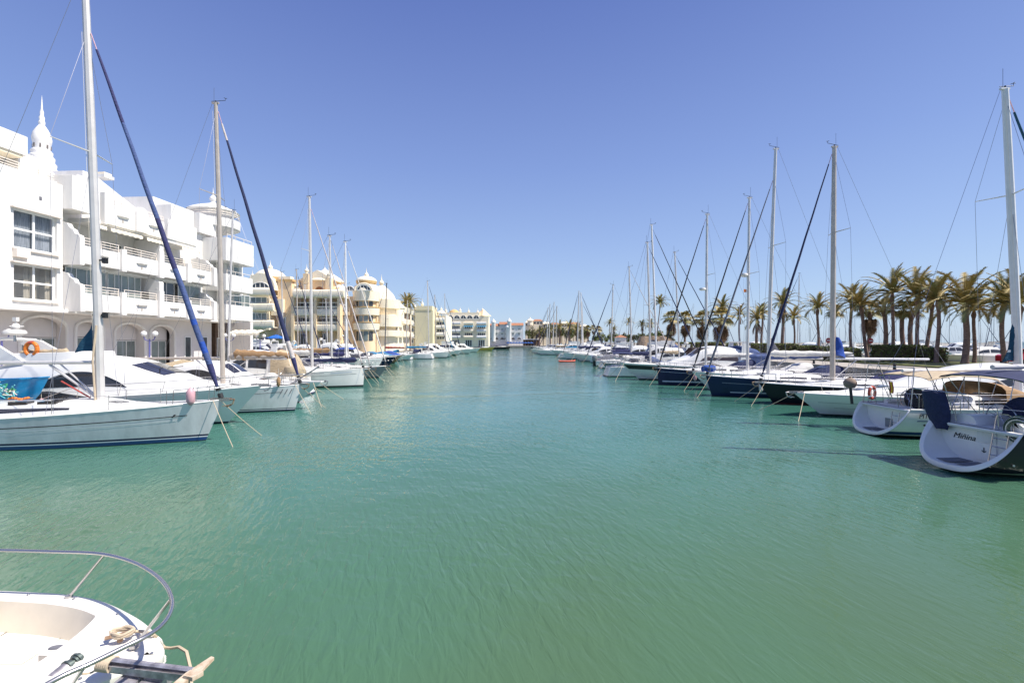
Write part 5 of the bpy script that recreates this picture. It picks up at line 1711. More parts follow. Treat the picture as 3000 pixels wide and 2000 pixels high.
def U(px, w=0.0):
    """distance along the facade whose point (offset w outwards) shows at photograph column px"""
    d = (33.75 - w) / (0.0675 - (px - 1500) / F)
    return d * KU


W = Wall(wb, (0, 0, 0), (0, 1, 0), (1, 0, 0))


def zf(py, px, w=0.0):
    return Z(py, U(px, w) / KU)


zq = QL
UE = 49.5
# shell
part_box(wb, 'main_wall', -14, -1.9, 20, UE, 6.3, 15.2, STUC)
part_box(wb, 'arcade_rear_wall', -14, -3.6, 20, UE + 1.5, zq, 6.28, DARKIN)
part_box(wb, 'overhang_soffit', -3.59, -0.2, 20, UE + 1, 6.05, 6.28, STUC)
# bay section with the big curtained windows
zb0, zb1, zc0, zc1 = 6.75, 9.15, 10.1, 12.7
a0, a1 = U(38, -.6), U(165, -.6)
b0, b1 = 26.8, U(182, -.6)
for (p0, p1, q0, q1) in ((b0, b1, 6.3, zb0), (b0, b1, zb1, zc0), (b0, b1, zc1, 15.15), (b0, a0, zb0, zb1), (a1, b1, zb0, zb1), (b0, a0, zc0, zc1), (a1, b1, zc0, zc1)):
    W.box('bay_wall', p0, p1, -1.89, -0.6, q0, q1, STUC)
W.window(a0, a1, zc0, zc1, -0.85, 2, 2, PANET, 0.13, curtain=(CURT, False))
W.window(a0, a1, zb0, zb1, -0.85, 2, 2, PANET, 0.13, curtain=(CURTB, True))
for z in (zb1, zc1):
    W.box('window_hood', a0 - 0.2, a1 + 0.2, -0.599, -0.35, z, z + 0.09, RAILW)
for z in (zb0, zc0):
    W.box('window_sill', a0 - 0.1, a1 + 0.1, -0.599, -0.45, z - 0.1, z, RAILW)
for (z0_, z1_) in ((6.4, 7.75), (9.75, 11.0)):
    W.balcony(21.5, b0 - 0.3, -0.2, z0_, z1_, STUC, spout=False)
W.window(22, b0 - 0.2, 7.9, 9.3, -1.88, 3, 1, PANE)
W.window(22, b0 - 0.2, 11.2, 12.9, -1.88, 3, 1, PANE)
W.box('downpipe', b0 + 0.1, b0 + 0.25, -0.598, -0.45, 6.4, 13.0, STUC)
W.box('terrace_parapet', 21.5, b1 - 0.3, -0.9, -0.7, 15.16, 15.3, STUC)
g = G()
for k in range(3):
    W.box('', 21.5, b1 - 0.4, -0.85, -0.8, 15.42 + 0.17 * k, 15.47 + 0.17 * k, None, build=False, g=g)
for k in range(9):
    W.box('', 21.6 + k * 1.2, 21.66 + k * 1.2, -0.86, -0.79, 15.3, 15.8, None, build=False, g=g)
g.build('terrace_rail', RAILW, wb)
g = G(); W.box('', U(113, -.6), U(120, -.6), -0.6, -0.57, zf(578, 116), zf(568, 116), None, build=False, g=g); g.build('wall_vent', C_GREY, wb)
# attic block and sawtooth roofs
W.box('attic_block', 20, 31.2, -6, -1.6, 16.7, 18.0, STUC)
W.box('attic_underside', 20, 31.0, -3.5, -1.7, 16.5, 16.69, CREAML)
W.box('attic_rear_wall', 20, 30.9, -6, -3.5, 15.21, 16.69, STUC)


def sawtooth(u0, u1, z0, z1, w0=-9, w1=-2.3):
    g = G()
    pts = [W.p(u0, w1, 15.0), W.p(u0, w1, z0), W.p(u0 + 0.9, w1, z0), W.p(u1, w1, z1), W.p(u1, w1, 15.0)] if z1 > 15.05 else [W.p(u0, w1, 15.0), W.p(u0, w1, z0), W.p(u0 + 0.9, w1, z0), W.p(u1, w1, 15.05)]
    g.prism(pts, (w0 - w1, 0, 0))
    g.build('sloping_roof_wall', STUC, wb)


sawtooth(31.21, 35.2, 17.1, 15.5)
sawtooth(35.6, 42.0, 17.4, 15.1)
W.box('chimney_cap', U(297, -2.3), U(330, -2.3) - 0.1, -3.2, -2.2, 17.5, 17.75, STUC)
W.box('chimney_cap', U(300, -2.3), U(326, -2.3) - 0.1, -3.1, -2.3, 17.75, 17.95, CREAML)
W.box('roof_block', 41.7, 46.6, -8, -2.0, 15.21, 17.3, STUC)
W.box('roof_block', 33.5, 34.9, -2.299, -0.5, 13.9, 16.3, STUC)
# projecting fins with stepped heads
def fin(u0, u1, w0, w1, z0, z1, knob=True):
    g = G()
    n = 10
    pts = [W.p(0, w0, z0), W.p(0, w1, z0)]
    H = z1 - z0
    for (fw, fz) in ((1.0, 0.60), (0.97, 0.66), (0.84, 0.70), (0.8, 0.78), (0.68, 0.84), (0.62, 0.93), (0.45, 0.97), (0.3, 1.0), (0.0, 1.0)):
        pts.append(W.p(0, w0 + (w1 - w0) * fw, z0 + H * fz))
    pts = [(q[0], u0, q[2]) for q in pts]
    g.prism(pts, (0, u1 - u0, 0))
    o = g.build('balcony_fin', STUC, wb)
    if knob:
        k = G(); k.lathe([(0.02, z1 - 0.02), (0.16, z1), (0.2, z1 + 0.15), (0.12, z1 + 0.28), (0.02, z1 + 0.34)], 10, (w0 + (w1 - w0) * 0.25, (u0 + u1) / 2))
        k.build('fin_knob', STUC, o)


u240 = U(236, 0.2)
fin(b1 + 0.02, b1 + 0.35, -1.88, 0.75, 6.15, 9.1)
fin(b1 + 0.02, b1 + 0.35, -1.88, 0.7, 9.5, 12.7)
W.box('upper_side_block', b1 + 0.02, b1 + 1.5, -1.88, 0.1, 13.5, 15.9, STUC)
bays = [(U(243, 0.3), U(352, 0.3)), (U(366, 0.3), U(462, 0.3)), (U(476, 0.3), U(545, 0.3)), (U(556, 0.3), U(620, 0.3))]
for i, (p0, p1) in enumerate(bays):
    W.balcony(p0, p1, 0.3, 6.25, 7.55, STUC, railz=0.6, slab=2.18, spout=(i != 0))
    W.balcony(p0, p1, 0.3, 9.7, 11.0, STUC, railz=0.6, slab=2.18, spout=True)
    if i < 3:
        q0 = p1 + 0.01; q1 = bays[i + 1][0] - 0.01
        big = i == 1
        W.box('balcony_pillar', q0, q1, -0.5, 0.5, 6.1, 8.4 if big else 7.9, STUC)
        W.box('balcony_pillar', q0, q1, -0.5, 0.5, 9.55, 11.9 if big else 11.3, STUC)
        if big:
            fin(q0 + 0.02, q1 - 0.02, -1.88, 0.45, 8.3, 9.68, False)
            fin(q0 + 0.02, q1 - 0.02, -1.88, 0.45, 11.8, 12.8, False)
            for z in (8.4, 11.9):
                k = G(); k.lathe([(0.02, z - 0.02), (0.2, z), (0.25, z + 0.2), (0.12, z + 0.35), (0.02, z + 0.42)], 10, (0.2, (q0 + q1) / 2)); k.build('pillar_knob', STUC, wb)
ue4 = bays[3][1]
fin(ue4 + 0.02, ue4 + 0.4, -1.88, 0.6, 6.15, 9.0)
fin(ue4 + 0.02, ue4 + 0.4, -1.88, 0.6, 9.6, 12.4)
# first floor glazed verandas, second floor windows
u = b1 + 0.4
segs = [(u, bays[0][1], 4, PANEG), (bays[0][1] + 0.1, bays[1][1] - 0.4, 5, PANEG), (bays[2][0], bays[2][1], 3, PANE), (bays[3][0], bays[3][1], 2, PANEG)]
for (p0, p1, n, pm) in segs:
    W.window(p0, p1, 6.5, 9.45, -0.9, n, 1, pm, 0.04)
W.box('veranda_lintel', b1 + 0.4, ue4, -1.88, -0.6, 9.46, 9.68, STUC)
for (p0, p1, n) in ((U(300, -1.9), U(352, -1.9), 3), (U(380, -1.9), U(400, -1.9), 1), (U(476, -1.9), U(528, -1.9), 3), (U(575, -1.9), U(605, -1.9), 2)):
    W.window(p0, p1, 10.0, 12.1, -1.895, n, 1, PANEG, 0.07, curtain=None)
# third floor slab, awnings, terraces
t3 = [(U(262, 0.1), U(298, 0.1)), (U(309, 0.1), U(404, 0.1)), (U(416, 0.1), U(480, 0.1)), (U(520, 0.1), U(578, 0.1))]
W.box('third_floor_slab', b1 + 1.52, U(580, 0.1), -1.88, -0.05, 12.95, 13.25, STUC)
for i, (p0, p1) in enumerate(t3):
    if i in (1, 2):
        W.balcony(p0, p1, 0.15, 13.1, 14.55, STUC, railz=0.5, slab=0, spout=True, bars=2)
    g = G()
    n = 12
    g.grid([[W.p(p0 + (p1 - p0) * k / n, w_, z_ - (0.07 * (k % 2) if w_ > 0.5 else 0)) for k in range(n + 1)] for w_, z_ in ((-0.2, 12.93), (0.55, 12.72), (0.56, 12.5))])
    g.build('awning', AWN, wb)
W.box('terrace_post', t3[0][0] + 1.0, t3[1][0] - 0.05, -0.1, 0.3, 13.0, 15.4, STUC)
g = G(); pr = [W.p((t3[1][1] + t3[2][0]) / 2 + 0.55 * math.cos(a), 0.1, 14.55 + 0.62 * math.sin(a) * (1 if math.sin(a) > 0 else 0)) for a in [k * PI / 10 for k in range(11)]]
g.prism([W.p((t3[1][1] + t3[2][0]) / 2 - 0.55, 0.1, 13.1)] [::1] + pr[::-1] + [W.p((t3[1][1] + t3[2][0]) / 2 + 0.55, 0.1, 13.1)], (0.25, 0, 0)); g.build('round_headed_pier', STUC, wb)
W.box('side_wall_block', U(490, 0), U(575, 0), -1.88, 0.05, 13.26, 15.0, STUC)
W.box('side_wall_upper', U(500, 0) + 0.5, U(560, 0), -1.88, -0.4, 15.0, 16.6, STUC)
# round gallery turret with low dome
tx, ty = -33.75 * 0 + (X(631, 50.5) + 33.75 - 0.0675 * 50.5), 50.5
ring(wb, tx - 0.4, ty, 6.2, 16.2, 1.0, 1.0, STUC, 'turret_shaft')
ring(wb, tx, ty, 15.9, 16.45, 0.9, 2.3, STUC, 'gallery_base')
ring(wb, tx, ty, 16.45, 17.35, 2.35, 2.4, STUC, 'gallery_parapet')
for z in (17.75, 17.98):
    G().tube([(tx + 2.28 * math.cos(a), ty + 2.28 * math.sin(a), z) for a in [k * PI / 16 for k in range(32)]], 0.05, 5, closed=True).build('gallery_rail', RAILW, wb)
ring(wb, tx - 0.2, ty, 16.5, 18.2, 1.9, 1.9, STUC, 'lantern_drum')
ring(wb, tx - 0.2, ty, 18.1, 18.3, 2.0, 2.5, STUC, 'dome_eave')
dome(wb, tx - 0.3, ty, 18.3, 2.5, 1.15, STUC, pointy=0.6)
finial(wb, tx - 0.3, ty, 19.3, 0.6, STUC)
W.box('turret_flank', 46.61, 49.0, -6, -1.4, 15.21, 17.2, STUC)
# corner balconies beyond the turret
for (z0_, z1_, x1_) in ((12.5, 14.9, 684 + 54), (9.4, 11.1, 735), (6.3, 7.9, 735)):
    p0, p1 = U(664, 0.6), U(x1_, 0.6)
    W.balcony(p0, p1, 0.7, z0_, z1_, STUC, railz=0.4, bars=1, slab=0, spout=False)
    W.box('balcony_end_wall', p0 - 0.2, p0 - 0.01, -2.5, 0.7, z0_, z1_, STUC)
    W.box('balcony_end_wall', p1 + 0.01, p1 + 0.2, -2.5, 0.7, z0_, z1_, STUC)
    W.box('balcony_floor', p0, p1, -2.5, 0.53, z0_, z0_ + 0.25, STUC)
part_box(wb, 'corner_wall', -6, -0.9, UE + 0.01, U(733, 0.0), 6.3, 12.6, STUC)
W.window(U(668, -.8), U(732, -.8), 8.0, 9.35, -0.89, 4, 1, PANEG, 0.06)
W.window(U(668, -.8), U(700, -.8), 11.2, 12.4, -0.89, 2, 1, PANEG, 0.06)
# arcade at quay level
def arcade(pairs, w, z1):
    u_prev = 24.0
    for (pa, pb, zt) in pairs:
        c0, c1 = U(pa, w), U(pb, w)
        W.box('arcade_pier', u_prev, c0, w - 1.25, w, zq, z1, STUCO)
        g = G()
        n = 16
        zs_ = zt - (c1 - c0) * 0.33
        rowf, rowb = [], []
        for k in range(n + 1):
            a = PI - PI * k / n
            uu = (c0 + c1) / 2 + (c1 - c0) / 2 * math.cos(a)
            zz = zs_ + (zt - zs_) * math.sin(a) ** 0.85
            rowf.append((uu, zz))
        g.grid([[W.p(q[0], w, z1) for q in rowf], [W.p(q[0], w, q[1]) for q in rowf], [W.p(q[0], w - 0.45, q[1]) for q in rowf], [W.p(q[0], w - 0.45, z1) for q in rowf]])
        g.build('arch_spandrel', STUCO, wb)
        g = G()
        path = [W.p(c0 - 0.06, w + 0.05, zq)] + [W.p((c0 + c1) / 2 + (q[0] - (c0 + c1) / 2) * 1.04, w + 0.05, q[1] + 0.1) for q in rowf] + [W.p(c1 + 0.06, w + 0.05, zq)]
        g.tube(path, 0.11, 6); g.build('arch_moulding', STUC, wb)
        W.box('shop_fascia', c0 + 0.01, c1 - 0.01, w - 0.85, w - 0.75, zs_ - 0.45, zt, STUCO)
        W.window(c0 + 0.02, c1 - 0.02, zq + 0.1, zs_ - 0.5, w - 0.85, 3, 1, PANEG, 0.06, name='shop_window')
        u_prev = c1
    W.box('arcade_pier', u_prev, UE, w - 0.45, w, zq, z1, STUCO)


arcade([(52, 186, 5.75), (216, 296, 5.55), (332, 418, 5.5), (436, 506, 5.45)], -2.3, 6.04)
for (pa, pb) in ((536, 556), (585, 604)):
    W.window(U(pa, -2.3), U(pb, -2.3), zq + 0.2, zq + 3.0, -2.29, 1, 1, PANE, 0.08, name='door')
part_box(wb, 'cafe_rear_wall', -9, -3.0, UE + 1.51, 56.5, zq, 6.29, mat('brown_cafe_wall', (0.2, 0.13, 0.09), 0.85, var=0.3))
W.box('corner_pier', U(733, -0.3), U(733, -0.3) + 0.5, -3.0, -0.3, zq, 6.29, STUCO)
W.window(UE + 1.7, 56.2, zq + 0.2, zq + 2.9, -2.99, 5, 1, PANE, 0.08, name='cafe_window')
for uu, zz in ((29.5, 9.5), (38.8, 8.2), (44.6, 11.6), (33.0, 8.0)):      # air conditioning boxes
    ac = W.box('air_conditioner', uu, uu + 0.8, -1.89 if uu > 32 else -0.6, (-1.89 if uu > 32 else -0.6) + 0.32, zz, zz + 0.55, RAILW)
# tall spire behind
sx, sy = X(108, 36.5) + 33.75 - 0.0675 * 36.5, 36.5
zt0 = 17.6
g = G()
g.lathe([(0.72 * r_, q_) for r_, q_ in [(1.4, 15.0), (1.4, 17.6), (1.3, 17.7), (1.36, 17.9), (1.2, 18.1), (1.25, 18.4), (1.05, 18.55), (1.1, 18.9), (0.9, 19.05), (0.93, 19.35), (0.72, 19.5), (0.75, 19.95), (0.8, 20.1), (0.85, 20.4), (0.75, 20.8), (0.5, 21.2), (0.25, 21.5), (0.3, 21.7), (0.22, 21.9), (0.25, 22.1), (0.16, 22.3), (0.17, 22.55), (0.09, 22.8), (0.05, 23.5), (0.01, 23.9)]], 20, (sx, sy))
g.build('spire', STUC, wb, sharp=25)
for k in range(5):
    a = -PI / 2 + k * 0.8 - 0.9
    g = G(); g.box(sx + 0.49 * math.cos(a) - 0.06, sx + 0.49 * math.cos(a) + 0.06, sy + 0.49 * math.sin(a) - 0.06, sy + 0.49 * math.sin(a) + 0.06, 19.58, 19.88); g.build('spire_window', DARKIN, wb)
# end awning over the quay
aw = thing('awning_shelter', 'white scalloped cafe awning at the far end of the white apartment building', 'awning', (0, 0, 0))
g = G(); xx0, xx1, yy = X(640, 47), X(735, 47), 47
g.grid([[(xx0 + (xx1 - xx0) * k / 10, y_, z_ - 0.08 * (k % 2)) for k in range(11)] for y_, z_ in ((50, 5.3), (48.6, 4.95), (48.58, 4.7))])
g.build('awning_cloth', AWN, aw)

# ---- street lamps with twin globes on the left quay
LAMPB = mat('violet_blue_lamp_post', (0.1, 0.1, 0.3), 0.5)
GLOBE = mat('white_lamp_globe', (0.8, 0.8, 0.8), 0.25, coat=0.4)


def quay_lamp(x, y, label, tall=3.0):
    t = thing('street_lamp', label, 'street lamp', (x, y, QL), 0.2, 'twin-globe lamps along the left quay')
    g = G(); g.lathe([(0.12, 0), (0.12, 0.3), (0.06, 0.4), (0.05, tall - 0.3)], 8); g.build('post', LAMPB, t)
    g = G(); g.tube(cat([(-0.38, 0, tall - 0.1), (-0.3, 0, tall - 0.35), (0, 0, tall - 0.45), (0.3, 0, tall - 0.35), (0.38, 0, tall - 0.1)], 3), 0.035, 6); g.build('arm', LAMPB, t)
    for sx_ in (-0.38, 0.38):
        g = G(); g.lathe([(0.2 * math.cos(a), 0.2 * math.sin(a)) if False else (max(0.01, 0.2 * math.cos(a)), tall + 0.1 + 0.2 * math.sin(a)) for a in [(-0.5 + k / 10) * PI for k in range(11)]], 14, (sx_, 0)); g.build('globe', GLOBE, t)


for (px, d, lab) in ((5, 29, 'twin-globe lamp at the left picture edge below the curtained windows'), (438, 35, 'twin-globe lamp in front of the fourth arch of the white building'), (672, 45, 'twin-globe lamp by the white cafe awning'), (762, 50, 'twin-globe lamp under the left wing of the cream palace')):
    quay_lamp(X(px, d), d, lab)
for (px, d, lab) in ((1010, 97.5, 'twin-globe lamp at the foot of the cream round tower'),):
    quay_lamp(X(px, d), d, lab, 3.6)

# ---- cream palace facing the camera
D = 100.0
cp = thing('cream_building', 'cream apartment palace with domes, bulging balconies and gable behind the side basin', 'building', (0, 0, 0))
V = Wall(cp, (0, D, 0), (1, 0, 0), (0, -1, 0))


def xd(px, w=0.0): return X(px, D - w)
def zd(py, w=0.0): return Z(py, D - w)


# (the rear mass and the two wings)
V.box('main_wall', xd(700), xd(1035), -14, 0, QL, zd(868), CREAM)
V.box('flank_wall', xd(1035), -29.8, -14, -0.5, QL, zd(880), CREAM)
z = {k: zd(v) for k, v in dict(p3t=853, p3b=876, w3t=885, w3b=902, p2t=905, p2b=924, w2t=931, w2b=946, p1t=949, p1b=967, w1t=974, w1b=1000).items()}
# left wing: three stacked balconies under an arched head and dome
V.box('left_wing', xd(728), xd(806), 0.02, 2.5, z['p1b'], zd(848), CREAML)
for (zt_, zb_) in ((zd(850), zd(872)), (zd(893), zd(915)), (zd(940), zd(962))):
    V.balcony(xd(733, 4), xd(803, 4), 4, zb_, zt_, CREAML, bars=0, slab=1.4, bulge=0.5, spout=False)
for (zt_, zb_) in ((zd(872), zd(890)), (zd(917), zd(938))):
    V.window(xd(737), xd(800), zb_, zt_ - 0.1, 2.52, 4, 1, PANEG, 0.12)
g = G()
n = 18
cxx, rr_ = xd(767, 2), (xd(806, 2) - xd(728, 2)) / 2
prof = [(cxx - rr_ * 1.08, zd(850, 2))] + [(cxx + rr_ * 1.08 * math.cos(PI - PI * k / n), zd(850, 2) + 3.6 * math.sin(PI * k / n) ** 0.8) for k in range(n + 1)] + [(cxx + rr_ * 1.08, zd(850, 2))]
g.prism([(q[0], D - 2.6, q[1]) for q in prof], (0, 5, 0))
g.build('arched_gable', CREAML, cp)


def lunette(par, x, y, zc, r, h, m=PANE, fm=FRAMEW, n=12, name='arched_window', bars=3):
    g = G()
    pts = [(x + r * math.cos(PI * k / n), y, zc + h * math.sin(PI * k / n)) for k in range(n + 1)]
    path = pts + [pts[0]]
    g.tube(path, 0.1, 5)
    for k in range(1, bars + 1):
        xx = x - r + 2 * r * k / (bars + 1)
        g.tube([(xx, y, zc), (xx, y, zc + h * math.sqrt(max(0, 1 - ((xx - x) / r) ** 2)))], 0.06, 4)
    o = g.build(name, fm, par)
    g = G(); g.poly([(q[0], q[1] - 0.0 + 0.03, q[2]) for q in pts]); g.build('pane', m, o)
    return o


lunette(cp, cxx, D - 2.68, zd(843, 2.7), 1.9, 1.2)
ring(cp, cxx, D + 1.5, zd(820), zd(812), 3.4, 3.5, OCHRE, 'dome_eave')
dome(cp, cxx, D + 1.5, zd(812), 3.2, 2.1, CREAML, pointy=0.1)
finial(cp, cxx, D + 1.5, zd(788), 0.75, CREAML)
finial(cp, xd(736), D + 0.5, zd(812), 0.55, CREAML)
finial(cp, xd(805), D + 0.5, zd(826), 0.5, CREAML)
# recess with chimney
V.box('stair_tower', xd(822), xd(862), 0.02, 1.2, QL + 3.5, zd(826), CREAM)
V.box('stair_tower_cap', xd(818), xd(866), -0.5, 1.5, zd(826), zd(820), OCHRE)
V.box('stair_tower_cap', xd(825), xd(859), -0.3, 1.3, zd(820), zd(812), CREAML)
V.box('blank_bay', xd(810), xd(842), 1.21, 2.2, zd(925), zd(878), CREAML)
V.window(xd(826), xd(846), zd(960), zd(930), 2.3 - 1.05, 2, 1, PANEG, 0.12)
# centre: terrace with gabled pavilion, two window rows
V.balcony(xd(862, 3), xd(1010, 3), 3, z['p3b'], z['p3t'], CREAML, bars=0, slab=3.0, bulge=0.6, spout=False)
V.box('pavilion', xd(880), xd(975), -5, -0.3, zd(868), zd(818), CREAM)
g = G()
g.prism([(xd(868), D + 0.2, zd(822)), (xd(928), D + 0.2, zd(790)), (xd(985), D + 0.2, zd(822))], (0, 5.5, 0)); g.build('gable_roof', CREAML, cp)
dome(cp, xd(930), D + 4, zd(820), 4.2, 3.3, CREAML, pointy=0.7)
finial(cp, xd(930), D + 4, zd(796), 0.7, CREAML)
g = G()
pts = [(xd(934) + 0.95 * math.cos(a), D + 0.28, zd(852) + 1.0 * math.sin(a)) for a in [k * PI / 12 for k in range(13)]] + [(xd(934) - 0.95, D + 0.28, zd(868)), (xd(934) + 0.95, D + 0.28, zd(868))]
g.poly(pts); g.build('arched_doorway', mat('brown_doorway', (0.25, 0.11, 0.05), 0.8), cp)
for px in (901, 966):
    part_box(cp, 'pinnacle_pier', xd(px) - 0.6, xd(px) + 0.6, D - 0.9, D + 0.25, zd(868), zd(803 if px < 950 else 815), CREAM)
    finial(cp, xd(px), D - 0.4, zd(803 if px < 950 else 815), 0.75, CREAML)
for (zt_, zb_, w_) in ((z['w3t'], z['w3b'], 0.05), (z['w2t'], z['w2b'], 0.05)):
    for (pa, pb) in ((864, 918), (926, 985)):
        V.window(xd(pa), xd(pb), zb_ - 0.5, zt_, w_, 5, 1, PANEG if pa > 900 else PANE, 0.14)
for (zt_, zb_) in ((z['p2t'], z['p2b']), (z['p1t'], z['p1b'])):
    for (pa, pb) in ((860, 920), (928, 990)):
        V.balcony(xd(pa, 2.5), xd(pb, 2.5), 2.5, zb_ - 0.25, zt_ - 0.05, CREAML, bars=0, slab=2.4, bulge=0.35, spout=False)
        V.box('balcony_coping', xd(pa, 2.5), xd(pb, 2.5), 2.1, 2.75, zt_ + 0.1, zt_ + 0.38, CREAML)
for px in (858, 924, 993):
    V.box('pilaster', xd(px, 2.8) - 0.3, xd(px, 2.8) + 0.3, 0.01, 3.0, QL, z['p3b'] + 0.3, CREAM)
for (pa, pb, zz) in ((864, 918, zd(923)), (926, 985, zd(925)), (864, 990, zd(882))):
    g = G(); g.grid([[(xd(pa, 1), D - 0.1, zz), (xd(pb, 1), D - 0.1, zz)], [(xd(pa, 2), D - 1.9, zz - 0.45), (xd(pb, 2), D - 1.9, zz - 0.45)], [(xd(pa, 2), D - 1.92, zz - 0.65), (xd(pb, 2), D - 1.92, zz - 0.65)]]); g.build('awning', AWN, cp)
for (pa, pb) in ((864, 900), (935, 962)):
    V.window(xd(pa), xd(pb), QL + 0.3, zd(976), 0.05, 4, 1, PANE, 0.12, name='shop_window')
for px_, py_, r_ in ((815, 820, 1.3), (851, 806, 1.2), (893, 806, 1.3), (985, 822, 1.4), (1003, 830, 1.2)):
    g = G(); g.lathe([(r_, zd(868)), (r_, zd(py_ + 18)), (r_ * 1.15, zd(py_ + 17)), (r_ * 0.95, zd(py_ + 11)), (r_ * 0.45, zd(py_ + 5)), (0.1, zd(py_))], 16, (xd(px_, -3), D + 3)); g.build('roof_turret', CREAML, cp)
V.balcony(xd(862), xd(885), 1.0, zd(868), zd(845), CREAML, bars=0, slab=0, bulge=0.1, spout=False)
# recess between centre and round tower
for (zt_, zb_) in ((zd(886), zd(903)), (zd(931), zd(948)), (zd(976), zd(997))):
    V.window(xd(997), xd(1018), zb_, zt_, 0.05, 2, 1, PANE, 0.12)
for (zt_, zb_) in ((zd(914), zd(924)), (zd(956), zd(968))):
    V.balcony(xd(995, 1.5), xd(1024, 1.5), 1.5, zb_, zt_, CREAM, bars=2, railz=0.9, slab=1.4, spout=False)
# round tower
rx = xd(1056, 3)
rr_ = (xd(1094, 3) - xd(1018, 3)) / 2
for (za, zb_) in ((zd(1000, 3), zd(966, 3)), (zd(966, 3), zd(945, 3)), (zd(922, 3), zd(901, 3)), (zd(877, 3), zd(850, 3))):
    pass
ring(cp, rx, D + 1, QL, zd(850), rr_ * 0.8, rr_ * 0.8, CREAM, 'tower_core')
for (za, zb_) in ((966, 947), (923, 903), (882, 853)):
    ring(cp, rx, D + 1, zd(za), zd(zb_), rr_ * 1.0, rr_ * 1.06, CREAML, 'round_balcony', n=36)
for (za, zb_) in ((946, 943), (902, 899)):
    ring(cp, rx, D + 1, zd(za), zd(zb_), rr_ * 1.08, rr_ * 1.08, OCHRE, 'balcony_coping', n=36)
for (zt_, zb_) in ((zd(883), zd(899)), (zd(925), zd(943)), (zd(970), zd(998))):
    for k, (da, pm) in enumerate(((-0.75, PANE), (-0.25, PANEG), (0.25, PANEG), (0.75, PANE))):
        g = G()
        R_ = rr_ * 0.82
        g.grid([[(rx + R_ * math.sin(da + q), D + 1 - R_ * math.cos(da + q), zz) for q in (-0.2, 0, 0.2)] for zz in (zb_, zt_)])
        g.build('window', pm, cp)
g = G()
prof = [(rr_ * 1.06, zd(853))] + [(rr_ * (0.2 + 0.86 * math.cos(a)), zd(853) + 1.95 * math.sin(a)) for a in [k * PI / 2 / 8 for k in range(9)]]
g.lathe(prof, 36, (rx, D + 1)); g.build('swelling_roof', CREAML, cp)
lunette(cp, rx + 0.3, D + 1 - rr_ * 1.02, zd(850, 3) + 0.1, 1.5, 1.2)
lunette(cp, rx - 3.0, D + 1 - rr_ * 0.72, zd(850, 3) + 0.1, 1.0, 1.0)
g = G(); g.tube([(rx + 0.3 + 1.9 * math.cos(a), D + 0.95 - rr_ * (1.03 - 0.1 * math.sin(a)), zd(850, 3) + 0.0 + 1.6 * math.sin(a)) for a in [k * PI / 12 for k in range(13)]], 0.22, 6); g.build('window_surround', CREAML, cp)
ring(cp, rx, D + 1, zd(830), zd(822), 2.15, 2.25, OCHRE, 'dome_eave')
dome(cp, rx, D + 1, zd(822), 2.2, 1.15, CREAML, pointy=0.1)
finial(cp, rx, D + 1, zd(812), 0.75, CREAML)
# corner tower and flank balconies
fx, fy = X(1118, 106), 106.0
g = G(); g.lathe([(3.3, QL), (3.3, 12.2), (3.5, 12.6), (3.3, 13.6), (2.7, 14.9), (1.8, 15.9), (1.0, 16.6), (0.75, 16.9)], 28, (fx, fy)); g.build('corner_tower', CREAML, cp)
finial(cp, fx, fy, 16.8, 0.95, CREAML)
lunette(cp, fx + 1.2, fy - 3.28, 12.4, 1.0, 1.0)
for k, (py0, py1, r_) in enumerate(((905, 880, 4.2), (958, 925, 4.6), (985, 968, 4.4))):
    ring(cp, fx, fy, Z(py0, fy), Z(py1, fy), r_, r_ * 1.03, CREAML, 'round_balcony', n=30)
for k in range(5):
    yy = 110 + k * 4.4
    for (z0_, z1_) in ((5.2, 6.6), (8.6, 10.0), (11.6, 13.2)):
        g = G()
        g.grid([[(-29.4 + q[0] * (1 if 0 < i < 8 else 0.3), yy + 3.6 * i / 8, q[1]) for i in range(9)] for q in ((0.0, z0_), (1.0, z0_ + 0.1), (1.1, z1_), (0.9, z1_), (0.0, z0_ + 0.2))])
        g.build('flank_balcony', CREAML, cp)
part_box(cp, 'rear_flank_wall', -44, -29.6, D + 8, 134, QL, 13.0, CREAML)
for k, (px0, py0, r_) in enumerate(((1142, 872, 2.4), (1158, 884, 2.2))):
    q_ = (X(px0, 116), 116.0)
    g = G(); g.lathe([(r_, 9.0), (r_, Z(py0 + 20, 116)), (r_ * 1.1, Z(py0 + 19, 116)), (r_ * 0.95, Z(py0 + 10, 116)), (r_ * 0.5, Z(py0 + 3, 116)), (0.2, Z(py0, 116))], 20, q_); g.build('flank_turret', CREAML, cp)
for py0, px0, s_ in ((878, 1148, 0.7), (890, 1162, 0.6)):
    finial(cp, X(px0, 116), 116, Z(py0, 116) - 1.0, s_, CREAML)
tx0 = thing('rooftop_shrub', 'green shrub on the roof terrace left of the gabled pavilion', 'shrub', (xd(868), D + 2, zd(862)))

# ---- awning over the quay by the white building, blue parasol
bp = thing('blue_parasol', 'royal blue flat parasol on the quay before the cream palace', 'parasol', (X(810, 64), 96.5, QL))
G().tube([(0, 0, 0), (0, 0, 3.4)], 0.05, 6).build('pole', STEEL, bp)
g = G(); g.lathe([(0.05, 4.0), (1.2, 3.6), (2.4, 3.25), (2.38, 3.1), (0.05, 3.5)], 8); g.build('canopy', mat('bright_blue_canvas', (0.01, 0.13, 0.55), 0.8), bp, sharp=15)
bp.location = (X(810, 97.8), 97.8, QL)

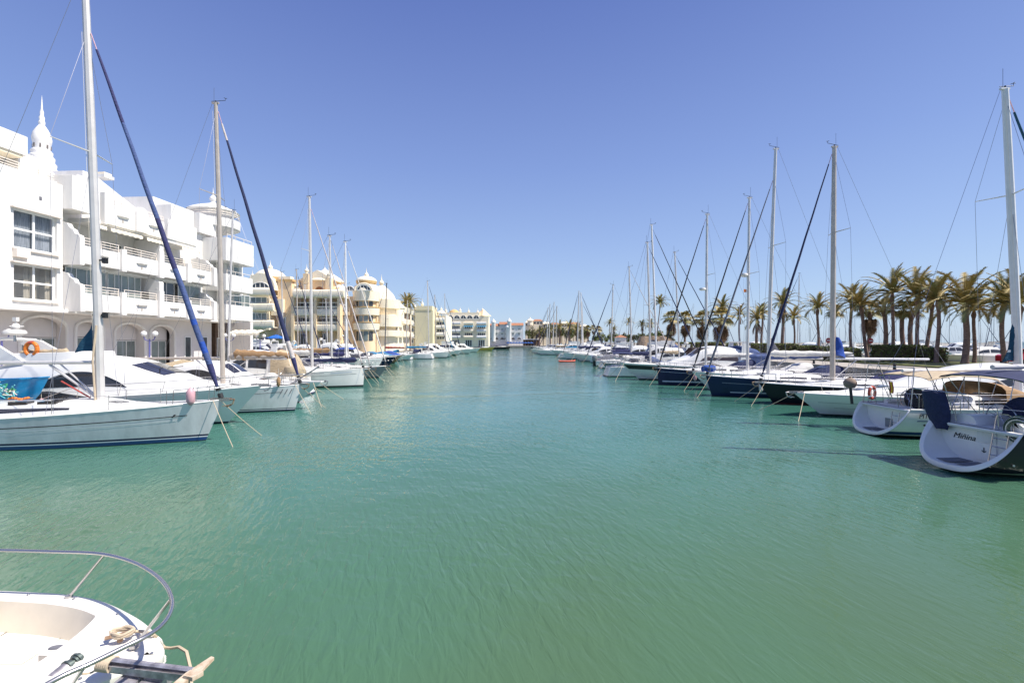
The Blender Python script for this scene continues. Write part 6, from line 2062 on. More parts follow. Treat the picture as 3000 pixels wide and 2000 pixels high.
# ---- yellow block and arched building further on
D2 = 150.0
yb = thing('yellow_building', 'plain pale yellow apartment block with white balconies, behind the two roof-high palms', 'building', (0, 0, 0))
Y2 = Wall(yb, (0, D2, 0), (1, 0, 0), (0, -1, 0))
x2 = lambda px, w=0: X(px, D2 - w)
z2 = lambda py, w=0: Z(py, D2 - w)
Y2.box('blank_wall', x2(1216), x2(1268), -12, 0, QL, z2(908), YELLOWST)
Y2.box('parapet', x2(1219), x2(1266), -10, 0.15, z2(908) + 0.01, z2(896), YELLOWST)
Y2.box('balcony_tower', x2(1166), x2(1215.5), -12, -1, QL, z2(905), YELLOWST)
for py in (911, 943, 979):
    Y2.balcony(x2(1166), x2(1214), 0.5, z2(py + 12), z2(py), STUC, bars=0, slab=1.4, spout=False, bulge=0.2)
for py in (925, 957, 991):
    Y2.window(x2(1180), x2(1210), z2(py + 14), z2(py + 2), -0.95, 3, 1, PANEG, 0.18)
for px in (1172, 1190, 1210, 1232):
    finial(yb, x2(px), D2 + 3, z2(905 if px < 1216 else 896), 0.9, CREAML)
Y2.box('rear_wing', x2(1130), x2(1166) - 0.02, -22, -3, QL, z2(915), CREAML)
for py in (925, 945, 965, 985):
    Y2.balcony(x2(1132), x2(1163), -1.9, z2(py + 7), z2(py), CREAML, bars=0, slab=1.0, spout=False, bulge=0.2)
Y2.box('far_wing', x2(1268) + 0.02, x2(1300), -20, -5, QL, z2(920), CREAML)
for py in (930, 952, 974):
    Y2.balcony(x2(1270), x2(1298), -3.5, z2(py + 9), z2(py), STUC, bars=0, slab=1.4, spout=False, bulge=0.2)
    Y2.window(x2(1272), x2(1296), z2(py + 20), z2(py + 10), -4.95, 3, 1, PANE, 0.15)
for px_ in (1140, 1155, 1245, 1285):
    dome(yb, x2(px_), D2 + 6, z2(916), 1.7, 1.4, CREAML, pointy=0.4)
    finial(yb, x2(px_), D2 + 6, z2(906), 0.6, CREAML)
ab = thing('arched_building', 'cream terrace building with five arched windows and a row of small spires', 'building', (0, 0, 0))
D3 = 212.0
A3 = Wall(ab, (0, D3, 0), (1, 0, 0), (0, -1, 0))
x3 = lambda px, w=0: X(px, D3 - w)
z3 = lambda py, w=0: Z(py, D3 - w)
A3.box('main_wall', x3(1268), x3(1431), -14, 0, QL, z3(925), CREAML)
A3.box('attic_wall', x3(1310), x3(1405), -10, -0.3, z3(925) + 0.01, z3(915), CREAML)
for k in range(5):
    px = 1320 + k * 18.8
    pts_r = 1.35
    lunette(ab, x3(px), D3 - 0.06, z3(934), 1.35, 1.7, n=12, bars=1)
for j, px in enumerate((1336, 1373, 1411)):
    for py in (943, 965, 983):
        A3.balcony(x3(px - 14), x3(px + 14), 1.3, z3(py + 8), z3(py), STUC if j != 1 else CREAML, bars=0, slab=1.2, spout=False, bulge=0.15)
    for py in (954, 974):
        A3.window(x3(px - 12), x3(px + 12), z3(py + 9), z3(py), 0.04, 4, 1, PANE, 0.2)
    A3.window(x3(px - 10), x3(px + 10), QL + 0.1, z3(995), 0.04, 3, 1, PANE, 0.2, name='shop_window')
    if j:
        g = G(); g.grid([[(x3(px - 14), D3 - 0.1, z3(952)), (x3(px + 14), D3 - 0.1, z3(952))], [(x3(px - 14), D3 - 2, z3(957)), (x3(px + 14), D3 - 2, z3(957))]]); g.build('awning', AWNB, ab)
for j in range(3):
    for py in (930, 950, 972):
        A3.window(x3(1276 + j * 12), x3(1284 + j * 12), z3(py + 11), z3(py), 0.04, 1, 1, PANEG, 0.2)
for px, py in ((1305, 904), (1347, 903), (1372, 906), (1399, 908)):
    part_box(ab, 'spire_base', x3(px) - 0.7, x3(px) + 0.7, D3 + 1, D3 + 2.4, z3(920), z3(py + 10), CREAML)
    finial(ab, x3(px), D3 + 1.7, z3(py + 11), 1.0, CREAML)
dome(ab, x3(1327), D3 + 4, z3(915), 2.4, 1.8, OCHRE, pointy=0.2)
g = G(); g.lathe([(4.0, z3(925)), (2.6, z3(918)), (0.3, z3(904))], 4, (x3(1414), D3 + 3)); g.build('pyramid_roof', CREAM, ab, sharp=10)
finial(ab, x3(1412), D3 + 3, z3(908), 0.6, CREAML)
ab2 = thing('white_terrace_houses', 'white terrace houses with terracotta roofs and round chimneys at the channel end', 'building', (0, 0, 0))
D4 = 290.0
A4 = Wall(ab2, (0, D4, 0), (1, 0, 0), (0, -1, 0))
x4 = lambda px, w=0: X(px, D4 - w)
z4 = lambda py, w=0: Z(py, D4 - w)
for (pa, pb, py, mm) in ((1433, 1463, 955, STUCO), (1463, 1490, 950, STUCO), (1490, 1533, 953, STUC)):
    A4.box('house_wall', x4(pa), x4(pb) - 0.05, -9, 0, 1.3, z4(py), mm)
    g = G(); g.add([(x4(pa) - .2, D4 - 0.6, z4(py)), (x4(pb) + .2, D4 - 0.6, z4(py)), (x4(pb) + .2, D4 + 4, z4(py - 8)), (x4(pa) - .2, D4 + 4, z4(py - 8)), (x4(pa) - .2, D4 + 9, z4(py)), (x4(pb) + .2, D4 + 9, z4(py))], [[0, 1, 2, 3], [3, 2, 5, 4], [0, 3, 4], [1, 5, 2]])
    g.build('tiled_roof', TERR, ab2, sharp=10)
    for k in range(2):
        c = pa + (pb - pa) * (0.3 + 0.42 * k)
        for py2 in (960, 974):
            A4.window(x4(c - 4), x4(c + 4), z4(py2 + 8), z4(py2), 0.04, 2, 1, PANE, 0.3)
        lunette(ab2, x4(c), D4 - 0.1, z4(995), 1.3, 1.6, m=DARKIN, bars=0, name='arched_door')
        A4.balcony(x4(c - 6), x4(c + 6), 1.0, z4(973), z4(970), STUC, bars=0, slab=0.9, spout=False)
for px, py in ((1446, 936), (1487, 950), (1492, 934)):
    g = G(); g.lathe([(1.3, z4(1000)), (1.3, z4(py + 10)), (1.5, z4(py + 8)), (1.2, z4(py + 4)), (0.5, z4(py + 1)), (0.05, z4(py - 3))], 12, (x4(px), D4 - 1.2)); g.build('round_turret', STUC, ab2)
# hillside skyline above the trees: separate low blocks
sk = [(1540, 1560, 945, 0), (1562, 1590, 940, 1), (1592, 1612, 948, 0), (1614, 1640, 950, 1), (1645, 1668, 947, 0), (1672, 1700, 949, 1), (1702, 1722, 955, 0)]
sklab = ['cream house leftmost on the skyline right of the terrace houses', 'cream turreted villa on the skyline with a small cupola', 'low pale house right of the cupola villa', 'long ochre-roofed house behind the four far masts', 'cream block behind the palm tops at centre right', 'terracotta-roofed block above the trees behind the three close masts', 'small pale house, last on the right of the skyline']
for (pa, pb, py, rf), lb_ in zip(sk, sklab):
    t = thing('hillside_house', lb_, 'house', (X((pa + pb) / 2, 330), 330, 1.3), 0, 'houses on the far skyline')
    w_ = (pb - pa) / 2 * 330 / F
    part_box(t, 'wall', -w_, w_, 0, 10, 0, Z(py, 330) - 1.3, CREAML)
    g = G(); g.add([(-w_ - .3, -0.4, Z(py, 330) - 1.3), (w_ + .3, -0.4, Z(py, 330) - 1.3), (w_ * 0.6, 5, Z(py - 6, 330) - 1.3), (-w_ * 0.6, 5, Z(py - 6, 330) - 1.3), (-w_ - .3, 10, Z(py, 330) - 1.3), (w_ + .3, 10, Z(py, 330) - 1.3)], [[0, 1, 2, 3], [3, 2, 5, 4], [0, 3, 4], [1, 5, 2]])
    g.build('roof', TERR if rf else CREAML, t, sharp=10)
    for k in range(3):
        wx = -w_ + 2 * w_ * (k + 0.5) / 3
        g = G(); g.box(wx - 0.6, wx + 0.6, -0.04, 0.02, Z(py + 9, 330) - 1.3, Z(py + 3, 330) - 1.3); g.build('window', PANE, t)
t = thing('cupola', 'small cream cupola on the turreted skyline villa', 'cupola', (X(1553, 328), 328, Z(945, 330)))
g = G(); g.lathe([(2.0, -2), (2.0, 1.2), (2.6, 1.3), (1.8, 2.2), (0.6, 2.8), (0.1, 4)], 8); g.build('cupola_shell', CREAML, t)
# pergola restaurant at the channel end, blue parasols
pg = thing('pergola_restaurant', 'dark open restaurant pavilion with flat white roof edge at the channel end', 'restaurant', (X(1555, 292), 292, 1.3))
w_ = 26 * 292 / F
part_box(pg, 'roof', -w_, w_, -1, 8, 3.8, 4.3, STUC)
part_box(pg, 'rear_wall', -w_, w_, 7, 7.3, 0, 3.8, mat('brown_timber_wall', (0.1, 0.06, 0.04), 0.8))
for k in range(7):
    part_box(pg, 'post', -w_ + 0.3 + k * (2 * w_ - 0.6) / 6 - 0.12, -w_ + 0.3 + k * (2 * w_ - 0.6) / 6 + 0.12, -0.8, -0.56, 0, 3.79, RUST)
MB_ = mat('deep_blue_parasol_cloth', (0.02, 0.08, 0.28), 0.8)
for k in range(9):
    px = 1488 + k * 8.6
    t = thing('parasol', 'blue cafe parasol in the row along the channel end', 'parasol', (X(px, 285.5), 285.5, 1.3), 0, 'blue cafe parasols at the channel end')
    G().tube([(0, 0, 0), (0, 0, 2.0)], 0.05, 5).build('pole', STEEL, t)
    g = G(); g.lathe([(0.03, 2.5), (1.2, 1.8), (1.18, 1.5)], 8); g.build('canopy', MB_, t)
# ---------------------------------------------------------------- palms and plants
FROND = mat('palm_frond', (0.17, 0.185, 0.06), 0.6, c2=(0.26, 0.21, 0.065), vscale=1.5)
FROND2 = mat('olive_palm_frond', (0.27, 0.22, 0.07), 0.6, c2=(0.42, 0.29, 0.08), vscale=1.5)
FRONDY = mat('yellowing_frond', (0.45, 0.27, 0.06), 0.65, c2=(0.2, 0.15, 0.04), vscale=2)
FRONDD = mat('dead_brown_frond', (0.26, 0.15, 0.08), 0.85, c2=(0.1, 0.06, 0.035), vscale=3)
TRUNK = mat('palm_bark', (0.32, 0.21, 0.17), 0.9, c2=(0.15, 0.1, 0.08), vscale=5, bump=0.04, bscale=9, stretch=(1, 1, 3))
LEAFG = mat('green_leaves', (0.09, 0.125, 0.03), 0.7, c2=(0.15, 0.16, 0.04), vscale=1.5)
LEAFD = mat('dark_leaves', (0.085, 0.095, 0.035), 0.7, c2=(0.15, 0.13, 0.05), vscale=1.5)
BRANCH = mat('brown_branch', (0.1, 0.07, 0.05), 0.9)


def frond_mesh(Lf, el0, droop, width, seed, m, n=22):
    """feather frond in the xz plane starting at the origin"""
    rg = random.Random(seed)
    g = G()
    pts = []
    x = z = 0.0
    a = el0
    st = Lf / n
    for i in range(n + 1):
        pts.append((x, 0.0, z))
        a -= droop / n * (0.5 + 1.2 * i / n)
        x += math.cos(a) * st; z += math.sin(a) * st
    g.tube(pts, [0.05 * (1 - 0.8 * i / n) + 0.008 for i in range(n + 1)], 4)
    for i in range(3, n + 1):
        u = i / n
        w = width * (math.sin(PI * (0.12 + 0.8 * u)) ** 0.7)
        p = Vector(pts[i]); t = (Vector(pts[i]) - Vector(pts[i - 1])).normalized()
        up = Vector((-t.z, 0, t.x))
        for sd in (1, -1):
            for h in (0, 0.5):
                q = p - t * st * h
                d = (t * 0.75 + Vector((0, sd, 0)) * 0.85 + up * rg.uniform(0.05, 0.4)).normalized()
                tip = q + d * w * rg.uniform(0.85, 1.1) + Vector((0, 0, -0.12 * w))
                g.add([tuple(q - t * 0.045), tuple(q + t * 0.045), tuple(tip)], [[0, 1, 2]])
    me = g.build('tmp', m, None)
    d = me.data
    bpy.data.objects.remove(me)
    return d


def fan_mesh(Lp, el0, R_, seed, m, nb=20):
    rg = random.Random(seed)
    g = G()
    tip = Vector((Lp * math.cos(el0), 0, Lp * math.sin(el0)))
    g.tube([(0, 0, 0), tuple(tip * 0.5 + Vector((0, 0, 0.06))), tuple(tip)], [0.03, 0.025, 0.02], 4)
    t = Vector((math.cos(el0 - 0.5), 0, math.sin(el0 - 0.5)))
    s = Vector((0, 1, 0))
    for k in range(nb):
        b = (-1 + 2 * k / (nb - 1)) * 1.95
        d = t * math.cos(b) + s * math.sin(b)
        r = R_ * (0.8 + 0.25 * math.cos(b * 0.6)) * rg.uniform(0.9, 1.05)
        pr = d.cross(Vector((-t.z, 0, t.x))).normalized()
        mid = tip + d * r * 0.55
        e = tip + d * r + Vector((0, 0, -0.35 * r * rg.uniform(0.5, 1.2)))
        g.add([tuple(tip), tuple(mid + pr * 0.055), tuple(e), tuple(mid - pr * 0.055)], [[0, 1, 2, 3]])
    me = g.build('tmp', m, None)
    d = me.data
    bpy.data.objects.remove(me)
    return d


FE = []      # (mesh, elevation class)
for k, (el, dr, L_) in enumerate([(1.4, 0.7, 2.9), (1.15, 1.0, 3.3), (0.95, 1.3, 3.5), (0.7, 1.4, 3.5), (0.4, 1.4, 3.4), (0.05, 1.2, 3.0)]):
    FE.append([frond_mesh(L_, el, dr, 0.52, k * 7 + j, FROND if j else FROND2) for j in range(2)])
FDRY = [frond_mesh(1.9, 0.8, 1.5, 0.22, 50 + j, FRONDY) for j in range(2)]
FDEAD = [frond_mesh(2.5, -1.0, 0.55, 0.3, 60 + j, FRONDD) for j in range(2)]
FAN = [[fan_mesh(1.25, el, 1.0, 30 + k * 3 + j, FROND if j else FROND2) for j in range(2)] for k, el in enumerate([1.4, 1.0, 0.6, 0.2, -0.2])]
FAND = [fan_mesh(1.0, -1.2, 1.0, 80 + j, FRONDD) for j in range(2)]


def palm(px, yc, Xw, label, kind='feather', s=1.0, lean=0.0, skirt=0, tr=0.24, zb=QR, seed=0, d=None, dry=5, n=None, name='palm_tree', group='palms along the right promenade', base=None):
    rg = random.Random(seed + int(px))
    far_ = d is not None
    d = d or Xw * F / (px - 1500)
    if not far_:
        s *= 0.8 if kind == 'feather' else (0.66 if px > 2400 else 0.85)
        tr *= 0.56
    xw = X(px, d)
    zc = Z(yc, d)
    bx = X(base, d) if base else xw - lean
    t = thing(name, label, 'palm tree', (bx, d, zb), 0, group)
    top = Vector((xw - bx, 0, zc - zb))
    H = top.z
    # trunk: slight S bend, ringed, bulge under the crown
    path, rad = [], []
    N = 14
    for i in range(N + 1):
        u = i / N
        path.append((top.x * u ** 1.5 + 0.1 * math.sin(u * 5 + seed), 0.05 * math.sin(u * 4 + px), H * u))
        r = tr * (1.25 - 0.35 * u ** 0.5)
        if u > 0.86: r *= 1 + 0.55 * math.sin((u - 0.86) / 0.14 * PI)
        rad.append(r * (1 + 0.05 * (i % 2)) if i else r * 1.25)
    path[-1] = tuple(top)
    G().tube(path, rad, 9).build('trunk', TRUNK, t, sharp=60)
    def put(nm, me, az, tilt=0.0, sc=1.0, dz=0.0):
        o = link(me, nm, t, tuple(top + Vector((0, 0, dz))), (0, tilt, az), (sc, sc, sc))
        return o
    if kind == 'feather':
        n = n or rg.randrange(21, 31)
        leanx = rg.uniform(-0.12, 0.2)
        for k in range(n):
            az = k * 2.39996 + rg.uniform(-0.2, 0.2)
            u = k / n
            c = min(5, int(u * 6))
            wind = (0.1 + leanx) * math.cos(az)
            put('frond', FE[c][rg.randrange(2)], az, rg.uniform(-0.1, 0.1) - wind, s * rg.uniform(0.88, 1.1), 0.15)
        for k in range(dry):
            put('fruit_stalk', FDRY[k % 2], k * 2.4 + seed, rg.uniform(-0.1, 0.3), s * rg.uniform(0.8, 1.1), 0.05)
        for k in range(skirt):
            put('dead_frond', FDEAD[k % 2], k * 2.39996, rg.uniform(-0.15, 0.1), s * rg.uniform(0.7, 1.05), -0.1 - 0.18 * rg.random() * skirt / 6)
    else:
        n = n or 26
        for k in range(n):
            az = k * 2.39996 + rg.uniform(-0.2, 0.2)
            c = min(4, int(k / n * 5))
            put('fan_leaf', FAN[c][rg.randrange(2)], az, rg.uniform(-0.12, 0.12), s * rg.uniform(0.85, 1.12), 0.05)
        for k in range(skirt):
            put('dead_leaf', FAND[k % 2], k * 2.39996, rg.uniform(-0.2, 0.1), s * rg.uniform(0.8, 1.2), -0.1 - 1.5 * s * k / max(skirt, 1))
    return t


PALMS = [
    (1934, 890, 53, 'tall slender palm with a curved trunk, rising alone between two masts', dict(s=1.55, tr=0.3, base=1925, dry=0, n=40, seed=3)),
    (1787, 948, 46, 'feather palm left of the tiled hut, behind a thin mast', dict(s=1.2, tr=0.3)),
    (1799, 968, 48, 'lower bushy palm beside the tiled hut palm', dict(s=1.2, tr=0.35, skirt=8, zb=QR)),
    (1842, 946, 46, 'slim dark-trunked palm directly right of the tiled hut', dict(s=1.1, tr=0.25, dry=1)),
    (1881, 955, 47, 'dense brown-skirted palm left of the tan rock wall', dict(kind='feather', s=1.1, skirt=10, tr=0.4)),
    (1906, 952, 48, 'dense yellow-tinged palm at the tan rock wall', dict(kind='feather', s=1.1, skirt=8, tr=0.4, dry=8)),
    (1722, 965, 47, 'short round palm behind the three close masts', dict(kind='fan', s=1.7, skirt=12, tr=0.5)),
    (1738, 962, 48, 'green-topped fan palm right of the three close masts', dict(kind='fan', s=1.5, skirt=4, tr=0.3)),
    (1754, 966, 47, 'yellowish fan palm left of the thin mast', dict(kind='fan', s=1.5, skirt=8, tr=0.35)),
    (1966, 936, 44, 'fan palm with dead brown skirt, right of the tall slender palm', dict(kind='fan', s=1.65, skirt=26, tr=0.45)),
    (2007, 938, 44, 'second skirted fan palm, between two alloy masts', dict(kind='fan', s=1.6, skirt=24, tr=0.45)),
    (2058, 940, 43, 'skirted fan palm behind the navy sloop mast', dict(kind='fan', s=1.6, skirt=22, tr=0.42)),
    (2112, 936, 42, 'broad green fan palm with heavy skirt under a feather palm crown', dict(kind='fan', s=1.75, skirt=28, tr=0.45)),
    (2117, 902, 48, 'feather palm rising above the broad green fan palm', dict(s=1.35, tr=0.3)),
    (2167, 924, 42, 'slim palm by the tall double street light', dict(s=1.0, tr=0.26, skirt=6)),
    (2218, 937, 42, 'drooping palm left of the alloy mast with forked shadow', dict(s=1.15, tr=0.4, skirt=14)),
    (2232, 920, 46, 'green palm half hidden by the tallest right-hand mast pair', dict(s=1.0, tr=0.3)),
    (2293, 892, 42, 'thick-skirted palm, left end of the main row', dict(s=1.15, tr=0.4, skirt=20, dry=9)),
    (2326, 934, 41, 'short palm at the foot of the thick-skirted palm', dict(s=0.9, tr=0.22)),
    (2396, 905, 41, 'palm with forked shadowed trunk, left of the brown mast', dict(s=1.05, tr=0.28)),
    (2447, 918, 42, 'small fan palm hidden behind the brown mast', dict(kind='fan', s=1.0, tr=0.2)),
    (2494, 887, 41, 'upright palm just right of the brown mast', dict(s=1.15, tr=0.27)),
    (2519, 897, 40, 'leaning palm whose trunk slants to the hedge', dict(s=1.1, tr=0.3, base=2541, dry=9)),
    (2546, 916, 43, 'fan palm with shaggy brown skirt behind the leaning palm', dict(kind='fan', s=1.25, skirt=24, tr=0.34)),
    (2593, 906, 42, 'short flat-topped fan palm at the left end of the hedge', dict(kind='fan', s=1.05, tr=0.38)),
    (2615, 860, 41, 'tallest palm of the main row, with sweeping crown', dict(s=1.35, tr=0.27)),
    (2645, 916, 43, 'first of two short thick-trunked fan palms behind the hedge', dict(kind='fan', s=1.05, tr=0.38)),
    (2670, 916, 43, 'second of two short thick-trunked fan palms behind the hedge', dict(kind='fan', s=1.05, tr=0.38)),
    (2684, 872, 41, 'tall full-crowned palm right of the two thick fan palms', dict(s=1.35, tr=0.28, base=2692)),
    (2728, 885, 42, 'palm leaning right with yellow crown, left one of a pair', dict(s=1.1, tr=0.28, base=2718, dry=10)),
    (2747, 880, 40, 'dark-trunked palm in front, right one of the yellow-crowned pair', dict(s=1.2, tr=0.27, dry=10)),
    (2829, 892, 41, 'thick grey-trunked palm with the widest crown', dict(s=1.55, tr=0.4)),
    (2854, 912, 43, 'slim palm right beside the thick grey-trunked palm', dict(s=1.1, tr=0.24, dry=8)),
    (2940, 892, 42, 'palm directly behind the white mast at far right', dict(s=1.25, tr=0.28)),
    (2985, 892, 41, 'rightmost palm at the picture edge', dict(s=1.35, tr=0.3)),
]
for i, (px, yc, xw, lab, kw) in enumerate(PALMS):
    palm(px, yc, xw, lab, seed=kw.pop('seed', i), **kw)
for i, (px, yc, lab) in enumerate([(1190, 893, 'left one of two roof-high palms before the yellow block'), (1201, 889, 'right one of two roof-high palms before the yellow block')]):
    palm(px, yc, 0, lab, s=1.15, tr=0.22, zb=QL, seed=i, d=125 + i * 3, dry=0, group='palms before the yellow block', n=26)


def leaf_mass(name, pts, size, m, parent=None, n=400, seed=1, flat=0.5):
    """pts: list of (centre, radii); many small leaf faces through the volume"""
    rg = random.Random(seed)
    g = G()
    for (c, r) in pts:
        for _ in range(n):
            while True:
                v = Vector((rg.uniform(-1, 1), rg.uniform(-1, 1), rg.uniform(-1, 1)))
                if 0.25 < v.length < 1: break
            v = v * (0.75 + 0.25 * rg.random())
            p = Vector((c[0] + v.x * r[0], c[1] + v.y * r[1], c[2] + v.z * r[2]))
            a = Vector((rg.gauss(0, 1), rg.gauss(0, 1), rg.gauss(0, 1))).normalized() * size * rg.uniform(0.6, 1.3)
            b = Vector((rg.gauss(0, 1), rg.gauss(0, 1), rg.gauss(0, 1))).normalized() * size * rg.uniform(0.5, 1.0)
            g.add([tuple(p - a), tuple(p + b * 0.6), tuple(p + a), tuple(p - b * 0.6)], [[0, 1, 2, 3]])
    return g.build(name, m, parent)


def tree(x, y, zb, h, w, label, seed, m=LEAFD, group=None, size=0.35, n=130):
    rg = random.Random(seed)
    t = thing('tree', label, 'tree', (x, y, zb), 0, group)
    G().tube([(0, 0, 0), (0.1, 0, h * 0.3), (0, 0.1, h * 0.55)], [w * 0.07, w * 0.05, w * 0.03], 7).build('trunk', BRANCH, t)
    for k in range(3):
        a = k * 2.1 + seed
        G().tube([(0, 0, h * 0.35), (math.cos(a) * w * 0.3, math.sin(a) * w * 0.3, h * 0.65)], [w * 0.03, w * 0.015], 5).build('limb', BRANCH, t)
    pts = []
    for k in range(9):
        a = rg.uniform(0, 6.28); r = rg.uniform(0, 0.55) * w
        pts.append(((r * math.cos(a), r * math.sin(a), h * rg.uniform(0.42, 0.82)), (w * rg.uniform(.25, .42), w * rg.uniform(.25, .42), h * rg.uniform(.12, .22))))
    leaf_mass('crown', pts, size, m, t, n, seed)
    return t


rs = bpy.data.objects['rooftop_shrub']
leaf_mass('foliage', [((0, 0, 1.2), (1.8, 1.2, 1.4)), ((1.2, 0, 0.6), (1.5, 1.2, 1.0))], 0.22, LEAFD, rs, 200, 4)
# wooded far shore: trees one can still tell apart
rgt = random.Random(21)
fars = []
px = 1548
while px < 1735:
    fars.append((px, rgt.uniform(305, 325), rgt.uniform(951, 962)))
    px += rgt.uniform(8, 13)
for k, (px, d, py) in enumerate(fars):
    h = Z(py, d) - 1.3
    tree(X(px, d), d, 1.3, h, rgt.uniform(2.6, 4.2), 'olive-green tree of the wooded belt on the far shore at centre', 100 + k, LEAFD if k % 3 else LEAFG, 'trees of the far shore belt', 0.55, 60)
for k, (px, yc) in enumerate([(1580, 972), (1612, 968), (1640, 962), (1668, 960), (1690, 966)]):
    palm(px, yc, 0, ['short palm', 'leaning palm', 'taller palm', 'bushy palm', 'thin palm'][k] + ' in front of the far shore trees', s=1.5, tr=0.4, zb=1.3, seed=k, d=290 - 0 * k if px < 1600 else 250 - 12 * k, dry=2, n=20, group='palms on the far shore', skirt=6)
fars2 = []
px = 1745
while px < 1985:
    fars2.append((px, rgt.uniform(150, 200) - (px - 1745) * 0.25, rgt.uniform(975, 984)))
    px += rgt.uniform(13, 20)
for k, (px, d, py) in enumerate(fars2):
    tree(X(px, d), d, QR, Z(py, d) - QR + 1.0, rgt.uniform(1.8, 3.0), 'low dark tree behind the promenade palms', 300 + k, LEAFD if k % 2 else LEAFG, 'low trees behind the promenade palms', 0.3, 60)

# small tiled hut, tan rock wall
ht = thing('tiled_hut', 'small white hut with terracotta roof between two palms on the promenade', 'hut', (X(1821, 118), 118, QR))
part_box(ht, 'wall', -1.2, 1.2, 0, 2.5, 0, Z(988, 118) - QR, STUC)
zt_ = Z(988, 118) - QR
g = G(); g.add([(-1.5, -0.2, zt_), (1.5, -0.2, zt_), (1.5, 2.7, zt_), (-1.5, 2.7, zt_), (0, 1.2, zt_ + 0.7)], [[0, 1, 4], [1, 2, 4], [2, 3, 4], [3, 0, 4]]); g.build('roof', TERR, ht, sharp=10)
g = G(); g.box(-0.3, 0.1, -0.03, 0.02, 0.9, 1.5); g.build('window', PANE, ht)
ROCK = mat('tan_rockwork', (0.42, 0.3, 0.2), 0.9, c2=(0.3, 0.22, 0.15), vscale=1.2, bump=0.08, bscale=3)
rw = thing('rockwork_wall', 'tan artificial rock wall with sloping top behind the palms at right centre', 'wall', (X(1935, 80), 80, QR))
g = G()
n = 16
prof = []
for k in range(n + 1):
    u = k / n
    x = (u - 0.5) * 130 / F * 80
    zt_ = (Z(985, 80) - QR) * (1.0 if u < 0.62 else 1 - (u - 0.62) * 1.6) * (0.55 if u < 0.05 else 1) + 0.06 * math.sin(k * 2.3)
    prof.append((x, zt_))
g.grid([[(q[0], y_ + 0.15 * math.sin(i * 1.7 + j), q[1] * f_) for i, q in enumerate(prof)] for j, (y_, f_) in enumerate(((-0.3, 0), (-0.15, 0.5), (0, 1), (1.2, 1.0), (1.5, 0)))])
g.build('rock_face', ROCK, rw)

# hedges
def hedge(px0, px1, py, d, label, h0=None, seed=0, m=LEAFG):
    x0, x1 = X(px0, d), X(px1, d)
    t = thing('hedge', label, 'hedge', ((x0 + x1) / 2, d, QR + 0.12))
    h = Z(py, d) - QR - 0.12
    w = (x1 - x0) / 2
    rg = random.Random(seed)
    g = G(); g.box(-w + .1, w - .1, -0.5, 0.5, 0, h - 0.12); g.build('twig_core', BRANCH, t)
    gl = G()
    for _ in range(int(2600 * w / 3)):
        s_ = rg.random()
        x = rg.uniform(-w, w); y = rg.uniform(-0.65, 0.65); z_ = rg.uniform(0, h)
        f = rg.randrange(3)
        if f == 0: y = -0.6 + rg.uniform(-0.08, 0.08)
        elif f == 1: z_ = h + rg.uniform(-0.12, 0.08)
        else: x = rg.choice((-w, w)) + rg.uniform(-0.1, 0.1)
        a = Vector((rg.gauss(0, 1), rg.gauss(0, 1), rg.gauss(0, 1))).normalized() * 0.1
        b = Vector((rg.gauss(0, 1), rg.gauss(0, 1), rg.gauss(0, 1))).normalized() * 0.07
        p = Vector((x, y, z_))
        gl.add([tuple(p - a), tuple(p + b), tuple(p + a), tuple(p - b)], [[0, 1, 2, 3]])
    gl.build('foliage', m, t)


hedge(2562, 2697, 1012, 46, 'long clipped hedge under the two thick fan palms', seed=1)
hedge(2476, 2514, 1021, 46, 'low clipped hedge right of the brown mast', seed=2)
hedge(2130, 2155, 1006, 66, 'round clipped bush under the double street light', seed=3)
hedge(2202, 2246, 1007, 62, 'clipped bush left of the blue sail bag mast', seed=4)
hedge(2343, 2386, 1013, 52, 'low bushes left of the blue sail bag mast', seed=5)

hedge(2402, 2440, 1016, 50, 'low bushes under the palm left of the first no-entry sign', seed=6)
hedge(2262, 2330, 1008, 56, 'low hedge at the foot of the thick-skirted palm', seed=7)
hedge(2704, 2760, 1020, 44, 'low hedge continuing right of the long clipped hedge', seed=8)
hedge(2040, 2110, 1003, 78, 'green hedge under the broad green fan palm', seed=9)
hedge(1960, 2025, 1003, 86, 'green hedge under the two skirted fan palms', seed=10)

# ---------------------------------------------------------------- street furniture, cars
st_ = thing('street_light', 'tall thin street light with two flat heads between the palms', 'street light', (X(2167, 72), 72, QR))
hh = Z(893, 72) - QR
G().tube([(0, 0, 0), (0, 0, hh)], [0.09, 0.05], 8).build('pole', GALV, st_)
for sd in (-1, 1):
    G().tube([(0, 0, hh), (sd * 0.8, 0, hh + 0.05)], 0.03, 5).build('arm', GALV, st_)
    g = G(); g.box(sd * 0.6 - 0.2, sd * 0.6 + 0.25 + 0.2 * (sd > 0), -0.1, 0.1, hh + 0.03, hh + 0.12); g.build('lamp_head', GALV, st_)


def noentry(px, py, d, label):
    t = thing('road_sign', label, 'road sign', (X(px, d), d, QR))
    z_ = Z(py, d) - QR
    G().tube([(0, 0.03, 0), (0, 0.03, z_ + 0.3)], 0.03, 6).build('sign_post', GALV, t)
    g = G(); g.tube([(0, -0.02, z_), (0, 0.0, z_)], 0.3, 20); g.build('sign_disc', mat('sign_red', (0.5, 0.02, 0.03), 0.4), t)
    g = G(); g.box(-0.22, 0.22, -0.026, -0.021, z_ - 0.05, z_ + 0.05); g.build('white_bar', WHTSTR, t)


noentry(2427, 997, 51, 'round red no-entry sign left of the blue sail bag mast')
noentry(2551, 998, 51, 'round red no-entry sign behind the shaggy fan palm')
TYRE = mat('tyre_rubber', (0.02, 0.02, 0.02), 0.8)
RIM = mat('alloy_rim', (0.5, 0.5, 0.5), 0.35, metal=0.7)


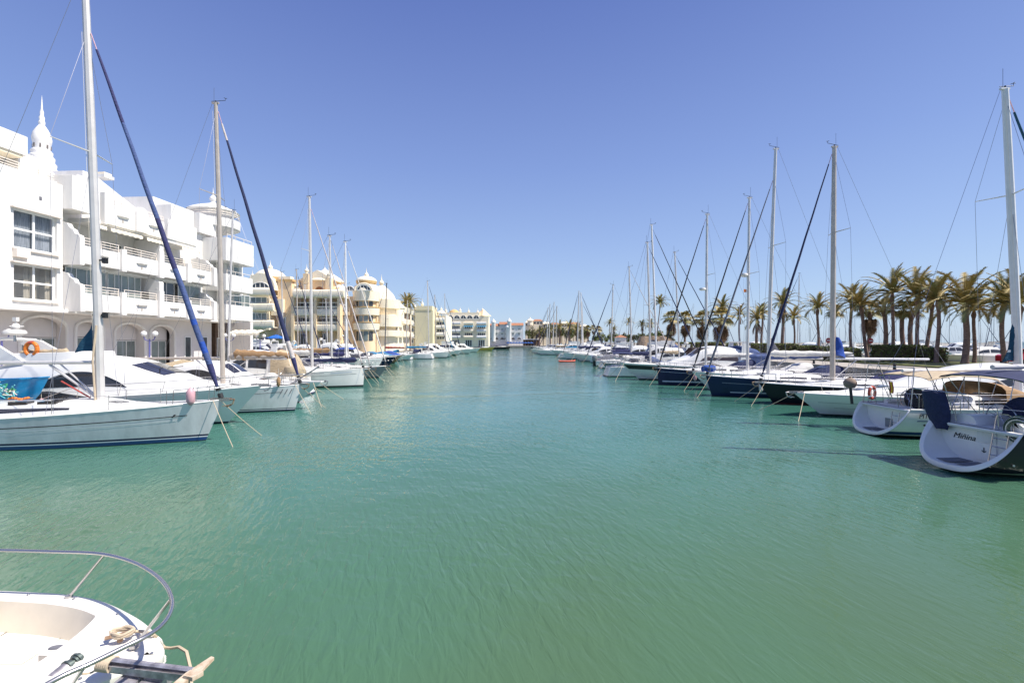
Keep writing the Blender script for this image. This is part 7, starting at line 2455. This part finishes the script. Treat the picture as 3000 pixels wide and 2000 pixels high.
def car(x, y, rz, label, c, van=False):
    cm = mat('car_paint_%d%d%d' % tuple(int(v * 99) for v in c), c, 0.3, coat=0.6)
    t = thing('parked_car', label, 'car', (x, y, QR + 0.004), rz, 'cars parked behind the palms')
    L_, w = (4.3, 0.86)
    prof = [(-2.15, 0.35), (-2.15, 0.85), (-1.9, 0.95), (2.0, 0.8), (2.15, 0.6), (2.15, 0.35)]
    rows = [[(q[0], yy, q[1]) for q in prof] for yy in (-w, w)]
    g = G(); g.prism([(q[0], -w, q[1]) for q in prof], (0, 2 * w, 0)); g.build('body', cm, t)
    hC = 1.9 if van else 1.45
    cab = [(-1.95 if van else -1.6, 0.9), (-1.8 if van else -1.1, hC), (0.9 if van else 0.45, hC), (1.5 if van else 1.15, 0.86)]
    g = G()
    lo = [(cab[0][0], w * 0.97, cab[0][1]), (cab[3][0], w * 0.97, cab[3][1])]
    g.grid([[(cab[0][0], -w * .97, .88), (cab[0][0], w * .97, .88)], [(cab[1][0], -w * .78, hC), (cab[1][0], w * .78, hC)], [(cab[2][0], -w * .78, hC), (cab[2][0], w * .78, hC)], [(cab[3][0], -w * .97, .84), (cab[3][0], w * .97, .84)]])
    for sd in (-1, 1):
        g.poly([(cab[0][0], sd * w * .97, .88), (cab[1][0], sd * w * .78, hC), (cab[2][0], sd * w * .78, hC), (cab[3][0], sd * w * .97, .84)])
    g.build('cabin_shell', cm, t)
    for sd in (-1, 1):
        for (u0, u1) in ((0.12, 0.46), (0.5, 0.86)):
            f = lambda u, v: ((cab[0][0] + (cab[3][0] - cab[0][0]) * u) * (1 - v) + (cab[1][0] + (cab[2][0] - cab[1][0]) * u) * v, sd * (w * (.97 - .19 * v) + 0.012), .88 + (hC - .88) * v)
            g = G(); g.poly([f(u0, .12), f(u1, .12), f(u1, .85), f(u0, .85)]); g.build('side_window', GLASS, t)
    for (p0, p1) in ((cab[0], cab[1]), (cab[3], cab[2])):
        g = G(); e = 0.02 * (1 if p0 is cab[3] else -1)
        g.poly([(p0[0] * .85 + p1[0] * .15 + e, -w * .85, .95), (p0[0] * .85 + p1[0] * .15 + e, w * .85, .95), (p0[0] * .15 + p1[0] * .85 + e, w * .72, hC - .06), (p0[0] * .15 + p1[0] * .85 + e, -w * .72, hC - .06)]); g.build('windscreen', GLASS, t)
    for wx in (-1.35, 1.35):
        for sd in (-1, 1):
            g = G(); g.tube([(wx, sd * (w - 0.14), 0.33), (wx, sd * (w + 0.03), 0.33)], 0.33, 14); o = g.build('wheel', TYRE, t)
            g = G(); g.tube([(wx, sd * (w + 0.025), 0.33), (wx, sd * (w + 0.045), 0.33)], 0.2, 12); g.build('rim', RIM, o)
    for sd in (-0.6, 0.6):
        g = G(); g.box(2.14, 2.17, sd - 0.15, sd + 0.15, 0.6, 0.72); g.build('headlight', WHITEF, t)


car(X(2995, 40) + 0.6, 40, 0.05, 'bright red car at the right picture edge', (0.5, 0.01, 0.03))
car(X(2715, 52), 52, 0, 'teal estate car between hedge and yellow-crowned palms', (0.02, 0.2, 0.2))
car(X(2790, 56), 56, 0, 'white car right of the teal estate car', (0.75, 0.75, 0.75))
car(X(2610, 54), 54, 0, 'silver car behind the long hedge', (0.45, 0.46, 0.48))
car(X(2450, 57), 57, 0, 'white car behind the brown mast', (0.75, 0.75, 0.74))
car(X(2390, 60), 60, 0, 'white car left of the first no-entry sign', (0.7, 0.7, 0.7))
car(X(2240, 68), 68, 0, 'dark grey car behind the clipped bush', (0.06, 0.06, 0.07))
car(X(2170, 74), 74, 0, 'white car at the foot of the double street light', (0.75, 0.75, 0.74))
car(X(2055, 90), 90, 0, 'white van behind the skirted fan palms', (0.75, 0.74, 0.72), True)

# ---------------------------------------------------------------- outer marina beyond the promenade
OM = 'boats of the outer basin beyond the promenade'
where = ['behind the thick-skirted palm', 'left of the upright palm', 'behind the leaning palm', 'between the flat-topped and the tallest palm', 'behind the two thick fan palms', 'behind the yellow-crowned pair', 'left of the widest palm crown', 'right of the slim palm', 'near the white mast at far right', 'left of the drooping palm', 'behind the red no-entry sign', 'behind the silver car', 'at the right picture edge', 'behind the double street light', 'beyond the skirted fan palms']
omb = [(2339, 783, 112), (2370, 905, 150), (2478, 900, 140), (2575, 940, 150), (2640, 905, 130), (2722, 930, 140), (2782, 882, 128), (2872, 925, 130), (2912, 905, 120), (2215, 880, 150), (2420, 925, 170), (2600, 925, 170), (2990, 915, 125), (2105, 880, 160), (2030, 890, 180)]
for k, (px, ty, d) in enumerate(omb):
    if k == 0: ty, d = 800, 92
    sailboat('moored sloop with bare mast ' + where[k], X(px, d), d, 1 if k % 2 else -1, L=10, zt=Z(ty, d), mast_r=0.08, det=0, group=OM, mx=0.2, vane=False, cover=[C_NAVY, C_WHITE, C_BEIGE][k % 3], yaw=(k * 37) % 60 - 30, fb=1.5, fs=1.2)
whm = ['behind the low bushes', 'right of the first no-entry sign', 'behind the flat-topped fan palm', 'behind the tall full-crowned palm', 'left of the thick grey-trunked palm', 'behind the rightmost palms', 'behind the clipped bush']
for k, (px, d) in enumerate([(2360, 118), (2462, 112), (2620, 105), (2690, 110), (2800, 104), (2925, 100), (2205, 130)]):
    motorboat('white cruiser in the outer basin ' + whm[k], X(px, d), d, -1, L=10 + k % 3, roof=[3.8, 3.4, 4.0, 3.7][k % 4], style='flybridge' if k % 2 else 'cruiser', det=0, group=OM, yaw=(k * 41) % 50 - 25, fb=1.9, fs=1.4, radar=k % 2 == 0)
# thin far masts, each its own
rgm = random.Random(5)
MTH = mat('distant_mast', (0.45, 0.45, 0.48), 0.6)
for k in range(26):
    px = 2180 + k * 31.5 + rgm.uniform(-9, 9); d = rgm.uniform(190, 260)
    t = thing('distant_yacht', 'tiny distant yacht with thin mast on the sea side of the outer basin', 'sailboat', (X(px, d), d, 0), rgm.uniform(-0.6, 0.6), 'distant yachts of the outer basin')
    hh_ = Hull(9, 2.8, 1.4, 1.1, 0.8, 0.3, 0.7)
    build_hull(hh_, t, GEL, [], 0); build_deck(hh_, t, DECKM, None, 0)
    G().tube([(0.5, 0, 1), (0.3, 0, Z(rgm.uniform(925, 962), d))], 0.09, 5).build('mast', MTH, t)
    cbx = Cab([(-2.6, 0.85, 1.1, 0.45), (0.5, 0.8, 1.15, 0.4), (2.4, 0.3, 1.25, 0.08)]); cbx.build(t, GEL, 'cabin')

# small flags seen between masts
fgp = thing('signal_flag', 'small orange pennant on a line left of the dark blue sloop mast', 'flag', (X(2179, 44), 44, Z(850, 44)))
G().tube([(0, 0, -2.2), (0, 0, 1.6)], 0.008, 4).build('flag_line', WIRE, fgp)
g = G(); g.grid([[(0, 0, 0.12), (0.12, 0.03, 0.1), (0.26, -0.02, 0.08)], [(0, 0, -0.2), (0.12, 0.03, -0.2), (0.26, -0.02, -0.2)]]); g.build('pennant', ORANGE, fgp)

# bollards and service pedestals along both quays
for sd, xq, zq_, n, nm in ((-1, -27.2, QL, 8, 'left'), (1, 28.7, QR, 14, 'right')):
    for k in range(n):
        y = 16 + k * (5.2 if sd < 0 else 9)
        t = thing('mooring_bollard', 'small dark iron bollard on the %s quay edge' % nm, 'bollard', (xq if sd < 0 else xq - k * 0.06, y, zq_), 0, 'bollards along the %s quay' % nm)
        g = G(); g.lathe([(0.12, 0), (0.1, 0.1), (0.09, 0.3), (0.15, 0.36), (0.15, 0.42), (0.02, 0.46)], 10); g.build('bollard_body', BLACKP, t)
# boat lying ashore by the quay with dark windows
# ---------------------------------------------------------------- foreground bow, lower left
# the boat lies with its bow to the right just below the camera; local origin = bow tip on the waterline
def Q(px, py, z):
    d = (EYE - z) * F / (py - 1000)
    return np.array((X(px, d), d, z))


fb_ = thing('fishing_boat_bow', 'cream-white open boat bow with steel rail and anchor davit, lower left corner', 'motorboat', (0, 0, 0))
FGEL = mat('warm_white_gelcoat', (0.80, 0.77, 0.70), 0.42, var=0.06, vscale=2, coat=0.1)
FGELI = mat('cream_inner_liner', (0.74, 0.66, 0.54), 0.5, var=0.1, vscale=2)
zd_ = 1.35                                  # deck edge height
zs_ = lambda x: zd_ + 0.05 * (x + 8) * 0.0
# deck outline (far side, bow, near side), traced on the deck plane
far_px = [(-420, 1726), (-200, 1728), (0, 1733), (110, 1738), (205, 1745), (300, 1762), (375, 1795), (430, 1830), (465, 1872)]
farw = [Q(a, b, zd_) for a, b in far_px]
bow = Q(474, 1925, zd_)
axis_y = bow[1] - 0.0
def mirror(p): return np.array((p[0], 2 * axis_y - p[1], p[2]))
nearw = [mirror(p) for p in farw[::-1]]
outline = farw + [bow] + nearw
outl = cat([tuple(p) for p in outline], 5)
nO = len(outl)
cen = np.array((bow[0] - 3.0, axis_y, 0))


def inset(k, z, sh=0.0):
    """outline moved inwards by k metres"""
    res = []
    for i, p in enumerate(outl):
        a = np.array(outl[max(i - 1, 0)]); b = np.array(outl[min(i + 1, nO - 1)])
        t = b - a; t = t / (np.linalg.norm(t) + 1e-9)
        nrm = np.array((t[1], -t[0], 0))
        q = np.array(p) + nrm * k
        res.append((q[0] + sh, q[1], z))
    return res


# hull shell: flares out to the gunwale
g = G()
g.grid([inset(0.75, -0.4, -0.3), inset(0.42, 0.3, -0.15), inset(0.1, zd_ - 0.25), inset(0.0, zd_ - 0.06), inset(0.0, zd_)])
g.build('hull', FGEL, fb_, sharp=60)
g = G()
gun_w = 0.17
g.grid([inset(0.0, zd_), inset(0.03, zd_ + 0.03), inset(gun_w - 0.03, zd_ + 0.035), inset(gun_w, zd_ + 0.01)])
g.build('gunwale', FGEL, fb_, sharp=60)
# grey-blue stripe band inside the gunwale at the bow
sl = slice(int(nO * 0.36), int(nO * 0.64))
# recess
deep = 0.27
inr = inset(gun_w, zd_ + 0.01); inr2 = inset(gun_w + 0.06, zd_ - deep)
xf = bow[0] - 1.0                        # forward end of the recess: a raised foredeck fills the bow
cut = [i for i, p in enumerate(inr) if p[0] <= xf]
i0 = [i for i in cut if inr[i][1] > axis_y][-1]
i1 = [i for i in cut if inr[i][1] < axis_y][0]
g = G(); g.grid([inr[:i0 + 1], inr2[:i0 + 1]]); g.grid([inr[i1:], inr2[i1:]])
g.build('inner_liner', FGELI, fb_, sharp=60)
fore = inr[i0:i1 + 1]
nf = len(fore)
A = np.array(inr[i0]); B_ = np.array(inr[i1])
edge = [tuple(A + (B_ - A) * (k / (nf - 1)) + np.array((0.12 * math.sin(PI * k / (nf - 1)) ** 0.7, 0, 0.0))) for k in range(nf)]
mid = [tuple((np.array(p) * 0.5 + np.array(q) * 0.5) + np.array((0, 0, 0.012))) for p, q in zip(fore, edge)]
g = G()
g.grid([fore, mid, edge])
low = [(p[0] - 0.26 * math.sin(PI * k / (nf - 1)) ** 0.25 - 0.02, p[1], zd_ - deep - 0.01) for k, p in enumerate(edge)]
g.grid([edge, low])
g.build('foredeck', FGEL, fb_, sharp=60)
fl_ = inr2[:i0 + 1] + low[1:-1] + inr2[i1:]
g = G()
ncol = i0 + 1
m_ = min(i0 + 1, nO - i1)
side_a = (inr2[:i0 + 1])[::-1][:m_]; side_b = inr2[i1:][:m_]
g.grid([side_a, [tuple((np.array(p) + np.array(q)) / 2) for p, q in zip(side_a, side_b)], side_b])
g.grid([low, [tuple(np.array(inr2[i0]) + (np.array(inr2[i1]) - np.array(inr2[i0])) * (k / (nf - 1))) for k in range(nf)]])
g.build('cockpit_floor', FGEL, fb_, sharp=60)
g = G(); g.tube([(p[0], p[1], p[2] + 0.0) for p in edge], 0.02, 6); g.build('foredeck_edge', FGEL, fb_)
# raised cuddy inside, its rounded corner shows at the left edge
g = G()
ccx, ccy = bow[0] - 2.85, axis_y + 0.0
pr = [(ccx + 0.75 * math.copysign(abs(math.cos(a)) ** 0.6, math.cos(a)), ccy + 0.62 * math.copysign(abs(math.sin(a)) ** 0.6, math.sin(a))) for a in [k * PI / 16 for k in range(32)]]
g.grid([[(q[0], q[1], zd_ - deep) for q in pr], [(q[0] - 0.03, ccy + (q[1] - ccy) * .97, zd_ + 0.06) for q in pr], [(ccx + (q[0] - ccx) * 0.93, ccy + (q[1] - ccy) * .93, zd_ + 0.13) for q in pr], [(ccx + (q[0] - ccx) * 0.02, ccy + (q[1] - ccy) * .02, zd_ + 0.17) for q in pr]], closed=True)
g.build('cuddy_top', FGEL, fb_, sharp=70)
# windlass plinth with two recessed grips
zp = zd_ - 0.03
pl_ = [Q(112, 1920, zp), Q(178, 1921, zp), Q(222, 1911, zp), Q(238, 1902, zp), Q(232, 1888, zp), Q(160, 1880, zp), Q(118, 1890, zp)]
g = G(); g.prism([(q[0], q[1], zd_ - deep) for q in pl_], (0, 0, deep - 0.03)); g.build('windlass_plinth', FGELI, fb_)
g = G(); g.poly([(q[0], q[1], zp + 0.004) for q in pl_]); g.build('plinth_top', FGEL, fb_)
for a_, b_ in ((166, 1898), (203, 1893)):
    c = Q(a_, b_, zp)
    g = G()
    g.grid([[(c[0] + r_ * 0.062 * math.cos(t_) + r_ * 0.02 * math.sin(t_), c[1] + r_ * 0.03 * math.sin(t_), zp + 0.006 + h_) for t_ in [k * PI / 7 for k in range(14)]] for r_, h_ in ((1.0, 0), (0.8, 0.012), (0.02, 0.008))], closed=True)
    g.build('recessed_grip', GREYP, fb_)
# windlass in front of the plinth
w0 = Q(150, 1992, zd_ - 0.02); w1_ = Q(234, 1924, zd_ + 0.02)
dv = (w1_ - w0); dl = np.linalg.norm(dv); dv /= dl
G().tube([tuple(w0), tuple(w0 + dv * dl * 0.5)], 0.05, 16).build('windlass_motor', GALV, fb_)
g = G()
for k, r_ in enumerate((0.058, 0.045, 0.03, 0.045, 0.056, 0.04)):
    g.tube([tuple(w0 + dv * dl * (0.52 + 0.085 * k)), tuple(w0 + dv * dl * (0.595 + 0.085 * k))], r_, 16)
g.build('windlass_drum', mat('greenish_bronze', (0.12, 0.15, 0.14), 0.4, metal=0.6), fb_)
g = G(); c = (w0 + w1_) / 2; g.box(c[0] - 0.13, c[0] + 0.1, c[1] - 0.09, c[1] + 0.08, zd_ - deep + 0.003, zd_ - 0.14); g.build('windlass_base', RUST, fb_)
# pulpit rail
rz_ = zd_ + 0.5
rail_px = [(-420, 1606), (-200, 1608), (0, 1611), (150, 1615), (290, 1621), (380, 1642), (440, 1672), (483, 1710), (503, 1752), (500, 1790), (476, 1828), (430, 1862), (360, 1896), (260, 1945), (180, 1980), (60, 2045), (-120, 2140)]
rp = [tuple(Q(a, b, rz_)) for a, b in rail_px]
G().tube(cat(rp, 6), 0.0165, 10).build('bow_rail', STEEL, fb_)
def post(a, b, nm='rail_post', r=0.0135):
    G().tube([tuple(a), tuple(b)], r, 8).build(nm, RUST if False else STEEL, fb_)
    g = G(); g.tube([(a[0], a[1], a[2] - 0.005), (a[0], a[1], a[2] + 0.02)], 0.034, 10); g.build('post_foot', STEEL, fb_)
post(Q(202, 1748, zd_ + 0.035), Q(306, 1623, rz_))
post(Q(392, 1893, zd_ + 0.035), Q(500, 1755, rz_))
post(Q(205, 2015, zd_ + 0.03), Q(246, 1952, rz_))
post(Q(-260, 1745, zd_ + 0.035), Q(-150, 1610, rz_))
# anchor davit / steel bow roller arm sticking out over the bow
d0 = Q(300, 1938, zd_ + 0.16); d1 = Q(566, 1968, zd_ + 0.2)
v = d1 - d0; ln = np.linalg.norm(v); v /= ln; s_ = np.array((-v[1], v[0], 0))
g = G()
for sg in (-1, 1):
    a = d0 + s_ * 0.026 * sg
    b = d1 + s_ * 0.026 * sg
    p = [a, b, b + np.array((0, 0, -0.055)), a + np.array((0, 0, -0.05))]
    g.prism([tuple(q) for q in p], tuple(s_ * 0.008 * sg))
g.build('roller_cheek', GALV, fb_)
g = G(); g.prism([tuple(d0 - s_ * 0.026 + [0, 0, -0.05]), tuple(d1 - s_ * 0.026 + [0, 0, -0.05]), tuple(d1 + s_ * 0.026 + [0, 0, -0.05]), tuple(d0 + s_ * 0.026 + [0, 0, -0.05])], (0, 0, 0.012)); g.build('roller_plate', GALV, fb_)
# anchor shank and fluke lying in the roller
g = G()
a0_ = d0 + v * 0.0 + [0, 0, 0.03]; a1_ = d1 + v * 0.0 + [0, 0, 0.02]
g.tube([tuple(a0_), tuple(a1_)], 0.022, 6, ry=0.6)
g.build('anchor_shank', GALV, fb_)
tip = d1 + v * 0.02
g = G()
for (o1, o2) in (((0.10, 0.16, 0.03), (-0.16, -0.26, -0.07)),):
    c1 = tip + v * 0.0 + np.array((0.05, 0.1, 0.03)); c2 = tip + np.array((-0.12, -0.16, -0.04))
    g.prism([tuple(c1), tuple(c1 + [0.03, -0.01, 0]), tuple(tip + [0.05, -0.04, 0.0]), tuple(c2 + [0.04, 0, 0]), tuple(c2), tuple(tip + [-0.05, -0.03, 0.0])], (0, 0, 0.022))
    g.prism([tuple(tip + [0.0, 0.02, 0.0]), tuple(tip + [0.08, -0.03, 0.0]), tuple(tip + [0.04, -0.09, 0]), tuple(tip + [-0.04, -0.07, 0])], (0, 0, 0.03))
g.build('anchor_fluke', mat('sunbleached_zinc', (0.62, 0.52, 0.4), 0.6, c2=(0.4, 0.28, 0.18), vscale=12), fb_)
g = G()
c = Q(432, 1985, zd_ + 0.05)
for k in range(2):
    x0_ = c[0] - 0.16 + 0.19 * k
    g = G(); g.box(x0_, x0_ + 0.16, c[1] - 0.12, c[1] + 0.06, zd_ + 0.02, zd_ + 0.1); g.build('roller_bracket', GALV, fb_)
    g = G(); g.lathe([(0.001, zd_ + 0.106), (0.014, zd_ + 0.106), (0.014, zd_ + 0.1)], 8, (x0_ + 0.1, c[1] + 0.0)); g.build('bracket_bolt', BLACKP, fb_)
# cleat and rope
cl = Q(352, 1868, zd_ + 0.06)
g = G(); g.tube([(cl[0] - 0.09, cl[1] - 0.05, cl[2] + 0.03), (cl[0] + 0.09, cl[1] + 0.05, cl[2] + 0.03)], 0.016, 6); g.tube([(cl[0], cl[1], cl[2] - 0.03), (cl[0], cl[1], cl[2] + 0.03)], 0.022, 6); g.build('cleat', RUST, fb_)
rg = random.Random(8)
p = [(cl[0] + 0.075 * math.cos(k * 1.15) * (1 + .3 * rg.random()), cl[1] + 0.055 * math.sin(k * 1.15) + 0.02, cl[2] + 0.02 + 0.012 * (k % 4)) for k in range(20)]
G().tube(cat(p, 3), 0.013, 6).build('coiled_rope', ROPE, fb_)
e1 = Q(455, 1862, zd_ + 0.05)
G().tube(cat([tuple(cl + [0.05, 0, 0.04]), tuple(Q(405, 1848, zd_ + 0.07)), tuple(Q(450, 1858, zd_ + 0.06)), tuple(Q(482, 1895, zd_ - 0.15)), tuple(Q(560, 1965, zd_ - 0.2)), (bow[0] + 0.7, bow[1] - 0.75, -0.1)], 4), 0.013, 6).build('mooring_rope', ROPE, fb_)
G().tube(cat([tuple(Q(425, 1852, zd_ + 0.06)), tuple(Q(468, 1875, zd_ - 0.02)), tuple(Q(472, 1915, zd_ - 0.2)), tuple(Q(470, 1945, zd_ - 0.35))], 4), 0.016, 6).build('bow_line', ROPEW, fb_)
g = G()
kc = Q(468, 1940, zd_ - 0.32)
for k in range(3):
    g.tube([(kc[0] + 0.035 * math.cos(a), kc[1] + 0.035 * math.sin(a), kc[2] + 0.02 * k) for a in [j * PI / 6 for j in range(12)]], 0.014, 5, closed=True)
g.build('rope_knot', ROPEW, fb_)
G().tube(cat([tuple(Q(292, 1945, zd_ + 0.16)), tuple(Q(270, 1968, zd_ + 0.1)), tuple(Q(240, 1973, zd_ + 0.12))], 4), 0.008, 5).build('lashing', ROPE, fb_)
g = G()
for k in range(6):
    c = d0 + v * (0.02 * k)
    g.tube([(c[0] + 0.05 * math.cos(a) * s_[0], c[1] + 0.05 * math.cos(a) * s_[1], c[2] - 0.01 + 0.05 * math.sin(a)) for a in [j * PI / 5 for j in range(10)]], 0.01, 4, closed=True)
g.build('lashing_coil', ROPE, fb_)

for k in range(9):      # bolts along the gunwale
    i = int(nO * (0.08 + 0.085 * k))
    if i >= nO: break
    p = inset(0.085, zd_ + 0.038)[i]
    g = G(); g.lathe([(0.001, p[2] + 0.006), (0.011, p[2] + 0.005), (0.014, p[2])], 8, (p[0], p[1])); g.build('gunwale_bolt', STEEL, fb_)
hz = zd_ - deep + 0.004
hc = Q(60, 1880, hz)
g = G(); g.tube([(hc[0] - 0.3, hc[1] + 0.16, hz), (hc[0] + 0.34, hc[1] + 0.16, hz), (hc[0] + 0.34, hc[1] - 0.3, hz), (hc[0] - 0.3, hc[1] - 0.3, hz)], 0.006, 4, closed=True); g.build('hatch_seam', FGELI, fb_)
